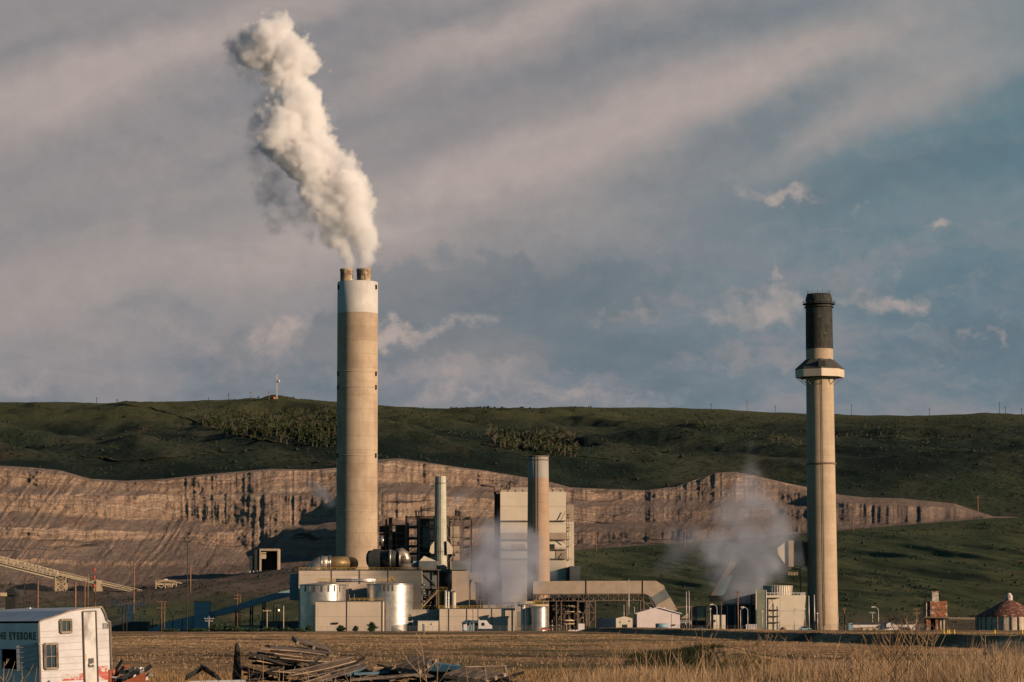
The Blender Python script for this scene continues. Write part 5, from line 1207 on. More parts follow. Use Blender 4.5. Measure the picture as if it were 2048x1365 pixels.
# ---------------------------------------------------------------- poles
def pole(px_, yt, Y, label, m='pole_wood', r=.28, arms=(), name='utility_pole', cat='pole', group='utility poles around the plant', zfix=None):
    x = X_(px_, Y, 1240); z0 = float(ground_z(x, Y)) if zfix is None else zfix; zt = Z_(yt, Y)
    q = root(name, label, cat, (x, Y, z0), group)
    MB().tube([(x, Y, z0-.3), (x, Y, zt)], [r, r*.75], 8).build('pole', m, q)
    for dz_, hw in arms:
        b = MB(); b.beam((x-hw, Y-.2, zt-dz_), (x+hw, Y-.2, zt-dz_), .22)
        for s_ in (-.85, -.3, .3, .85): b.beam((x+hw*s_, Y-.2, zt-dz_), (x+hw*s_, Y-.2, zt-dz_+.5), .16)
        b.build('crossarm', m, q)
    return q
PL = [(75, 1160, 1500, 'rust coloured bare pole left of the tall conveyor tower', 'pole_wood', .5, ()),
      (150, 1163, 1520, 'thick rust coloured pole just right of the tall conveyor tower', 'pole_wood', .65, ((2, 2),)),
      (169, 1160, 1500, 'thin rust pole between the thick rust pole and the vent stack', 'pole_wood', .4, ()),
      (175, 1146, 1640, 'farther thin rust pole crossing in front of the conveyor', 'pole_wood', .4, ((2, 2.4),)),
      (190, 1168, 1450, 'rust pole directly below the red vent stack', 'pole_wood', .35, ()),
      (267, 1133, 1560, 'tall rust pole with a crossarm near the tail of the lattice conveyor', 'pole_wood', .5, ((3, 2.2),)),
      (380, 1129, 1700, 'orange-brown pole right of the dark lamp mast', 'pole_wood', .5, ()),
      (297, 1170, 1600, 'thin dark pole beside the pale hopper frame', 'pole_dark', .25, ()),
      (21, 1158, 1560, 'dark pole above the far left hopper', 'pole_dark', .3, ()),
      (48, 1154, 1560, 'dark pole with white lamps left of the rust bare pole', 'pole_dark', .22, ((3.5, 1.2),)),
      (134, 1190, 1420, 'short dark pole in the scrubby plain above the trailer', 'pole_dark', .3, ()),
      (246, 1211, 1160, 'left of the pair of black posts by the substation', 'black_steel', .35, ((2, .8),)),
      (253, 1207, 1160, 'right of the pair of black posts by the substation', 'black_steel', .4, ()),
      (323, 1201, 1175, 'double crossarm pole left of the transfer tower', 'pole_wood', .2, ((.4, 2), (3, 2))),
      (329, 1203, 1175, 'plain pole next to the double crossarm pole', 'pole_wood', .2, ()),
      (418, 1231, 1168, 'pale pole with a wide crossarm in front of the blue transfer tower', 'pole_metal', .16, ((1.2, 2.0), (2.2, 1.6))),
      (475, 1186, 1215, 'left pole of the H-shaped pair under the covered conveyor', 'pole_wood', .22, ((1, 1.6), (2.4, 1.6))),
      (480, 1188, 1215, 'right pole of the H-shaped pair under the covered conveyor', 'pole_wood', .22, ()),
      (534, 1219, 1170, 'tan pole with a crossarm in front of the low dark sheds', 'steel_tan', .22, ((.5, 1.8),)),
      (567, 1211, 1172, 'tan bare pole left of the cream building', 'steel_tan', .24, ()),
      (547, 1208, 1340, 'left of the rusty posts behind the low sheds', 'pole_wood', .25, ()),
      (553, 1212, 1340, 'right of the rusty posts behind the low sheds', 'pole_wood', .25, ()),
      (1193, 1062, 1900, 'pole on the mine road right of the boiler house', 'pole_wood', .4, ((3, 1.6),)),
      (1372, 1058, 1900, 'pole on the mine road seen through thin steam', 'pole_wood', .3, ()),
      (1709, 1030, 1930, 'pole on the mine road right of the sooty chimney', 'pole_wood', .35, ()),
      (1960, 993, 2130, 'pole standing on the far right end of the mine rim', 'pole_wood', .4, ((2, 1.6),)),
      (1476, 1182, 1165, 'tall wooden pole in front of the black cooling tower side', 'pole_wood', .3, ((1, .9),)),
      (1618, 1193, 1168, 'left of the pale poles at the base of the sooty chimney', 'pole_metal', .26, ()),
      (1629, 1191, 1170, 'second pale pole at the base of the sooty chimney', 'pole_metal', .28, ()),
      (1639, 1184, 1175, 'rust brown pole against the sooty chimney', 'pole_wood', .2, ()),
      (1647, 1190, 1175, 'thin rust brown pole against the right side of the sooty chimney', 'pole_wood', .16, ()),
      (1689, 1216, 1165, 'brown pole just right of the sooty chimney', 'pole_wood', .24, ((1, .8),)),
      (1716, 1222, 1250, 'thin pole left above the long white building', 'pole_dark', .14, ()),
      (1737, 1225, 1250, 'thin pole above the middle of the long white building', 'pole_dark', .14, ()),
      (1745, 1226, 1200, 'pale T-shaped pole behind the long white building', 'pole_metal', .17, ((.3, 1.3),)),
      (1773, 1229, 1250, 'thin pole above the right half of the long white building', 'pole_dark', .14, ()),
      (1808, 1230, 1250, 'thin pole at the right end of the long white building', 'pole_dark', .13, ()),
      (1821, 1222, 1250, 'dark pole between the long white building and the rusty hopper', 'pole_dark', .16, ()),
      (1833, 1218, 1190, 'wooden pole with two crossarms left of the rusty hopper', 'pole_wood', .22, ((.5, 1.4), (2.2, 1.4))),
      (1373, 1184, 1176, 'left of the two thin pale flagpole masts right of the white shed', 'pole_metal', .2, ()),
      (1378.5, 1183, 1176, 'right of the two thin pale flagpole masts right of the white shed', 'pole_metal', .2, ()),
      (1258, 1140+20, 1190, 'tall pale thin mast in front of the long tan duct', 'pole_metal', .2, ()),
      (1248, 1210, 1195, 'shorter pale thin mast left of the tall one, below the long tan duct', 'pole_metal', .16, ()),
      (1269, 1214, 1180, 'thin pale mast at the left side of the white gabled shed', 'pole_metal', .17, ()),
      (946, 1217, 1160, 'leaning looking brown pole in front of the long low building', 'pole_wood', .2, ()),
      (956, 1205, 1162, 'dark pole with a box near its foot, in front of the long low building', 'pole_dark', .2, ()),
      (961, 1199, 1195, 'thin lamp pole on the roof line of the long low building', 'pole_metal', .13, ())]
for a in PL: pole(a[0], a[1], a[2], a[3], a[4], a[5], a[6])
q = pole(1031, 1200, 1165, 'pale T-shaped lamp mast left of the small tanks', 'steel_tan', .2, (), 'lamp_mast', 'lamp', None)
b = MB(); x, y, z = px3(1031, 1200, 1165); b.beam((x-2, y, z+.9), (x+2.6, y, z+.9), .28); b.beam((x, y, z-.6), (x-2.4, y, z+.2), .18); b.build('lamp_bar', 'pole_metal', q)
q = pole(374, 1080, 1190, 'very tall dark floodlight mast left of the transfer tower', 'pole_dark', .24, (), 'lamp_mast', 'lamp', None)
b = MB(); x, y, z = px3(374, 1080, 1190)
for k in range(6): a = k*math.pi/3; b.box(x+1.2*math.cos(a)-.3, x+1.2*math.cos(a)+.3, y+1.2*math.sin(a)-.3, y+1.2*math.sin(a)+.3, z-1.2+.8*(k % 2)*2, z-.4+.8*(k % 2)*2)
b.beam((x-1.3, y, z-.6), (x+1.3, y, z-.6), .16); b.build('lamp_cluster', 'pole_dark', q)
q = pole(558, 1222, 1205, 'black lamp post with a glowing bulb behind the low sheds', 'black_steel', .2, (), 'street_lamp', 'lamp', None)
m_, n_ = new_mat('lamp_glow'); e_ = n_.node('ShaderNodeEmission'); e_.inputs[0].default_value = (1, .62, .25, 1); e_.inputs[1].default_value = 5; o_ = n_.node('ShaderNodeOutputMaterial'); n_.l.new(e_.outputs[0], o_.inputs[0])
b = MB(); x, y, z = px3(558, 1221, 1204); b.lathe(x, y, [(.05, z-.4), (.4, z), (.05, z+.4)], 12); b.build('lamp_head', 'lamp_glow', q)

def lamp(px_, yt, Y, label, side=-1, hook=True):
    q = pole(px_, yt, Y, label, 'pole_metal', .17, (), 'street_lamp', 'lamp', 'pale street lamps along the right yard')
    x, y, z = px3(px_, yt, Y)
    if hook:
        MB().tube([(x, y, z-.3), (x+side*.5, y, z+.7), (x+side*1.6, y, z+1.1)], .11, 6).build('arm', 'pole_metal', q)
        b = MB(); b.box(x+side*2.3-.5, x+side*1.6+.3, y-.25, y+.25, z+.95, z+1.3); b.build('lamp_head', 'white_paint', q)
    else:
        b = MB(); b.box(x-.3, x+.3, y-.25, y+.25, z-.1, z+.4); b.build('lamp_head', 'white_paint', q)
for a in ((1421, 1219, 1150, 'lamp post with no hook left of the small beige cabin', -1, False), (1434, 1215, 1135, 'hooked lamp post in front of the small beige cabin', -1, True),
          (1481, 1221, 1150, 'left of the two hooked lamp posts before the black cooling tower side', 1, True), (1495.5, 1220, 1150, 'right of the two hooked lamp posts before the black cooling tower side', -1, True),
          (1525, 1224, 1110, 'plain lamp post before the olive end panel', 1, False), (1559, 1221, 1115, 'thin lamp post before the middle of the cooling tower wall', 1, False),
          (1589, 1220, 1130, 'hooked lamp post before the right half of the cooling tower wall', 1, True), (1609.5, 1219, 1140, 'lamp post at the right corner of the cooling tower', -1, False),
          (1635, 1228, 1100, 'short thin lamp post in front of the sooty chimney', 1, False), (1676, 1224, 1160, 'hooked lamp post at the right edge of the sooty chimney base', -1, True),
          (1757, 1220, 1140, 'tallest hooked lamp post in front of the long white building', -1, True)): lamp(*a)

# ridge masts
x, y, z = hill_pt(549, 801); c = root('radio_shack', 'small orange hut on the ridge top', 'hut', (x, y, z))
s_ = W(3.2, y); b = MB(); b.box(x-s_, x+s_, y, y+2*s_, z-1, Z_(793, y)); b.build('wall', 'orange_paint', c)
b = MB(); b.box(x-s_*1.1, x+s_*1.1, y-.5, y+2*s_, Z_(793, y), Z_(793, y)+.6); b.build('roof', 'roof_dark', c)
x, y, z = hill_pt(553.5, 800); c = root('radio_mast', 'tall lattice radio mast with a white dish beside the orange ridge hut', 'mast', (x, y, z))
b = MB(); b.truss((x-.8, y, Z_(748, y)), (x-.8, y, z-1), 1.6, 26, .45, (1, 0, 0)); b.build('lattice', 'pole_metal', c)
b = MB(); zd = Z_(762, y); b.lathe(x+2.4, y-1, [(.1, zd-1.6), (1.6, zd), (.1, zd+1.6)], 14); b.build('dish', 'white_paint', c)
for k, (a, yt) in enumerate(((190, 793), (233, 797), (417, 794), (457, 786), (498, 782), (534, 782), (1420, 808), (1492, 800), (1548, 812), (1699, 810), (1855, 818), (1996, 806), (2010, 815), (2041, 818))):
    x, y, z = hill_pt(a, float(RIDGE(a))+1); lab = ['first faint pole on the ridge above the left hill', 'faint pole right of the first one on the left ridge', 'short faint pole left of the paired ridge poles', 'dark ridge pole left of the pinkish ones', 'left of the two pinkish poles by the ridge hut',
        'right of the two pinkish poles by the ridge hut', 'faint ridge pole above the mine mound', 'tall faint ridge pole left of the sooty chimney', 'ridge pole nearest the left of the sooty chimney', 'ridge pole just right of the sooty chimney',
        'lone ridge pole midway to the right edge', 'tallest ridge pole near the right edge', 'short ridge pole beside the tallest right one', 'last ridge pole at the right edge'][k]
    q = root('ridge_pole', lab, 'pole', (x, y, z-1), 'distant poles along the ridge')
    MB().tube([(x, y, z-3), (x, y, Z_(yt, y))], .42, 5).build('pole', 'pole_wood' if k in (4, 5, 7) else 'pole_dark', q)
    b = MB(); zz_ = Z_(yt+2, y); b.beam((x-1.6, y, zz_), (x+1.6, y, zz_), .35); b.build('crossarm', 'pole_dark', q)

# ---------------------------------------------------------------- substation
Y = 1330; z0 = gz(258, Y); c = root('substation', 'pale steel switchyard frames with insulators above the trailer roof', 'substation', (X_(258, Y), Y, z0))
b = MB()
for a, yt in ((222, 1189), (236, 1190), (266, 1200), (274, 1195), (286, 1196), (291, 1205), (228, 1200), (244, 1206), (280, 1204)): b.beam((X_(a, Y), Y, z0-1), (X_(a, Y), Y, Z_(yt, Y)), .2)
for a, a2, q_ in ((222, 246, 1201), (224, 242, 1207), (264, 292, 1207), (266, 290, 1212)): b.beam(px3(a, q_, Y), px3(a2, q_, Y), .22)
b.build('frame', 'pole_metal', c)
b = MB()
for k in range(12): a = 225+k*5.6; b.tube([px3(a, 1215, Y), px3(a, 1208, Y)], .22, 6)
b.each('insulator', 'pole_metal', c)
for a, b_ in ((249, 254), (257, 265)): b = MB(); boxp(b, a, b_, 1209, 1221, Y-1, 2.5, z0-.3); b.build('transformer', 'white_paint', c)

# ---------------------------------------------------------------- right side: long white building, rusty hopper, round tank
Y = 1192; c = root('long_building', 'long low white building with a small central gable, right of the sooty chimney', 'building', (X_(1766, Y), Y+5, 0))
b = MB(); boxp(b, 1706, 1830, 1250, 1268, Y, 12, -.3); b.build('wall', 'white_shed', c)
b = MB(); ze_ = Z_(1250, Y); xa_, xb2 = X_(1704, Y), X_(1832, Y); b.add([(xa_, Y-.5, ze_), (xb2, Y-.5, ze_), (xb2-1, Y+6, ze_+.9), (xa_+1, Y+6, ze_+.9), (xa_, Y-.5, ze_+.15), (xb2, Y-.5, ze_+.15)], [(0, 1, 5, 4), (4, 5, 2, 3)]); b.build('roof', 'roof_dark', c)
b = MB(); b.prism([(X_(a, Y), Z_(q, Y)) for a, q in ((1771, 1256), (1787, 1256), (1787, 1250), (1779, 1246.5), (1771, 1250))], Y-2.5, Y+3); b.build('gable_porch', 'white_paint', c)
b = MB(); boxp(b, 1706, 1727, 1257, 1266, Y-.1, .09, 0); b.build('garage_opening', 'steel_brown', c)
b = MB(); boxp(b, 1697, 1705.6, 1248, 1266, Y, 6, 0); b.build('end_annex', 'panel_blue', c)
Y = 1150; c = root('small_hut', 'small beige flat roofed hut in front of the long white building', 'hut', (X_(1744, Y), Y+2, 0))
b = MB(); boxp(b, 1725, 1762, 1257.5, 1268, Y, 4, -.3); b.build('wall', 'steel_tan', c)
b = MB(); boxp(b, 1724, 1763, 1256.4, 1257.4, Y-.3, 4.6); b.build('roof', 'roof_dark', c)
for a, b_ in ((1732, 1737), (1745.5, 1751)): b = MB(); boxp(b, a, b_, 1260, 1264, Y-.06, .05); b.build('window', 'glass_dark', c)
for a, b_, q_, m__, lab in ((1803, 1820, 1256, 'panel_grey', 'grey portable cabin right of the beige hut'), (1838, 1852, 1257, 'white_paint', 'white container left of the rusty hopper door'), (1852.5, 1863, 1258, 'panel_pale', 'cream container against the rusty hopper')):
    Yq_ = 1148; c = root('container', lab, 'container', (X_((a+b_)/2, Yq_), Yq_, 0)); b = MB(); boxp(b, a, b_, q_, 1266, Yq_, 3, -.2); b.build('body', m__, c)
    b = MB(); boxp(b, a+2, a+5, q_+2.5, 1266, Yq_-.06, .05, 0); b.build('door', 'panel_grey', c)

Y = 1140; c = root('rusty_hopper', 'rust stained hopper tower with a pale chimney box, standing on stubby legs', 'hopper', (X_(1873, Y), Y+5, 0))
b = MB(); boxp(b, 1861, 1895, 1204, 1235, Y, 9); b.build('bin', 'rust', c)
b = MB(); boxp(b, 1851, 1860.8, 1204, 1236, Y+1, 7); b.build('ladder_cage', 'black_steel', c)
b = MB()
for a in (1853, 1858): b.beam(px3(a, 1206, Y+.7), px3(a, 1234, Y+.7), .35)
b.build('ladder', 'rust_pale', c)
b = MB(); boxp(b, 1865, 1878, 1186, 1203.9, Y+2, 4); b.build('head_box', 'rust_pale', c)
b = MB(); boxp(b, 1864, 1879, 1184.5, 1186, Y+1.7, 4.6); b.build('head_roof', 'rust', c)
b = MB(); boxp(b, 1849, 1898, 1235.2, 1238, Y-.6, 10.5); b.beam(px3(1860, 1219, Y-.2), px3(1895, 1219, Y-.2), .3); b.build('deck', 'steel_brown', c)
b = MB(); boxp(b, 1853, 1861, 1238.2, 1266, Y+1, 7, -.3); b.build('leg', 'rust', c)
b = MB(); boxp(b, 1861.2, 1872, 1238.2, 1266, Y+5, 1, -.3); b.build('doorway', 'black_steel', c)
b = MB(); boxp(b, 1871, 1876, 1238.2, 1266, Y+1, 7, -.3); b.build('leg', 'rust', c)
for a in (1878.5, 1885): b = MB(); b.lathe(X_(a+1.5, Y+3), Y+3, [(W(3, Y), -.2), (W(3, Y), Z_(1245, Y)), (W(4, Y), Z_(1240, Y))], 16); b.build('cylinder_leg', 'panel_brownish', c)
b = MB(); b.beam(px3(1897, 1236, Y), px3(1953, 1237, Y+10), .3); b.beam(px3(1897, 1238.5, Y), px3(1953, 1239, Y+10), .15); b.build('walkway', 'steel_brown', c)

Yc = 1075; r = W(66, Yc); x = X_(2019, Yc); c = root('round_tank', 'big round pale stained tank with a conical rusty dark red roof, at the right edge', 'tank', (x, Yc, 0))
zw = Z_(1235, Yc-r*.8)
b = MB(); b.lathe(x, Yc, [(r, -1), (r, zw)], 32, cap=False, smooth=False); b.build('wall', 'tank_concrete', c)
b = MB(); b.lathe(x, Yc, [(r*1.015, zw-.2), (r*1.015, zw+.3), (r*.22, Z_(1206, Yc)), (r*.10, Z_(1203, Yc))], 32, cap=False); b.build('roof', 'rust_roof', c)
b = MB(); b.lathe(x, Yc, [(W(7, Yc), Z_(1209, Yc)), (W(7, Yc), Z_(1194, Yc)), (W(3, Yc), Z_(1188, Yc))], 14); b.build('cupola', 'rust_pale', c)
b = MB()
for k in range(16): a = -math.pi+k*math.pi/15; b.box(x+r*1.02*math.cos(a)-.15, x+r*1.02*math.cos(a)+.15, Yc+r*1.02*math.sin(a)-.15, Yc+r*1.02*math.sin(a)+.15, 0, zw)
b.each('hoop_post', 'rust', c)
b = MB(); b.lathe(x+12, Yc-r*.3, [(1.6, zw), (1.6, zw+5)], 16); b.build('vent', 'rust_roof', c)

# ---------------------------------------------------------------- small buildings and yard items along the front fence
Y = 1160; c = root('site_office', 'white portable office box behind the fence, right of the big tank', 'cabin', (X_(855, Y), Y, 0))
b = MB(); boxp(b, 836, 876, 1243, 1262, Y, 5, -.1); b.build('wall', 'panel_pale', c)
b = MB(); boxp(b, 835.5, 876.5, 1241.8, 1243, Y-.2, 5.4); b.build('roof', 'white_paint', c)
for a, b_ in ((845, 849), ): b = MB(); boxp(b, a, b_, 1248, 1262, Y-.06, .05, 0); b.build('door', 'panel_grey', c)
b = MB(); boxp(b, 861, 863.5, 1247, 1250, Y-.06, .05); b.build('window', 'glass_dark', c)
Y = 1162; c = root('blue_roof_hut', 'small hut with a dark blue pitched roof and white posts', 'hut', (X_(938, Y), Y, 0))
b = MB(); b.prism([(X_(a, Y), Z_(q, Y)) for a, q in ((922, 1246), (931, 1240.5), (956, 1241), (956, 1246))], Y-1, Y+6); b.build('roof', 'blue_roof', c)
b = MB(); boxp(b, 924, 955, 1246.2, 1262, Y+2, 4, -.1); b.build('wall', 'panel_blue', c)
b = MB()
for a in (923, 933, 940, 947): b.beam((X_(a, Y), Y-.6, 0), (X_(a, Y), Y-.6, Z_(1246, Y)), .22)
boxp(b, 927, 934, 1249, 1260, Y-.9, .2); b.build('posts', 'white_paint', c)
Y = 1163; c = root('equipment_trailer', 'white equipment trailer with round dark hatch, right of the blue roofed hut', 'trailer', (X_(968, Y), Y, 0))
b = MB(); b.prism([(X_(a, Y), Z_(q, Y)) for a, q in ((957, 1258), (957, 1241), (973, 1241), (979, 1249), (984, 1251), (984, 1258))], Y, Y+3); b.build('body', 'white_paint', c)
b = MB(); b.tube([px3(966, 1249, Y-.06), px3(966, 1249, Y-.01)], .75, 14); b.build('hatch', 'black_steel', c)
for a in (961, 977): b = MB(); x_ = X_(a, Y); b.tube([(x_, Y-.3, .55), (x_, Y+.2, .55)], .55, 14); b.build('wheel', 'black_steel', c)
Y = 1166; c = root('gate_frame', 'dark green guard box with white posts beside the white office', 'gate', (X_(822, Y), Y, 0))
b = MB(); boxp(b, 814, 824, 1247, 1262, Y, 2, -.1); b.build('box', 'panel_grey', c)
b = MB()
for a in (813, 825): b.beam((X_(a, Y), Y-.2, 0), (X_(a, Y), Y-.2, Z_(1240, Y)), .3)
b.beam(px3(811, 1245, Y-.2), px3(826, 1243, Y-.2), .3); b.build('posts', 'white_paint', c)
Y = 1168; c = root('louvre_fence', 'slatted grey screen wall running to the foot of the big tank', 'fence', (X_(800, Y), Y, 0))
b = MB()
for k in range(16): a = 783+k*1.95; b.box(X_(a, Y), X_(a+1.2, Y), Y, Y+.3, -.1, Z_(1251-k*.2, Y))
b.each('slat', 'panel_grey', c)
Y = 1158; c = root('tank_trailer', 'blue grey tanker trailer parked by the white gabled shed', 'trailer', (X_(1324, Y), Y, 0))
b = MB(); b.tube([(X_(1311, Y), Y, 1.9), (X_(1336, Y), Y, 1.9)], 1.15, 18); b.build('tank', 'panel_blue', c)
b = MB(); b.box(X_(1311, Y), X_(1337, Y), Y-.8, Y+.8, .55, .85); b.beam(px3(1322, 1252, Y), px3(1322, 1249.5, Y), .4); b.build('chassis', 'black_steel', c)
for a in (1315, 1319, 1332): b = MB(); x_ = X_(a, Y); b.tube([(x_, Y-1.1, .5), (x_, Y-.7, .5)], .5, 12); b.build('wheel', 'black_steel', c)

def car(px_, Y, label, m, rz=0.0, group=None):
    x = X_(px_, Y, 1265); z0 = float(ground_z(x, Y)); c = root('parked_car', label, 'car', (x, Y, z0), group)
    def bd(b, name, mm): o = b.build(name, mm, c); return o
    b = MB(); b.prism([(x+u, z0+v_) for u, v_ in ((-2.2, .35), (2.2, .35), (2.25, .8), (1.3, .95), (-1.9, 1.0), (-2.25, .85))][::-1], Y-.85, Y+.85); bd(b, 'body', m)
    b = MB(); b.prism([(x+u, z0+v_) for u, v_ in ((-1.6, 1.0), (1.1, .96), (.5, 1.5), (-1.1, 1.52))][::-1], Y-.72, Y+.72); bd(b, 'cabin', 'glass_dark')
    for u in (-1.4, 1.4):
        for s_ in (-.86, .72): b = MB(); b.tube([(x+u, Y+s_-.05, z0+.34), (x+u, Y+s_+.18, z0+.34)], .34, 12); bd(b, 'wheel', 'black_steel')
    return c
car(1610, 1000, 'dark car parked on the track in front of the cooling tower', 'panel_blue')
car(1402, 1130, 'dark blue vehicle in the shade right of the white gabled shed', 'blue_roof')
car(1090, 1168, 'orange red pickup sized vehicle under the left of the tan duct', 'orange_paint')
# box for pickup near N
Y = 1164; c = root('storage_box', 'pale grey storage crate under the trestle of the long tan duct', 'crate', (X_(1163, Y), Y, 0))
b = MB(); boxp(b, 1156.5, 1169, 1248, 1257, Y, 2.2, 0); b.build('box', 'white_paint', c); b = MB(); boxp(b, 1156, 1169.5, 1247.2, 1248, Y-.1, 2.4); b.build('lid', 'panel_grey', c)
Y = 1150; c = root('propane_tank', 'small white cylinder tank on the kerb in front of the gabled shed', 'tank', (X_(1316, Y), Y, 0)); b = MB(); b.lathe(X_(1316, Y-30), Y-30, [(.3, .1), (.45, .4), (.45, 1.2), (.2, 1.45)], 14); b.build('shell', 'white_paint', c)

# concrete barrier blocks
px_b = list(range(1140, 1240, 7))
proto = None
for k, a in enumerate(px_b):
    Y = 1140; x = X_(a, Y)
    if proto is None:
        proto = MB(); proto.prism([(x-.8, 0), (x+.8, 0), (x+.45, .55), (x-.45, .55)][::-1], Y-.4, Y+.4); proto = proto.build('concrete_block', 'white_paint', None, loc=(x, Y, 0))
        tag(proto, 'white concrete block in the row along the road before the small cream shed', 'block', 'row of white concrete blocks'); o = proto
    else:
        o = proto.copy(); scene.collection.objects.link(o); o.location = (x, Y, 0)
for k, a in enumerate((1888, 1895.5, 1899, 1909, 1990, 2045)):
    x, y, z = ground_pt(a, 1294, 350, 1100); b = MB(); b.tube([(x, y, z-.2), (x, y, z+.55)], .09, 10); b.lathe(x, y, [(.09, z+.55), (.02, z+.6)], 10)
    o = b.build('bollard', 'yellow_paint', None, loc=(x, y, z)); tag(o, ['leftmost yellow bollard of the four on the slope below the rusty hopper', 'second yellow bollard of the four below the rusty hopper', 'third yellow bollard of the four below the rusty hopper', 'rightmost yellow bollard of the four below the rusty hopper', 'lone yellow bollard below the round tank', 'yellow bollard at the right edge of the picture'][k], 'bollard', 'yellow bollards')
x, y, z = ground_pt(1142, 1263, 500, 1170); b = MB(); b.tube([(x, y, z), (x, y, z+1.1)], .12, 8); o = b.build('marker_post', 'yellow_paint', None, loc=(x, y, z)); tag(o, 'tiny yellow marker post at the field edge below the small shiny tank', 'post')

# chain link fence along the front and round the right yard
def fence(label, pts, h=2.1, gap=3.0):
    c = root('chain_link_fence', label, 'fence', pts[0]); b = MB(); wv = MB()
    for a, b_ in zip(pts[:-1], pts[1:]):
        a = Vector(a); b_ = Vector(b_); n = int((b_-a).length/gap)
        for k in range(n+1): p = a.lerp(b_, k/n); b.beam(p, p+Vector((0, 0, h)), .09)
        for f_ in (.02, .25, .5, .75, 1): wv.beam(a+Vector((0, 0, h*f_)), b_+Vector((0, 0, h*f_)), .05 if f_ < 1 else .08)
    b.build('posts', 'fence_wire', c); wv.build('wire_mesh', 'fence_wire', c)
fence('grey chain link fence in front of the tanks and low buildings', [(X_(640, 1152), 1152, 0), (X_(1135, 1152), 1152, 0)])
fence('chain link fence running before the right chimney and cooling tower', [(X_(1355, 1145), 1145, 0), (X_(1660, 1120), 1120, .2), (X_(1860, 1115), 1115, .2)])
fence('chain link fence between the rusty hopper and the round tank', [(X_(1895, 1100), 1100, .2), (X_(2100, 1060), 1060, .2)])
heap('reddish soil heap at the foot of the cooling tower wall', 1556, 1576, 1253, 1170, 3, 'red_soil', 'soil_heap', 'heap', seed=14)
heap('red brown soil heap behind the white rails left of the olive panel', 1494, 1514, 1252, 1172, 3, 'red_soil', 'soil_heap', 'heap', seed=15)
heap('small red soil heap by the track in front of the cooling tower', 1546, 1562, 1272, 1030, 2, 'red_soil', 'soil_heap', 'heap', seed=16)
Y = 1150; c = root('white_rail', 'short run of white striped road rails by the black cooling tower side', 'barrier', (X_(1503, Y), Y, 0)); b = MB()
for k in range(7): b.box(X_(1492+k*3.2, Y), X_(1494+k*3.2, Y), Y, Y+.3, 0, 2.6)
b.build('posts', 'white_paint', c); b = MB(); b.beam(px3(1491, 1251, Y), px3(1514, 1251, Y), .25); b.build('rail', 'white_paint', c)

# ---------------------------------------------------------------- shrubs and trees
def leaf_cloud(n, cen, rad, size, seed, up=.0):
    r_ = np.random.default_rng(seed)
    d = r_.standard_normal((n, 3)); d /= np.linalg.norm(d, axis=1)[:, None]; rr_ = r_.random((n, 1))**.45
    lump = .72+.5*np.sin(d[:, :1]*5+seed)*np.cos(d[:, 2:3]*6+seed*2)*.6
    c0 = np.array(cen)+d*rr_*np.array(rad)*lump
    a = r_.standard_normal((n, 3)); a /= np.linalg.norm(a, axis=1)[:, None]; b_ = np.cross(a, r_.standard_normal((n, 3))); b_ /= np.linalg.norm(b_, axis=1)[:, None]
    s = size*(.6+.8*r_.random((n, 1)))
    V_ = np.stack([c0-a*s, c0+b_*s*.6, c0+a*s, c0-b_*s*.6], 1).reshape(-1, 3)
    return V_, np.arange(4*n).reshape(n, 4)
def shrub(px_, w_px, yt, Y, label, seed, group='dark evergreen shrubs along the fence'):
    x = X_(px_, Y, 1262); z0 = float(ground_z(x, Y)); h = Z_(yt, Y)-z0; rx = W(w_px/2, Y)
    c = root('evergreen_shrub', label, 'shrub', (x, Y, z0), group)
    V_, F_ = leaf_cloud(900, (x, Y, z0+h*.42), (rx, rx, h*.62), .32, seed); V2, F2 = leaf_cloud(260, (x, Y, z0+h*.75), (rx*.5, rx*.5, h*.3), .3, seed+9)
    V_ = np.vstack([V_, V2]); F_ = np.vstack([F_, F2+len(F_)*4]); o = raw_mesh('foliage', V_-np.array([x, Y, z0]), F_, 'shrub_leaf'); o.parent = c
    MB().tube([(x, Y, z0-.2), (x, Y, z0+h*.6)], [.18, .06], 6).build('trunk', 'bark', c)
for k, a in enumerate([(682, 27, 1250, 1140, 'rounded dark shrub in front of the square cream building'), (711, 15, 1252, 1140, 'smallest dark shrub, between the two larger ones at the cream building'), (744, 25, 1243, 1142, 'tallest dark shrub with a side lobe, at the right of the cream building'),
    (618, 18, 1250, 1160, 'dark shrub at the left corner of the square cream building'), (598, 22, 1255, 1150, 'low dark shrub left of the corner shrub'), (607, 10, 1262, 1050, 'small lone dark bush out in the field below the tanks'),
    (470, 60, 1251, 1165, 'wide dark hedge clump right of the transfer tower'), (430, 50, 1247, 1170, 'dark hedge clump at the foot of the transfer tower'), (395, 44, 1256, 1150, 'low dark clump below the transfer tower'), (540, 50, 1254, 1160, 'dark clump in front of the low dark sheds'),
    (340, 50, 1256, 1160, 'dark clump under the low blue conveyor'), (575, 30, 1254, 1160, 'dark clump just left of the tall shaded tank side'), (505, 30, 1256, 1158, 'low dark clump in front of the flat grey shed')]):
    shrub(a[0], a[1], a[2], a[3], a[4], 20+k)

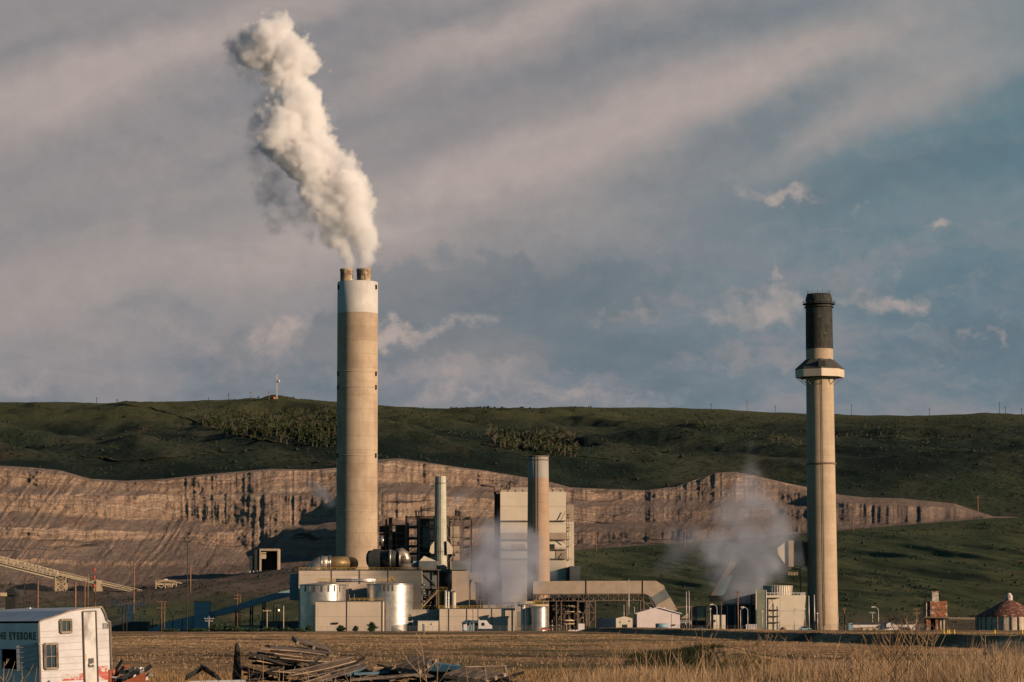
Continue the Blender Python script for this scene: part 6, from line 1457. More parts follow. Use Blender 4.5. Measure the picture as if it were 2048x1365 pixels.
# aspen groves: far woods that read as one mass
mat('aspen_leaf', (.030, .048, .018), (.062, .070, .028), .02, .9, spec=.05); mat('aspen_bare', (.17, .135, .10), (.12, .09, .065), .05, .9, spec=.05)
def grove(name, poly, n, seed, bare=.3, size=5.4):
    r_ = np.random.default_rng(seed); VS = []; FS = []; off = 0; VT = []; FT = []; offt = 0; k = 0
    while k < n:
        t_ = r_.random(); j = int(t_*(len(poly)-1)); f_ = t_*(len(poly)-1)-j
        pxx = poly[j][0]*(1-f_)+poly[j+1][0]*f_; top = poly[j][1]*(1-f_)+poly[j+1][1]*f_; bot = poly[j][2]*(1-f_)+poly[j+1][2]*f_
        x, y, z = hill_pt(pxx+r_.normal()*3, bot-(bot-top)*r_.random()**1.3+r_.normal()*2.5); h = size*(.45+1.1*r_.random()**1.5); w_ = h*(.17+.13*r_.random())
        if r_.random() > bare:
            V_, F_ = leaf_cloud(46, (x, y, z+h*.6), (w_, w_, h*.45), .75, int(r_.integers(1e6))); VS.append(V_); FS.append(F_+off); off += len(V_)
        V0 = np.array([(x-.3, y, z-1), (x+.3, y, z-1), (x+.15, y, z+h*.9), (x-.15, y, z+h*.9)]); VT.append(V0); FT.append(np.array([[0, 1, 2, 3]])+offt); offt += 4
        for q_ in range(3):
            a_ = r_.random()*6.28; zz_ = z+h*(.35+.18*q_); V0 = np.array([(x, y, zz_-.12), (x+w_*math.cos(a_), y+w_*math.sin(a_), zz_+w_*.9), (x+w_*math.cos(a_), y+w_*math.sin(a_), zz_+w_), (x, y, zz_+.12)]); VT.append(V0); FT.append(np.array([[0, 1, 2, 3]])+offt); offt += 4
        k += 1
    o = raw_mesh(name, np.vstack(VS), np.vstack(FS), 'aspen_leaf'); o['kind'] = 'stuff'
    o = raw_mesh(name.replace('foliage', 'trunks'), np.vstack(VT), np.vstack(FT), 'aspen_bare'); o['kind'] = 'stuff'
grove('aspen_wood_foliage', [(408, 842, 852), (450, 832, 868), (520, 830, 878), (580, 826, 886), (640, 824, 896), (690, 830, 894)], 800, 5, .3)
grove('distant_wood_foliage', [(975, 862, 874), (1010, 868, 898), (1060, 866, 904), (1110, 868, 912), (1150, 874, 914)], 460, 6, .55)
grove('ridge_wood_foliage', [(1380, 842, 850), (1480, 850, 880), (1580, 850, 900), (1700, 838, 890), (1800, 840, 880), (1900, 850, 900)], 170, 8, .2, 4.0)
# ---------------------------------------------------------------- foreground materials
mat('trailer_white', (.52, .495, .50), (.42, .395, .395), 1.2, .45, metal=0, streak=.25, scol=(.36, .30, .25), bump=.01)
mat('pole_metal_dull', (.3, .28, .26)); mat('trailer_side', (.62, .60, .58), (.50, .49, .48), .8, .5, streak=.2, scol=(.3, .26, .22))
mat('trailer_roof', (.46, .48, .50), (.36, .38, .40), .7, .4, metal=.3, streak=.2)
mat('trim_worn', (.28, .21, .16), (.16, .12, .09), 5, .7, spots=((.5, .42, .34), .6, 8))
mat('weathered_wood', (.17, .13, .105), (.08, .06, .05), 3.0, .9, streak=.2, bump=.01, bscale=12)
mat('weathered_wood_pale', (.34, .24, .17), (.18, .13, .095), 3.0, .9, bump=.01, bscale=12)
mat('charred_wood', (.022, .020, .020), (.045, .036, .03), 4.0, .9, bump=.02, bscale=9)
mat('scrap_rust', (.36, .10, .045), (.20, .06, .03), 3.0, .8, spots=((.50, .36, .24), .62, 4))
mat('scrap_dark', (.03, .035, .04), (.06, .055, .05), 4, .5, metal=.3)
mat('lettering_black', (.015, .015, .018), (.05, .05, .055), 9, .6)
m, n = new_mat('door_panel'); t = n.node('ShaderNodeTexCoord').outputs['Object']
col_ = n.mix(n.step(n.noise(n.mul(t, (1, 1, .6)), 1.7, 5, .6), .42, .66), (.55, .51, .48), (.23, .20, .185)); finish(m, n, col_, .5)
m, n = new_mat('red_flaked'); t = n.node('ShaderNodeTexCoord').outputs['Object']
col_ = n.mix(n.step(n.noise(n.mul(t, (1, 1, 1.8)), 2.6, 5, .7), .46, .50), (.47, .43, .41), (.40, .055, .03)); finish(m, n, col_, .5)
mat('straw_mix', (.52, .33, .18), (.17, .12, .06), 1.3, .9, spec=.1); mat('straw', (.34, .205, .10), (.22, .13, .065), .6, .9, spec=.1); mat('straw_pale', (.40, .27, .155), (.27, .17, .095), .6, .9, spec=.1); mat('stem_dark', (.10, .065, .04), (.06, .04, .03), .6, .9, spec=.1)
mat('weed_green', (.035, .05, .015), (.08, .08, .03), .8, .9, spec=.1)
mat('brush_and_shade_dark', (.016, .021, .011), (.034, .032, .016), .6, .9, spec=.05)  # dark grass tone, also paints the shade of the hollow

# ---------------------------------------------------------------- trailer
TY = 92.0; PSI = math.radians(27); LEAN = math.radians(-2.6)
pr = px3(216, 1365, TY); TZ = 0.0
end_w = 2.25/1.0
nx, ny = math.sin(PSI), -math.cos(PSI)             # end wall normal, faces the sun side
tx, ty = math.cos(PSI), math.sin(PSI)              # along the end wall to the right
sc_ = 5600/TY
Wd = (216-84)/sc_/math.cos(PSI)*1.0
A0 = Vector((X_(84, TY, 1300), TY, 0))
def tp(u, d, z):
    """trailer point: u across the end wall (0 = left corner), d back along the side, z up; leans left"""
    u2 = u*math.cos(LEAN)+z*math.sin(LEAN); z2 = z*math.cos(LEAN)-u*math.sin(LEAN)
    return (A0.x+tx*u2-nx*d, A0.y+ty*u2-ny*d, z2)
tr = root('house_trailer', 'derelict white house trailer leaning left, flaked red paint at its foot, black lettering', 'trailer', (A0.x, A0.y, 0))
def zpx(y): return CAMZ+(1250-y)/sc_
Wt = Wd
prof = [(0, .55), (Wt, .55), (Wt, zpx(1252)+.04), (Wt*.955, zpx(1246)), (Wt*.93, zpx(1232)), (Wt*.885, zpx(1218.5)), (Wt*.70, zpx(1219)), (Wt*.45, zpx(1223)), (Wt*.2, zpx(1234)), (0.03, zpx(1241)), (0, zpx(1245))]
L = 9.0
b = MB(); np_ = len(prof)
b.add([tp(u, 0, z) for u, z in prof], [tuple(range(np_))]); b.build('end_wall', 'trailer_white', tr)
b = MB(); b.add([tp(u, .01, z) for u, z in prof]+[tp(u, L, z) for u, z in prof], [(i, i+np_, (i+1) % np_+np_, (i+1) % np_) for i in range(2, 9)]); b.build('roof', 'trailer_roof', tr)
b = MB(); zt0 = prof[-1][1]
def sidebox(d0, d1, z0, z1): return [tp(0, d0, z0), tp(0, d1, z0), tp(0, d1, z1), tp(0, d0, z1)]
# side wall with the big opening left out
oz0, oz1, od0, od1 = zpx(1340), zpx(1296), 1.05, 4.2
for q in (sidebox(0, od0, .55, zt0), sidebox(od1, L, .55, zt0), sidebox(od0, od1, oz1, zt0), sidebox(od0, od1, .55, oz0)): b.add(q, [(0, 1, 2, 3)])
b.add([tp(Wt, 0, .55), tp(Wt, L, .55), tp(Wt, L, prof[2][1]), tp(Wt, 0, prof[2][1])], [(3, 2, 1, 0)])
b.add([tp(u, L, z) for u, z in prof], [tuple(range(np_-1, -1, -1))])
b.build('side_wall', 'trailer_side', tr)
b = MB(); b.add([tp(1.4, 0.4, .6), tp(1.4, L-.3, .6), tp(1.4, L-.3, zt0), tp(1.4, 0.4, zt0)], [(0, 1, 2, 3)]); b.add([tp(0.05, 0.2, .7), tp(Wt-.05, .2, .7), tp(Wt-.05, L-.2, .7), tp(0.05, L-.2, .7)], [(0, 1, 2, 3)]); b.build('dark_interior', 'black_steel', tr)
def strip(pts, wd, m_, name, par=tr):
    b = MB()
    for p, q in zip(pts[:-1], pts[1:]): b.beam(p, q, wd)
    return b.build(name, m_, par)
strip([tp(u, -.02, z) for u, z in ([(0, .55)]+prof[::-1][:9]+[(Wt, .55)])], .05, 'trim_worn', 'edge_trim')
strip([tp(-.02, od0, oz0), tp(-.02, od0, oz1), tp(-.02, od1, oz1), tp(-.02, od1, oz0), tp(-.02, od0, oz0)], .05, 'white_paint', 'opening_frame')
b = MB()
for z in (zpx(1262), zpx(1274), zpx(1287), zpx(1301), zpx(1315), zpx(1328), zpx(1341), zpx(1354)): b.beam(tp(.04, -.003, z), tp(Wt-.04, -.003, z), .012)
b.build('panel_seams', 'panel_brownish', tr)
def rect(u0, z0, u1, z1, o, m_, name, par): 
    b = MB(); P0, P1, P2, P3 = (u0, z0), (u1, z0), (u1, z1), (u0, z1)
    b.add([tp(u, -o, z) for u, z in (P0, P1, P2, P3)]+[tp(u, .002-o*.0, z) for u, z in (P0, P1, P2, P3)], [(0, 1, 2, 3), (0, 4, 5, 1), (1, 5, 6, 2), (2, 6, 7, 3), (3, 7, 4, 0)])
    return b.build(name, m_, par)
def u_(px_): return (px_-84)/(216-84)*Wt
for (a, b_, y0, y1) in ((124, 143, 1241, 1266), (93.5, 116, 1287, 1336)):
    fr = MB(); ww = .055
    c4 = [(u_(a), zpx(y1)), (u_(b_), zpx(y1)), (u_(b_), zpx(y0)), (u_(a), zpx(y0))]
    for i in range(4): p, q = c4[i], c4[(i+1) % 4]; fr.beam(tp(p[0], -.03, p[1]), tp(q[0], -.03, q[1]), .075)
    fr = fr.build('window', 'trim_worn', tr)
    rect(c4[0][0], c4[0][1], c4[2][0], c4[2][1], .012, 'window_glass' if 'window_glass' in MATS else mat('window_glass', (.03, .05, .07), (.02, .035, .05), 2, .12, spec=.6), 'pane', fr)
    bb = MB(); um = (c4[0][0]+c4[1][0])/2; bb.beam(tp(um, -.025, c4[0][1]), tp(um, -.025, c4[2][1]), .025)
    if y1 > 1300: bb.beam(tp(c4[0][0], -.025, zpx(1312)), tp(c4[1][0], -.025, zpx(1312)), .02)
    bb.build('sash', 'trim_worn', fr)
dr = rect(u_(167), .62, u_(189), zpx(1227), .018, 'door_panel', 'door', tr)
strip([tp(u_(165.5), -.03, .6), tp(u_(165.5), -.03, zpx(1226)), tp(u_(190), -.03, zpx(1226)), tp(u_(190), -.03, .6)], .035, 'steel_brown', 'frame', dr)
rect(u_(173), zpx(1338), u_(183), zpx(1320), .03, 'scrap_dark', 'lock_plate', dr)
b = MB(); b.beam(tp(u_(174), -.06, zpx(1333)), tp(u_(182), -.08, zpx(1331)), .05); b.build('handle', 'pole_metal', dr)
rect(u_(166), zpx(1325), u_(169.5), zpx(1311), .035, 'steel_tan', 'hinge', dr)
rect(u_(202), zpx(1263), u_(212.5), zpx(1251.5), .008, 'lettering_black', 'notice_backing', tr)
b = MB()
for k in range(6): z = zpx(1253+k*1.8); b.beam(tp(u_(203), -.012, z), tp(u_(211-(k % 3)), -.012, z), .012)
b.build('notice_text', 'trailer_white', tr)
rect(u_(124), zpx(1362), u_(203), zpx(1349), .006, 'red_flaked', 'flaked_red_paint', tr)
rect(u_(192), zpx(1365), u_(209), zpx(1336.5), .0085, 'red_flaked', 'flaked_red_patch', tr)
b = MB()  # hinged flap by the opening
p = [tp(-.02, .12, zpx(1284)), tp(-.55, .75, zpx(1288)), tp(-.55, .75, zpx(1339)), tp(-.02, .12, zpx(1333))]; b.add(p, [(0, 1, 2, 3)]); b.add([tuple(Vector(q)+Vector((.0, .03, 0))) for q in p], [(3, 2, 1, 0)])
for k in range(5): t_ = (k+.5)/5; b.beam(Vector(p[0]).lerp(Vector(p[3]), t_)+Vector((0, -.012, 0)), Vector(p[1]).lerp(Vector(p[2]), t_)+Vector((0, -.012, 0)), .02)
b.build('hinged_flap', 'trailer_white', tr)
# hand painted letters on the side
cu = bpy.data.curves.new('lettering', 'FONT'); cu.body = 'THE EYESORE'; cu.size = .34; cu.extrude = .004; cu.offset = .012; cu.space_character = 1.35
to = bpy.data.objects.new('lettering_tmp', cu); scene.collection.objects.link(to); bpy.context.view_layer.update()
me = bpy.data.meshes.new_from_object(to.evaluated_get(bpy.context.evaluated_depsgraph_get())); bpy.data.objects.remove(to)
lo = bpy.data.objects.new('lettering', me); scene.collection.objects.link(lo); me.materials.clear(); me.materials.append(MATS['lettering_black'])
# reads left to right towards the end wall
ex = Vector(tp(0, 0, 1))-Vector(tp(0, 1, 1)); ez = Vector(tp(0, 1, 2))-Vector(tp(0, 1, 1)); ex.normalize(); ez.normalize(); en = ex.cross(ez)
wtxt = max(v.co.x for v in me.vertices)
target_w = 4.6
fx = target_w/wtxt
org = Vector(tp(-.012, .35+target_w, zpx(1277.5)))
lo.parent = tr
me.transform(Matrix(((ex.x*fx, ez.x, en.x, org.x-tr.location.x), (ex.y*fx, ez.y, en.y, org.y-tr.location.y), (ex.z*fx, ez.z, en.z, org.z-tr.location.z), (0, 0, 0, 1))))
b = MB()
for d in (1.2, 3.5, 6): b.tube([tp(.2, d, .3), tp(.45, d, .3)], .33, 14)
b.build('wheel', 'black_steel', tr)
b = MB(); b.beam(tp(.3, .2, .5), tp(.3, L, .5), .14); b.beam(tp(Wt-.3, .2, .5), tp(Wt-.3, L, .5), .14); b.build('chassis', 'scrap_dark', tr)

# ---------------------------------------------------------------- rusty scrap bin beside it
SY = 90.0; S = lambda a, q, Y=SY: px3(a, q, Y)
c = root('scrap_bin', 'rusty red open scrap bin full of twisted dark metal, right of the trailer', 'bin', (X_(258, SY, 1340), SY, 0))
b = MB(); gl = (.25)
b.prism([(X_(a, SY), Z_(q, SY)) for a, q in ((222, 1333), (250, 1330), (253, 1334), (224, 1338))], SY+.9, SY+1.0)
b.prism([(X_(a, SY), Z_(q, SY)) for a, q in ((243, 1366), (296, 1342), (298, 1400), (243, 1400))], SY-.5, SY-.45); b.box(X_(222, SY), X_(298, SY), SY-.45, SY+1.0, -.1, .25)
b.prism([(X_(a, SY), Z_(q, SY)) for a, q in ((222, 1338), (226, 1338), (226, 1400), (222, 1400))], SY-.5, SY+1.0)
b.build('shell', 'scrap_rust', c)
rnd = random.Random(11)
for k in range(22):
    b = MB(); a = rnd.uniform(226, 285); q = rnd.uniform(1338, 1362); an = rnd.uniform(-.3, 1.1); l_ = rnd.uniform(.3, .8)
    p_ = Vector(S(a, q)); p_.y += rnd.uniform(-.3, .7); d_ = Vector((math.cos(an), rnd.uniform(-.4, .4), math.sin(an)))
    b.beam(p_-d_*l_/2, p_+d_*l_/2, rnd.uniform(.03, .09), rnd.uniform(.03, .14)); b.build('metal_scrap', 'scrap_dark' if rnd.random() < .8 else 'pole_metal', c)

# ---------------------------------------------------------------- wood pile
def plank(p, q, wd, th, label, m_='weathered_wood', tw=0.0, group='loose grey boards of the lumber pile', name='wooden_board'):
    p = Vector(p); q = Vector(q); mid = (p+q)/2; d = q-p; l_ = d.length; d.normalize()
    side = d.cross(Vector((0, 0, 1))).normalized(); up = side.cross(d); side2 = side*math.cos(tw)+up*math.sin(tw); up2 = side2.cross(d)*1.0
    b = MB(); n_ = 5; vs = []
    r_ = random.Random(int(p.x*1000) ^ int(q.z*777)); bow = r_.uniform(-.02, .02)
    for i in range(n_+1):
        t_ = i/n_; c_ = p+d*l_*t_+up2*(bow*math.sin(math.pi*t_)*l_); w2 = wd/2*(1+r_.uniform(-.04, .04))
        for sx_, sy_ in ((-1, -1), (1, -1), (1, 1), (-1, 1)): vs.append(tuple(c_+side2*sx_*w2+up2*sy_*th/2))
    fs = [(0, 1, 2, 3), (n_*4+3, n_*4+2, n_*4+1, n_*4)]
    for i in range(n_):
        for k in range(4): fs.append((i*4+k, (i+1)*4+k, (i+1)*4+(k+1) % 4, i*4+(k+1) % 4))
    b.add(vs, fs); o = b.build(name, m_, None, loc=tuple(mid)); tag(o, label, 'board' if name == 'wooden_board' else 'beam', group); return o
def bp(a, q, Y): return px3(a, q, Y)
WY = 97.0
# broken pallets on top (each one thing with its boards)
def pallet(label, corner, ux, uy, uz, nb=6, w_=1.2, d_=1.0, m_='weathered_wood', sk=.0, group='broken wooden pallets on the lumber pile'):
    o = Vector(corner); ux = Vector(ux).normalized(); uy = Vector(uy).normalized(); uz = Vector(uz).normalized()
    c = root('wooden_pallet', label, 'pallet', tuple(o), group)
    for k in range(nb):
        b = MB(); y0 = d_*k/nb+.012; y1 = y0+d_/nb*.72; sk_ = random.uniform(-.02, .02)
        vs = [tuple(o+ux*x_+uy*(y_+sk_*x_)+uz*z_) for z_ in (.11, .13) for x_, y_ in ((0, y0), (w_, y0), (w_, y1), (0, y1))]
        b.add(vs, [(0, 3, 2, 1), (4, 5, 6, 7), (0, 1, 5, 4), (1, 2, 6, 5), (2, 3, 7, 6), (3, 0, 4, 7)]); b.build('board', m_, c)
    for k in range(3):
        b = MB(); x0 = (w_-.09)*k/2
        vs = [tuple(o+ux*x_+uy*y_+uz*z_) for z_ in (0, .108) for x_, y_ in ((x0, 0), (x0+.09, 0), (x0+.09, d_), (x0, d_))]
        b.add(vs, [(0, 3, 2, 1), (4, 5, 6, 7), (0, 1, 5, 4), (1, 2, 6, 5), (2, 3, 7, 6), (3, 0, 4, 7)]); b.build('stringer', 'weathered_wood_pale', c)
    for k in range(3):
        b = MB(); y0 = d_*k*.42
        vs = [tuple(o+ux*x_+uy*y_+uz*z_) for z_ in (-.022, -.002) for x_, y_ in ((0, y0), (w_, y0), (w_, y0+.12), (0, y0+.12))]
        b.add(vs, [(0, 3, 2, 1), (4, 5, 6, 7), (0, 1, 5, 4), (1, 2, 6, 5), (2, 3, 7, 6), (3, 0, 4, 7)]); b.build('bottom_board', m_, c)
pallet('topmost tilted pallet with its open end towards the camera', bp(592, 1289, WY), (1, .1, -.30), (-.25, .95, .2), (.28, -.1, .95), 6, 1.25, .9)
pallet('pallet lying level under the topmost one, long pale edge in front', bp(540, 1303, WY-.6), (1, .05, -.10), (-.1, 1, .1), (.1, -.1, 1), 6, 2.1, 1.0)
pallet('dark pallet on the left flank of the pile, sloping left', bp(513, 1314, WY-.2), (1, .1, -.16), (-.1, 1, .05), (.16, 0, 1), 5, 1.5, 1.0, 'charred_wood')
pallet('pallet fanned over the right end of the low pile, largest slats lit', bp(888, 1356, WY-2.5), (.86, .3, .32), (.9, -.35, -.12), (-.2, -.2, .96), 5, .75, 1.55)
pallet('pallet leaning at the middle gap of the pile with two lit slats', bp(795, 1342, WY-2), (.72, .3, .5), (.8, -.55, -.1), (-.3, -.2, .93), 3, .75, .95)
rnd = random.Random(21)
BD = [ # (x0,y0,x1,y1,dY0,dY1,w,m,label)
 (520, 1298, 672, 1313, -.8, -.3, .14, 'weathered_wood_pale', 'long pale board crossing the top of the pile'),
 (548, 1309, 600, 1316, -.9, -.6, .10, 'weathered_wood_pale', 'short pale board end under the long top board'),
 (560, 1318, 700, 1327, -.8, -.2, .12, 'weathered_wood_pale', 'pale board under the level pallet'),
 (512, 1323, 560, 1331, -1.0, -.6, .12, 'weathered_wood_pale', 'pale stub sticking out on the left flank'),
 (505, 1326, 630, 1336, -.6, .2, .16, 'charred_wood', 'dark board on the left flank of the pile'),
 (498, 1316, 600, 1332, -.2, .4, .16, 'charred_wood', 'long charred board at the left of the pile'),
 (532, 1291, 560, 1300, .2, .5, .08, 'charred_wood', 'thin charred stick poking up top left'),
 (553, 1291, 556, 1301, .0, .0, .06, 'weathered_wood_pale', 'short upright stub on the upper left'),
 (618, 1331, 642, 1316, -1.2, -1.0, .07, 'scrap_dark', 'short dark diagonal batten in the middle of the pile'),
 (560, 1348, 700, 1322, -2.2, -1.2, .17, 'weathered_wood', 'first long grey board slanting up to the right'),
 (575, 1350, 705, 1316, -2.4, -1.0, .17, 'weathered_wood', 'second long grey board slanting up to the right'),
 (580, 1353, 710, 1324, -2.6, -1.3, .18, 'weathered_wood_pale', 'third long board, lit edge, slanting up to the right'),
 (600, 1357, 718, 1328, -2.8, -1.6, .17, 'weathered_wood', 'fourth long grey board slanting up to the right'),
 (630, 1362, 728, 1333, -3.0, -1.8, .16, 'weathered_wood', 'fifth long grey board slanting up to the right'),
 (545, 1344, 640, 1352, -2.4, -2.2, .16, 'weathered_wood_pale', 'pale split board end at the lower left of the slanting boards'),
 (600, 1370, 660, 1350, -3.4, -3.0, .16, 'weathered_wood_pale', 'board rising from the weeds at the front of the pile'),
 (690, 1350, 728, 1333, -2.0, -1.6, .20, 'blue_roof', 'dark blue painted board at the right end of the slanting boards'),
 (745, 1341, 790, 1337, -1.6, -1.2, .18, 'weathered_wood_pale', 'rounded pale log end in the middle dip'),
 (754, 1329, 800, 1339, -.9, -.7, .09, 'charred_wood', 'thin dark board crossing the middle dip'),
 (705, 1348, 775, 1344, -1.9, -1.4, .22, 'blue_roof', 'blue sheet edge lying in the middle dip'),
 (700, 1360, 835, 1349, -2.9, -2.4, .26, 'weathered_wood', 'thick flat beam along the front of the dip'),
 (830, 1350, 885, 1354, -2.2, -2.0, .20, 'weathered_wood', 'board end right of the thick flat beam'),
 (850, 1333, 920, 1340, -.8, -.4, .25, 'blue_roof', 'dark blue panel behind the fanned pallet'),
 (925, 1337, 1012, 1335, -1.0, -.6, .14, 'weathered_wood_pale', 'rear frame board at the right end of the pile'),
 (1010, 1334, 1014, 1352, -1.0, -1.2, .12, 'weathered_wood', 'upright end of the rear frame'),
 (940, 1343, 1008, 1348, -1.3, -1.0, .12, 'weathered_wood', 'low board inside the rear frame'),
 (945, 1358, 1010, 1350, -2.4, -2.2, .2, 'weathered_wood_pale', 'lowest pale board at the right end of the pile')]
for (x0, y0, x1, y1, d0, d1, w_, m_, lab) in BD: plank(bp(x0, y0, WY+d0), bp(x1, y1, WY+d1), w_*1.35, .035 if w_ < .2 else .08, lab, m_, tw=rnd.uniform(-.3, .9) if m_ != 'charred_wood' else .3)
# dark understorey of the pile: shorter charred beams nobody can tell apart
for k in range(150):
    a = rnd.uniform(500, 1020); top = np.interp(a, (500, 540, 620, 700, 740, 800, 860, 940, 1020), (1335, 1312, 1306, 1326, 1344, 1342, 1342, 1342, 1346)); q = rnd.uniform(top, 1385); dy = rnd.uniform(-1.5, 1.5)
    l_ = rnd.uniform(25, 70); sl_ = rnd.uniform(-.35, .45); plank(bp(a-l_/2, q+sl_*l_/2, WY+dy), bp(a+l_/2, q-sl_*l_/2, WY+dy+rnd.uniform(-1, 1)), rnd.uniform(.12, .30), .06, 'charred board in the dark lower layers of the lumber pile', 'charred_wood' if rnd.random() < .75 else 'weathered_wood', tw=rnd.uniform(-.5, .5), group='charred boards low in the lumber pile')
for (x0, y0, x1, y1, d0, d1, w_, lab) in ((372, 1356, 405, 1335, -.5, 0, .25, 'left of the two dark boards leaning like a tent'), (404, 1335, 432, 1352, 0, -.6, .28, 'right of the two dark boards leaning like a tent'), (412, 1337, 440, 1358, .5, -.2, .22, 'dark board behind the tent shaped pair')):
    plank(bp(x0, y0, WY+d0), bp(x1, y1, WY+d1), w_, .05, lab, 'scrap_dark', .9, group='dark boards leaning like a tent')
c = root('panel_board', 'white flat panel lying in the weeds left of the lumber pile', 'panel', bp(420, 1362, 92)); b = MB(); b.prism([(X_(a, 92), Z_(q, 92)) for a, q in ((366, 1366), (385, 1361), (492, 1359), (492, 1375), (366, 1380))], 92, 92.08); b.build('sheet', 'trailer_white', c)
# burnt post
PY = 99.0; c = root('burnt_post', 'jagged charred upright post left of the lumber pile', 'post', (X_(474, PY, 1340), PY, 0))
x_ = X_(474, PY, 1300); b = MB(); b.lathe(x_, PY, [(.19, 0), (.16, .9), (.12, 1.4), (.09, 1.8), (.07, Z_(1290, PY)), (.02, Z_(1284, PY))], 7, smooth=False); b.build('trunk', 'charred_wood', c)
b = MB(); b.prism([(X_(a, PY), Z_(q, PY)) for a, q in ((473, 1365), (479, 1365), (478.5, 1303), (476, 1300), (474, 1310))], PY-.12, PY+.1); b.build('splinter', 'charred_wood', c)
b = MB(); b.beam(bp(473, 1300, PY), bp(478, 1278, PY), .03); b.beam(bp(475, 1290, PY), bp(470, 1280, PY), .025); b.build('snag', 'weathered_wood', c)

# ---------------------------------------------------------------- grass and weeds
def blades(name, xs, ys, hs, ws, m_, lean=.35, curve_=.3, seg=3, kind='stuff'):
    n_ = len(xs); z0 = ground_z(xs, ys); az = rng.random(n_)*2*np.pi; fz = rng.random(n_)*np.pi; ln = rng.random(n_)*lean
    vs = np.zeros((n_, (seg+1)*2, 3))
    for i in range(seg+1):
        t_ = i/seg; off = hs*(ln*t_+curve_*t_*t_*ln); x = xs+np.cos(az)*off; y = ys+np.sin(az)*off; z = z0-.04+hs*t_*(1-.25*ln*t_)
        w2 = ws*(1-.85*t_)/2
        vs[:, 2*i, 0] = x-np.cos(fz)*w2; vs[:, 2*i, 1] = y-np.sin(fz)*w2; vs[:, 2*i, 2] = z
        vs[:, 2*i+1, 0] = x+np.cos(fz)*w2; vs[:, 2*i+1, 1] = y+np.sin(fz)*w2; vs[:, 2*i+1, 2] = z
    fa = np.array([(2*i, 2*i+1, 2*i+3, 2*i+2) for i in range(seg)]); F_ = (fa[None]+np.arange(n_)[:, None, None]*(seg+1)*2).reshape(-1, 4)
    o = raw_mesh(name, vs.reshape(-1, 3), F_, m_); 
    if kind: o['kind'] = kind
    return o
def inview(n_, y0, y1, p0=-60, p1=2110, pw=1.0):
    ys = y0+(y1-y0)*rng.random(n_)**pw; px_ = rng.uniform(p0, p1, n_); return (px_-1024)/F*ys, ys, px_
# far stubble
xs, ys, _ = inview(210000, 150, 760, pw=.75); k_ = fbm(xs*.25, ys*.05, 201, 4)+.25*rng.random(len(xs))+1.1*(fbm(xs*.018, np.log(ys)*7, 205, 4)-.5) > .52; xs, ys = xs[k_], ys[k_]
blades('dry_grass_far', xs, ys, .06+.13*rng.random(len(xs)), .02+ys*.00014, 'straw_mix', .6, .3, 1)
xs, ys, _ = inview(50000, 130, 700, pw=.8); k_ = fbm(xs*.12+5, ys*.02, 211, 4) > .56; xs, ys = xs[k_], ys[k_]
blades('green_grass_far', xs, ys, .05+.10*rng.random(len(xs)), .02+ys*.00018, 'brush_and_shade_dark', .6, .3, 1)
xs, ys, p_ = inview(60000, 78, 150, pw=.9); blades('dry_grass_middle', xs, ys, .15+.3*rng.random(len(xs)), .014+.012*rng.random(len(xs)), 'straw', .7, .4, 2)
xs, ys, p_ = inview(26000, 80, 150); k_ = fbm(xs*.4+5, ys*.1, 221, 4) > .52; xs, ys = xs[k_], ys[k_]; blades('green_grass_middle', xs, ys, .12+.25*rng.random(len(xs)), .02+.015*rng.random(len(xs)), 'weed_green', .7, .4, 2)
# near thick band on the low berm, dense at the right, thin at the left
xs, ys, p_ = inview(150000, 46, 78); d_ = np.interp(p_, (-60, 250, 500, 1000, 1200, 2110), (.12, .10, .12, .25, 1, 1)); k_ = (rng.random(len(xs)) < d_*.9)&(fbm(xs*.9, ys*.5, 231, 4)+.3*rng.random(len(xs)) > .55); xs, ys, p_ = xs[k_], ys[k_], p_[k_]
hh = (.2+.5*rng.random(len(xs)))*np.interp(p_, (0, 1000, 1200, 1260, 1520, 1560, 1850, 2000, 2110), (.7, .7, .95, .62, .62, .9, 1.0, 1.5, 1.4)); blades('dry_grass_near', xs, ys, hh, .007+.007*rng.random(len(xs)), 'straw_pale', .6, .5, 3)
xs2, ys2, p2 = inview(1500, 50, 74, 960, 2110); k_ = rng.random(len(xs2)) < np.interp(p2, (960, 1150, 2110), (.1, .8, 1)); xs2, ys2, p2 = xs2[k_], ys2[k_], p2[k_]; blades('dry_weed_stalks', xs2, ys2, (.45+.75*rng.random(len(xs2))**2), .016+0*xs2, 'straw_pale', .5, .8, 4)
blades('dry_grass_near_dark', xs[::2]+.1, ys[::2]+.3, hh[::2]*.8, .014+0*xs[::2], 'straw', .8, .5, 3)
xs, ys, p_ = inview(6000, 50, 75, 1480, 1760); k_ = fbm(xs*1.3, ys*.4, 251, 3)*np.exp(-((p_-1620)/70)**2) > .38; xs, ys = xs[k_], ys[k_]; blades('green_weeds_near', xs, ys, .15+.3*rng.random(len(xs)), .015+0*xs, 'weed_green', .7, .4, 3)
# dark brush blades added in the hollow, standing in for its shade
xs, ys, p_ = inview(52000, 120, 240, 1180, 1540); k_ = fbm(xs*.5, ys*.08, 241, 3)*np.exp(-((p_-1350)/95)**2)+.2*rng.random(len(xs)) > .42; xs, ys = xs[k_], ys[k_]; blades('hollow_shade_brush', xs, ys, .1+.35*rng.random(len(xs)), .05+0*xs, 'brush_and_shade_dark', .8, .5, 2)

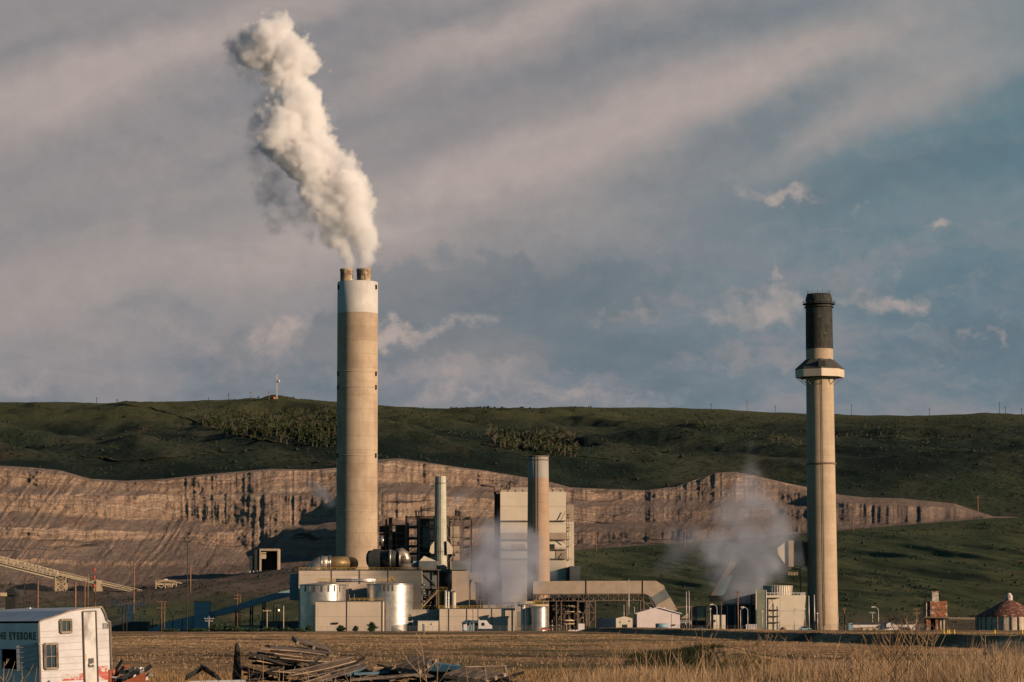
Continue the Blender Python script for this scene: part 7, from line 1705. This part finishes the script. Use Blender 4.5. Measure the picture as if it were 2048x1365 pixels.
# tall single weeds one can tell apart
def weed(a, ytop, Y, label, m_='straw_pale', lean=0.0, nb=5, r=.012, seed=0, bush=False):
    r_ = random.Random(seed+int(a)); x = X_(a, Y, 1340); z0 = float(ground_z(x, Y)); zt = Z_(ytop, Y)
    c = root('tall_weed', label, 'plant', (x, Y, z0), 'tall dry weeds in the foreground')
    H = zt-z0; b = MB(); pts = [(x+lean*H*(t_**1.4), Y, z0-.05+H*t_) for t_ in (0, .35, .7, 1)]; b.tube(pts, [r, r*.9, r*.7, r*.3], 5); b.build('stem', m_, c)
    b = MB()
    for k in range(nb):
        t_ = r_.uniform(.35 if not bush else .15, .95); px0 = Vector(pts[0]).lerp(Vector(pts[3]), t_); px0.x = x+lean*H*t_**1.4; s_ = r_.choice((-1, 1)); l_ = H*(1-t_)*r_.uniform(.4, .9)+.1
        q = px0+Vector((s_*l_*r_.uniform(.35, .8), r_.uniform(-.2, .2)*l_, l_)); b.tube([px0, px0.lerp(q, .5)+Vector((s_*l_*.06, 0, -.02)), q], [r*.6, r*.5, r*.25], 4)
        if bush:
            for j in range(3): e_ = px0.lerp(q, r_.uniform(.3, .9)); b.tube([e_, e_+Vector((r_.uniform(-.3, .3)*l_, 0, r_.uniform(.1, .5)*l_))], [r*.4, r*.2], 3)
    b.build('branches', m_, c); return c
WD = [(857, 1263, 88, 'tallest pale stem over the right part of the lumber pile', 'straw_pale', -.12, 6, .018), (845, 1290, 88, 'thinner pale stem left of the tallest one over the pile', 'straw_pale', -.1, 3, .012), (872, 1300, 88, 'pale upright stem right of the tallest one over the pile', 'straw_pale', .05, 3, .012),
 (979, 1298, 84, 'lone pale stem at the right end of the lumber pile', 'straw_pale', -.12, 0, .014), (940, 1308, 84, 'short pale stem left of the lone one at the end of the pile', 'straw_pale', -.1, 1, .01), (525, 1310, 86, 'thin pale stem in front of the charred left flank', 'straw_pale', .02, 1, .012),
 (502, 1322, 86, 'thin stem just right of the burnt post', 'straw', -.05, 2, .01), (480, 1300, 86, 'twiggy brown weed around the burnt post', 'stem_dark', .05, 9, .01), (437, 1300, 84, 'fine dark twig above the white panel', 'stem_dark', 0, 6, .008), (412, 1318, 84, 'small dark twig left of the fine one above the white panel', 'stem_dark', -.1, 5, .008),
 (557, 1333, 82, 'pale reed before the slanting boards, leftmost of the cluster', 'straw_pale', .03, 1, .014), (566, 1330, 82, 'pale reed before the slanting boards, second of the cluster', 'straw_pale', .01, 1, .014), (575, 1335, 82, 'pale reed before the slanting boards, third of the cluster', 'straw_pale', .08, 1, .014),
 (620, 1325, 82, 'forked pale reed before the middle of the slanting boards', 'straw_pale', -.05, 4, .012), (660, 1330, 82, 'pale reed leaning left before the slanting boards', 'straw_pale', -.12, 2, .012), (700, 1335, 82, 'pale reed at the right end of the slanting boards', 'straw_pale', .02, 2, .012),
 (48, 1320, 70, 'pale stem bending before the trailer opening', 'straw_pale', -.05, 1, .01), (68, 1328, 70, 'pale stem right of the bending one before the trailer', 'straw_pale', .06, 1, .008), (5, 1318, 70, 'pale reed clump at the left edge', 'straw_pale', .03, 6, .012), (28, 1345, 70, 'short pale reed before the trailer side', 'straw_pale', 0, 3, .008),
 (1122, 1275, 62, 'tall pair of thin stems left of the arching weeds', 'straw', .01, 3, .008), (1190, 1262, 62, 'dark brown stem leaning left behind the arching weeds', 'stem_dark', -.25, 4, .008), (1245, 1258, 60, 'tall brown stem leaning left over the field', 'straw', -.2, 3, .009), (1218, 1294, 60, 'forked straw weed right of the pair of thin stems', 'straw', .2, 4, .008),
 (1150, 1312, 58, 'arching yellow weed nearest the lumber pile', 'straw_pale', -.35, 3, .012), (1405, 1248, 60, 'tall brown stem with a bushy tip before the small beige cabin', 'straw', 0, 5, .008), (1418, 1298, 60, 'green tipped forked stem beside the reddish one', 'straw', -.05, 5, .008),
 (1290, 1296, 60, 'pale upright weed before the dark hollow, left', 'straw_pale', .05, 4, .009), (1335, 1298, 60, 'pale upright weed before the dark hollow, middle', 'straw_pale', -.04, 4, .01), (1355, 1304, 60, 'pale upright weed before the dark hollow, right', 'straw_pale', .03, 4, .009),
 (1500, 1285, 60, 'dark leafless bush with many shoots, before the cooling tower', 'stem_dark', .05, 12, .008), (1530, 1268, 60, 'pale many-branched bush right of the dark leafless one', 'straw_pale', .0, 14, .009), (1480, 1295, 60, 'pale branching weed left of the dark leafless bush', 'straw_pale', -.1, 9, .009),
 (1636, 1270, 60, 'tall curved straw stem left of the sooty chimney foot', 'straw', -.12, 3, .008), (1690, 1288, 60, 'straw weed with fanned side shoots below the sooty chimney', 'straw_pale', 0, 10, .01), (1720, 1282, 60, 'rust tinged stalk below the long white building, left', 'straw', .05, 7, .01), (1745, 1290, 60, 'short many-branched stalk next to the rust tinged one', 'straw', .1, 8, .009),
 (1775, 1255, 58, 'tall forked bush before the long white building', 'straw', .05, 13, .012), (1788, 1222, 58, 'tallest weed of all, brown and branching, before the long white building', 'stem_dark', .08, 14, .010), (1812, 1240, 58, 'pinkish dead weed right of the tallest weed', 'straw_pale', .1, 14, .010), (1840, 1250, 58, 'pinkish dead weed with a wide fork, left of the rusty hopper foot', 'straw_pale', .15, 12, .010),
 (1855, 1290, 58, 'stout pale stalk below the rusty hopper', 'straw_pale', -.03, 6, .014), (1975, 1262, 58, 'pale feathery stalk above the right grass clump', 'straw_pale', -.03, 4, .012), (1990, 1280, 58, 'shorter feathery stalk in the right grass clump', 'straw_pale', .03, 3, .012), (1945, 1272, 62, 'thin grey stem left of the right grass clump', 'straw', 0, 2, .008), (2030, 1275, 60, 'thin stalk at the far right edge', 'straw', .02, 3, .009)]
for k, a in enumerate(WD): weed(a[0], a[1], a[2], a[3], a[4], a[5], a[6], a[7]*1.15, seed=k, bush=a[6] > 7)
# right edge dark boulder-like culvert and bush
x, y, z = ground_pt(2030, 1312, 200, 400); 
c = root('scrap_heap_sheet', 'dark blue black sheet metal lying at the right edge beyond the grass clump', 'scrap', (x, y, z)); b = MB(); b.prism([(x-2.6, z-.3), (x+3, z-.3), (x+3, z+.9), (x-.5, z+1.3), (x-2.2, z+.9)][::-1], y, y+1.5); b.build('sheet', 'scrap_dark', c)
# ---------------------------------------------------------------- steam plumes (real volumes)
def steam_mat(name, dens, alb, aniso=.1):
    m, n = new_mat(name); v = n.node('ShaderNodeVolumePrincipled'); v.inputs['Color'].default_value = (*alb, 1)
    v.inputs['Density'].default_value = dens; v.inputs['Anisotropy'].default_value = aniso
    o = n.node('ShaderNodeOutputMaterial'); n.l.new(v.outputs[0], o.inputs['Volume']); return m
def plume(name, label, pts, m_, res, edge=2.0, warp=3.0, s1=.12, s2=.35, a1=.35, wisp=0.0, pad=1.25, cat='steam'):
    """a volume whose density comes from tapered strands (x, y, z, radius) with billowing edges"""
    allp = np.array([p for st in pts for p in st]); org = allp[0, :3].copy()
    vol = bpy.data.volumes.new(name); vol.materials.append(MATS[m_])
    o = bpy.data.objects.new(name, vol); scene.collection.objects.link(o); o.location = org; tag(o, label, cat, kind='stuff')
    lo = (allp[:, :3]-org-allp[:, 3:]*pad-1).min(0); hi = (allp[:, :3]-org+allp[:, 3:]*pad+1).max(0)
    ng = bpy.data.node_groups.new(name, 'GeometryNodeTree'); ng.interface.new_socket('Geometry', in_out='INPUT', socket_type='NodeSocketGeometry'); ng.interface.new_socket('Geometry', in_out='OUTPUT', socket_type='NodeSocketGeometry')
    N_ = ng.nodes; Lk = ng.links.new; go = N_.new('NodeGroupOutput')
    vc = N_.new('GeometryNodeVolumeCube'); vc.inputs['Min'].default_value = lo; vc.inputs['Max'].default_value = hi
    sz_ = hi-lo
    for i, k in enumerate('XYZ'): vc.inputs['Resolution '+k].default_value = max(8, int(sz_[i]/res))
    pos = N_.new('GeometryNodeInputPosition').outputs[0]
    def put(n, i, v):
        if v is None: return
        if isinstance(v, bpy.types.NodeSocket): Lk(v, n.inputs[i])
        else: n.inputs[i].default_value = v
    def mt(op, a, b=None, c=None, clamp=False):
        n = N_.new('ShaderNodeMath'); n.operation = op; n.use_clamp = clamp
        for i, v in enumerate((a, b, c)): put(n, i, v)
        return n.outputs[0]
    def vm(op, a, b=None, sc=None):
        n = N_.new('ShaderNodeVectorMath'); n.operation = op
        for i, v in enumerate((a, b)): put(n, i, v)
        if sc is not None: put(n, 3, sc)
        return n.outputs[1 if op in ('DOT_PRODUCT', 'LENGTH') else 0]
    def nz(vec, sc, det, col=False, rough=.55):
        n = N_.new('ShaderNodeTexNoise'); Lk(vec, n.inputs['Vector']); n.inputs['Scale'].default_value = sc; n.inputs['Detail'].default_value = det; n.inputs['Roughness'].default_value = rough
        return n.outputs[1 if col else 0]
    def vo(vec, sc):
        n = N_.new('ShaderNodeTexVoronoi'); n.feature = 'SMOOTH_F1'; Lk(vec, n.inputs['Vector']); n.inputs['Scale'].default_value = sc; n.inputs['Smoothness'].default_value = .3; return n.outputs['Distance']
    w1 = vm('SCALE', vm('SUBTRACT', nz(pos, s1*.6, 3, True), (.5, .5, .5)), None, warp*2)
    wp = vm('ADD', pos, w1)
    inside = None; radm = None
    for st in pts:
        for p, q in zip(st[:-1], st[1:]):
            a = Vector(p[:3])-Vector(org); ba = Vector(q[:3])-Vector(p[:3]); L2 = max(ba.length_squared, 1e-4)
            pa = vm('SUBTRACT', wp, tuple(a)); h = mt('DIVIDE', vm('DOT_PRODUCT', pa, tuple(ba)), L2, clamp=True)
            d = vm('LENGTH', vm('SUBTRACT', pa, vm('SCALE', tuple(ba), None, h)))
            r = mt('ADD', mt('MULTIPLY', h, q[3]-p[3]), p[3]); e = mt('SUBTRACT', r, d)
            if inside is None: inside, radm = e, r
            else:
                radm = mt('ADD', mt('MULTIPLY', mt('GREATER_THAN', e, inside), mt('SUBTRACT', r, radm)), radm); inside = mt('SMOOTH_MAX', inside, e, 2.0)
    b1 = mt('MULTIPLY', mt('SUBTRACT', vo(wp, s1), .55), a1*1.7); b2 = mt('MULTIPLY', mt('SUBTRACT', vo(vm('ADD', wp, vm('SCALE', nz(pos, s2, 2, True), None, 1.5)), s2), .5), a1*1.0)
    b3 = mt('MULTIPLY', mt('SUBTRACT', nz(pos, s2*1.3, 6, False, .65), .5), a1*1.9)
    inside = mt('SUBTRACT', inside, mt('MULTIPLY', mt('ADD', mt('ADD', b1, b2), b3), radm))
    d0 = mt('MULTIPLY', inside, 1.0/edge, clamp=True)
    if wisp:
        d0 = mt('MULTIPLY', d0, mt('MULTIPLY', mt('SUBTRACT', nz(wp, s1*1.3, 5), wisp), 1/(1-wisp)*2.2, clamp=True))
    Lk(d0, vc.inputs['Density'])
    sm_ = N_.new('GeometryNodeSetMaterial'); Lk(vc.outputs[0], sm_.inputs[0]); sm_.inputs['Material'].default_value = MATS[m_]
    Lk(sm_.outputs[0], go.inputs[0])
    md = o.modifiers.new('plume', 'NODES'); md.node_group = ng
    return o
def strand(l, Y, dy=0.0):
    out = []
    for k, (a, q, r) in enumerate(l):
        x, y, z = px3(a, q, Y+dy*k); out.append((x, y, z, W(r, Y)*1.12))
    return out
steam_mat('steam_white', .36, (.990, .980, .984), .15)
steam_mat('steam_thin', .11, (.46, .54, .66), .0)
steam_mat('steam_grey', .078, (.60, .63, .73), .0)  # low albedo puts the shade of the low clouds into their colour
main = [strand([(731, 536, 11), (732, 520, 16), (726, 490, 24), (716, 455, 30), (704, 415, 36), (690, 375, 40), (668, 340, 42)], YC),
        strand([(696, 536, 11), (698, 522, 14), (690, 500, 20), (676, 478, 26), (672, 445, 32), (668, 400, 40), (640, 350, 46), (610, 310, 50), (585, 280, 52), (588, 245, 54), (602, 215, 44), (592, 185, 28), (580, 158, 26), (572, 130, 44), (560, 105, 50), (540, 84, 44), (505, 96, 34)], YC),
        strand([(560, 108, 44), (612, 122, 34)], YC)]
plume('steam_plume', 'large billowing white steam plume rising from the thick chimney and drifting left', main, 'steam_white', .6, 1.8, 3.5, .075, .22, .46)
wis = [strand([(530, 310, 30), (520, 265, 34), (530, 225, 34), (555, 195, 26)], YC, 1.5), strand([(610, 440, 34), (570, 420, 42), (560, 380, 36), (565, 350, 30)], YC, 1.5), strand([(550, 460, 16), (545, 430, 24)], YC+3), strand([(500, 150, 30), (480, 110, 36), (490, 75, 30)], YC, 1.5), strand([(655, 250, 14), (668, 215, 14)], YC+4)]
plume('steam_wisps', 'thin dark bluish steam shreds trailing on the shaded left of the white plume', wis, 'steam_thin', .8, 3.0, 7.0, .10, .28, .7, wisp=.42)
g1 = [strand([(1038, 1203, 20), (1030, 1185, 40), (1015, 1160, 66), (998, 1130, 72), (985, 1105, 60)], 1198, 0), strand([(1040, 1115, 36), (1048, 1160, 32)], 1198), strand([(965, 1110, 34), (930, 1090, 24)], 1198)]
plume('cooling_steam', 'grey mauve steam cloud rising left of the brown chimney foot', g1, 'steam_grey', 1.0, 7.0, 6.0, .045, .12, .55, wisp=.08)
g2 = [strand([(1520, 1186, 26), (1510, 1165, 50), (1498, 1130, 74), (1482, 1095, 80), (1488, 1050, 62), (1498, 1010, 42), (1505, 970, 27), (1500, 930, 17), (1488, 890, 11)], 1222, -.5), strand([(1450, 1108, 58), (1400, 1095, 46), (1355, 1108, 32)], 1222)]
plume('cooling_steam', 'largest grey steam cloud drifting up from the cooling tower by the sooty chimney', g2, 'steam_grey', 1.1, 9.0, 10.0, .035, .10, .7, wisp=.30)
for k, (l, lab) in enumerate((([(905, 1010, 8), (915, 1000, 14), (925, 990, 10)], 'small bluish steam puff right of the slender stack'), ([(828, 1020, 3), (815, 1010, 7), (800, 998, 8)], 'small steam wisp drifting above the dark boiler frame'), ([(665, 1006, 10), (640, 985, 16), (620, 970, 14)], 'faint steam puff left of the thick chimney before the mine face'))):
    plume('steam_puff', lab, [strand(l, 1285)], 'steam_thin', .8, 3.0, 2.5, .12, .3, .5)
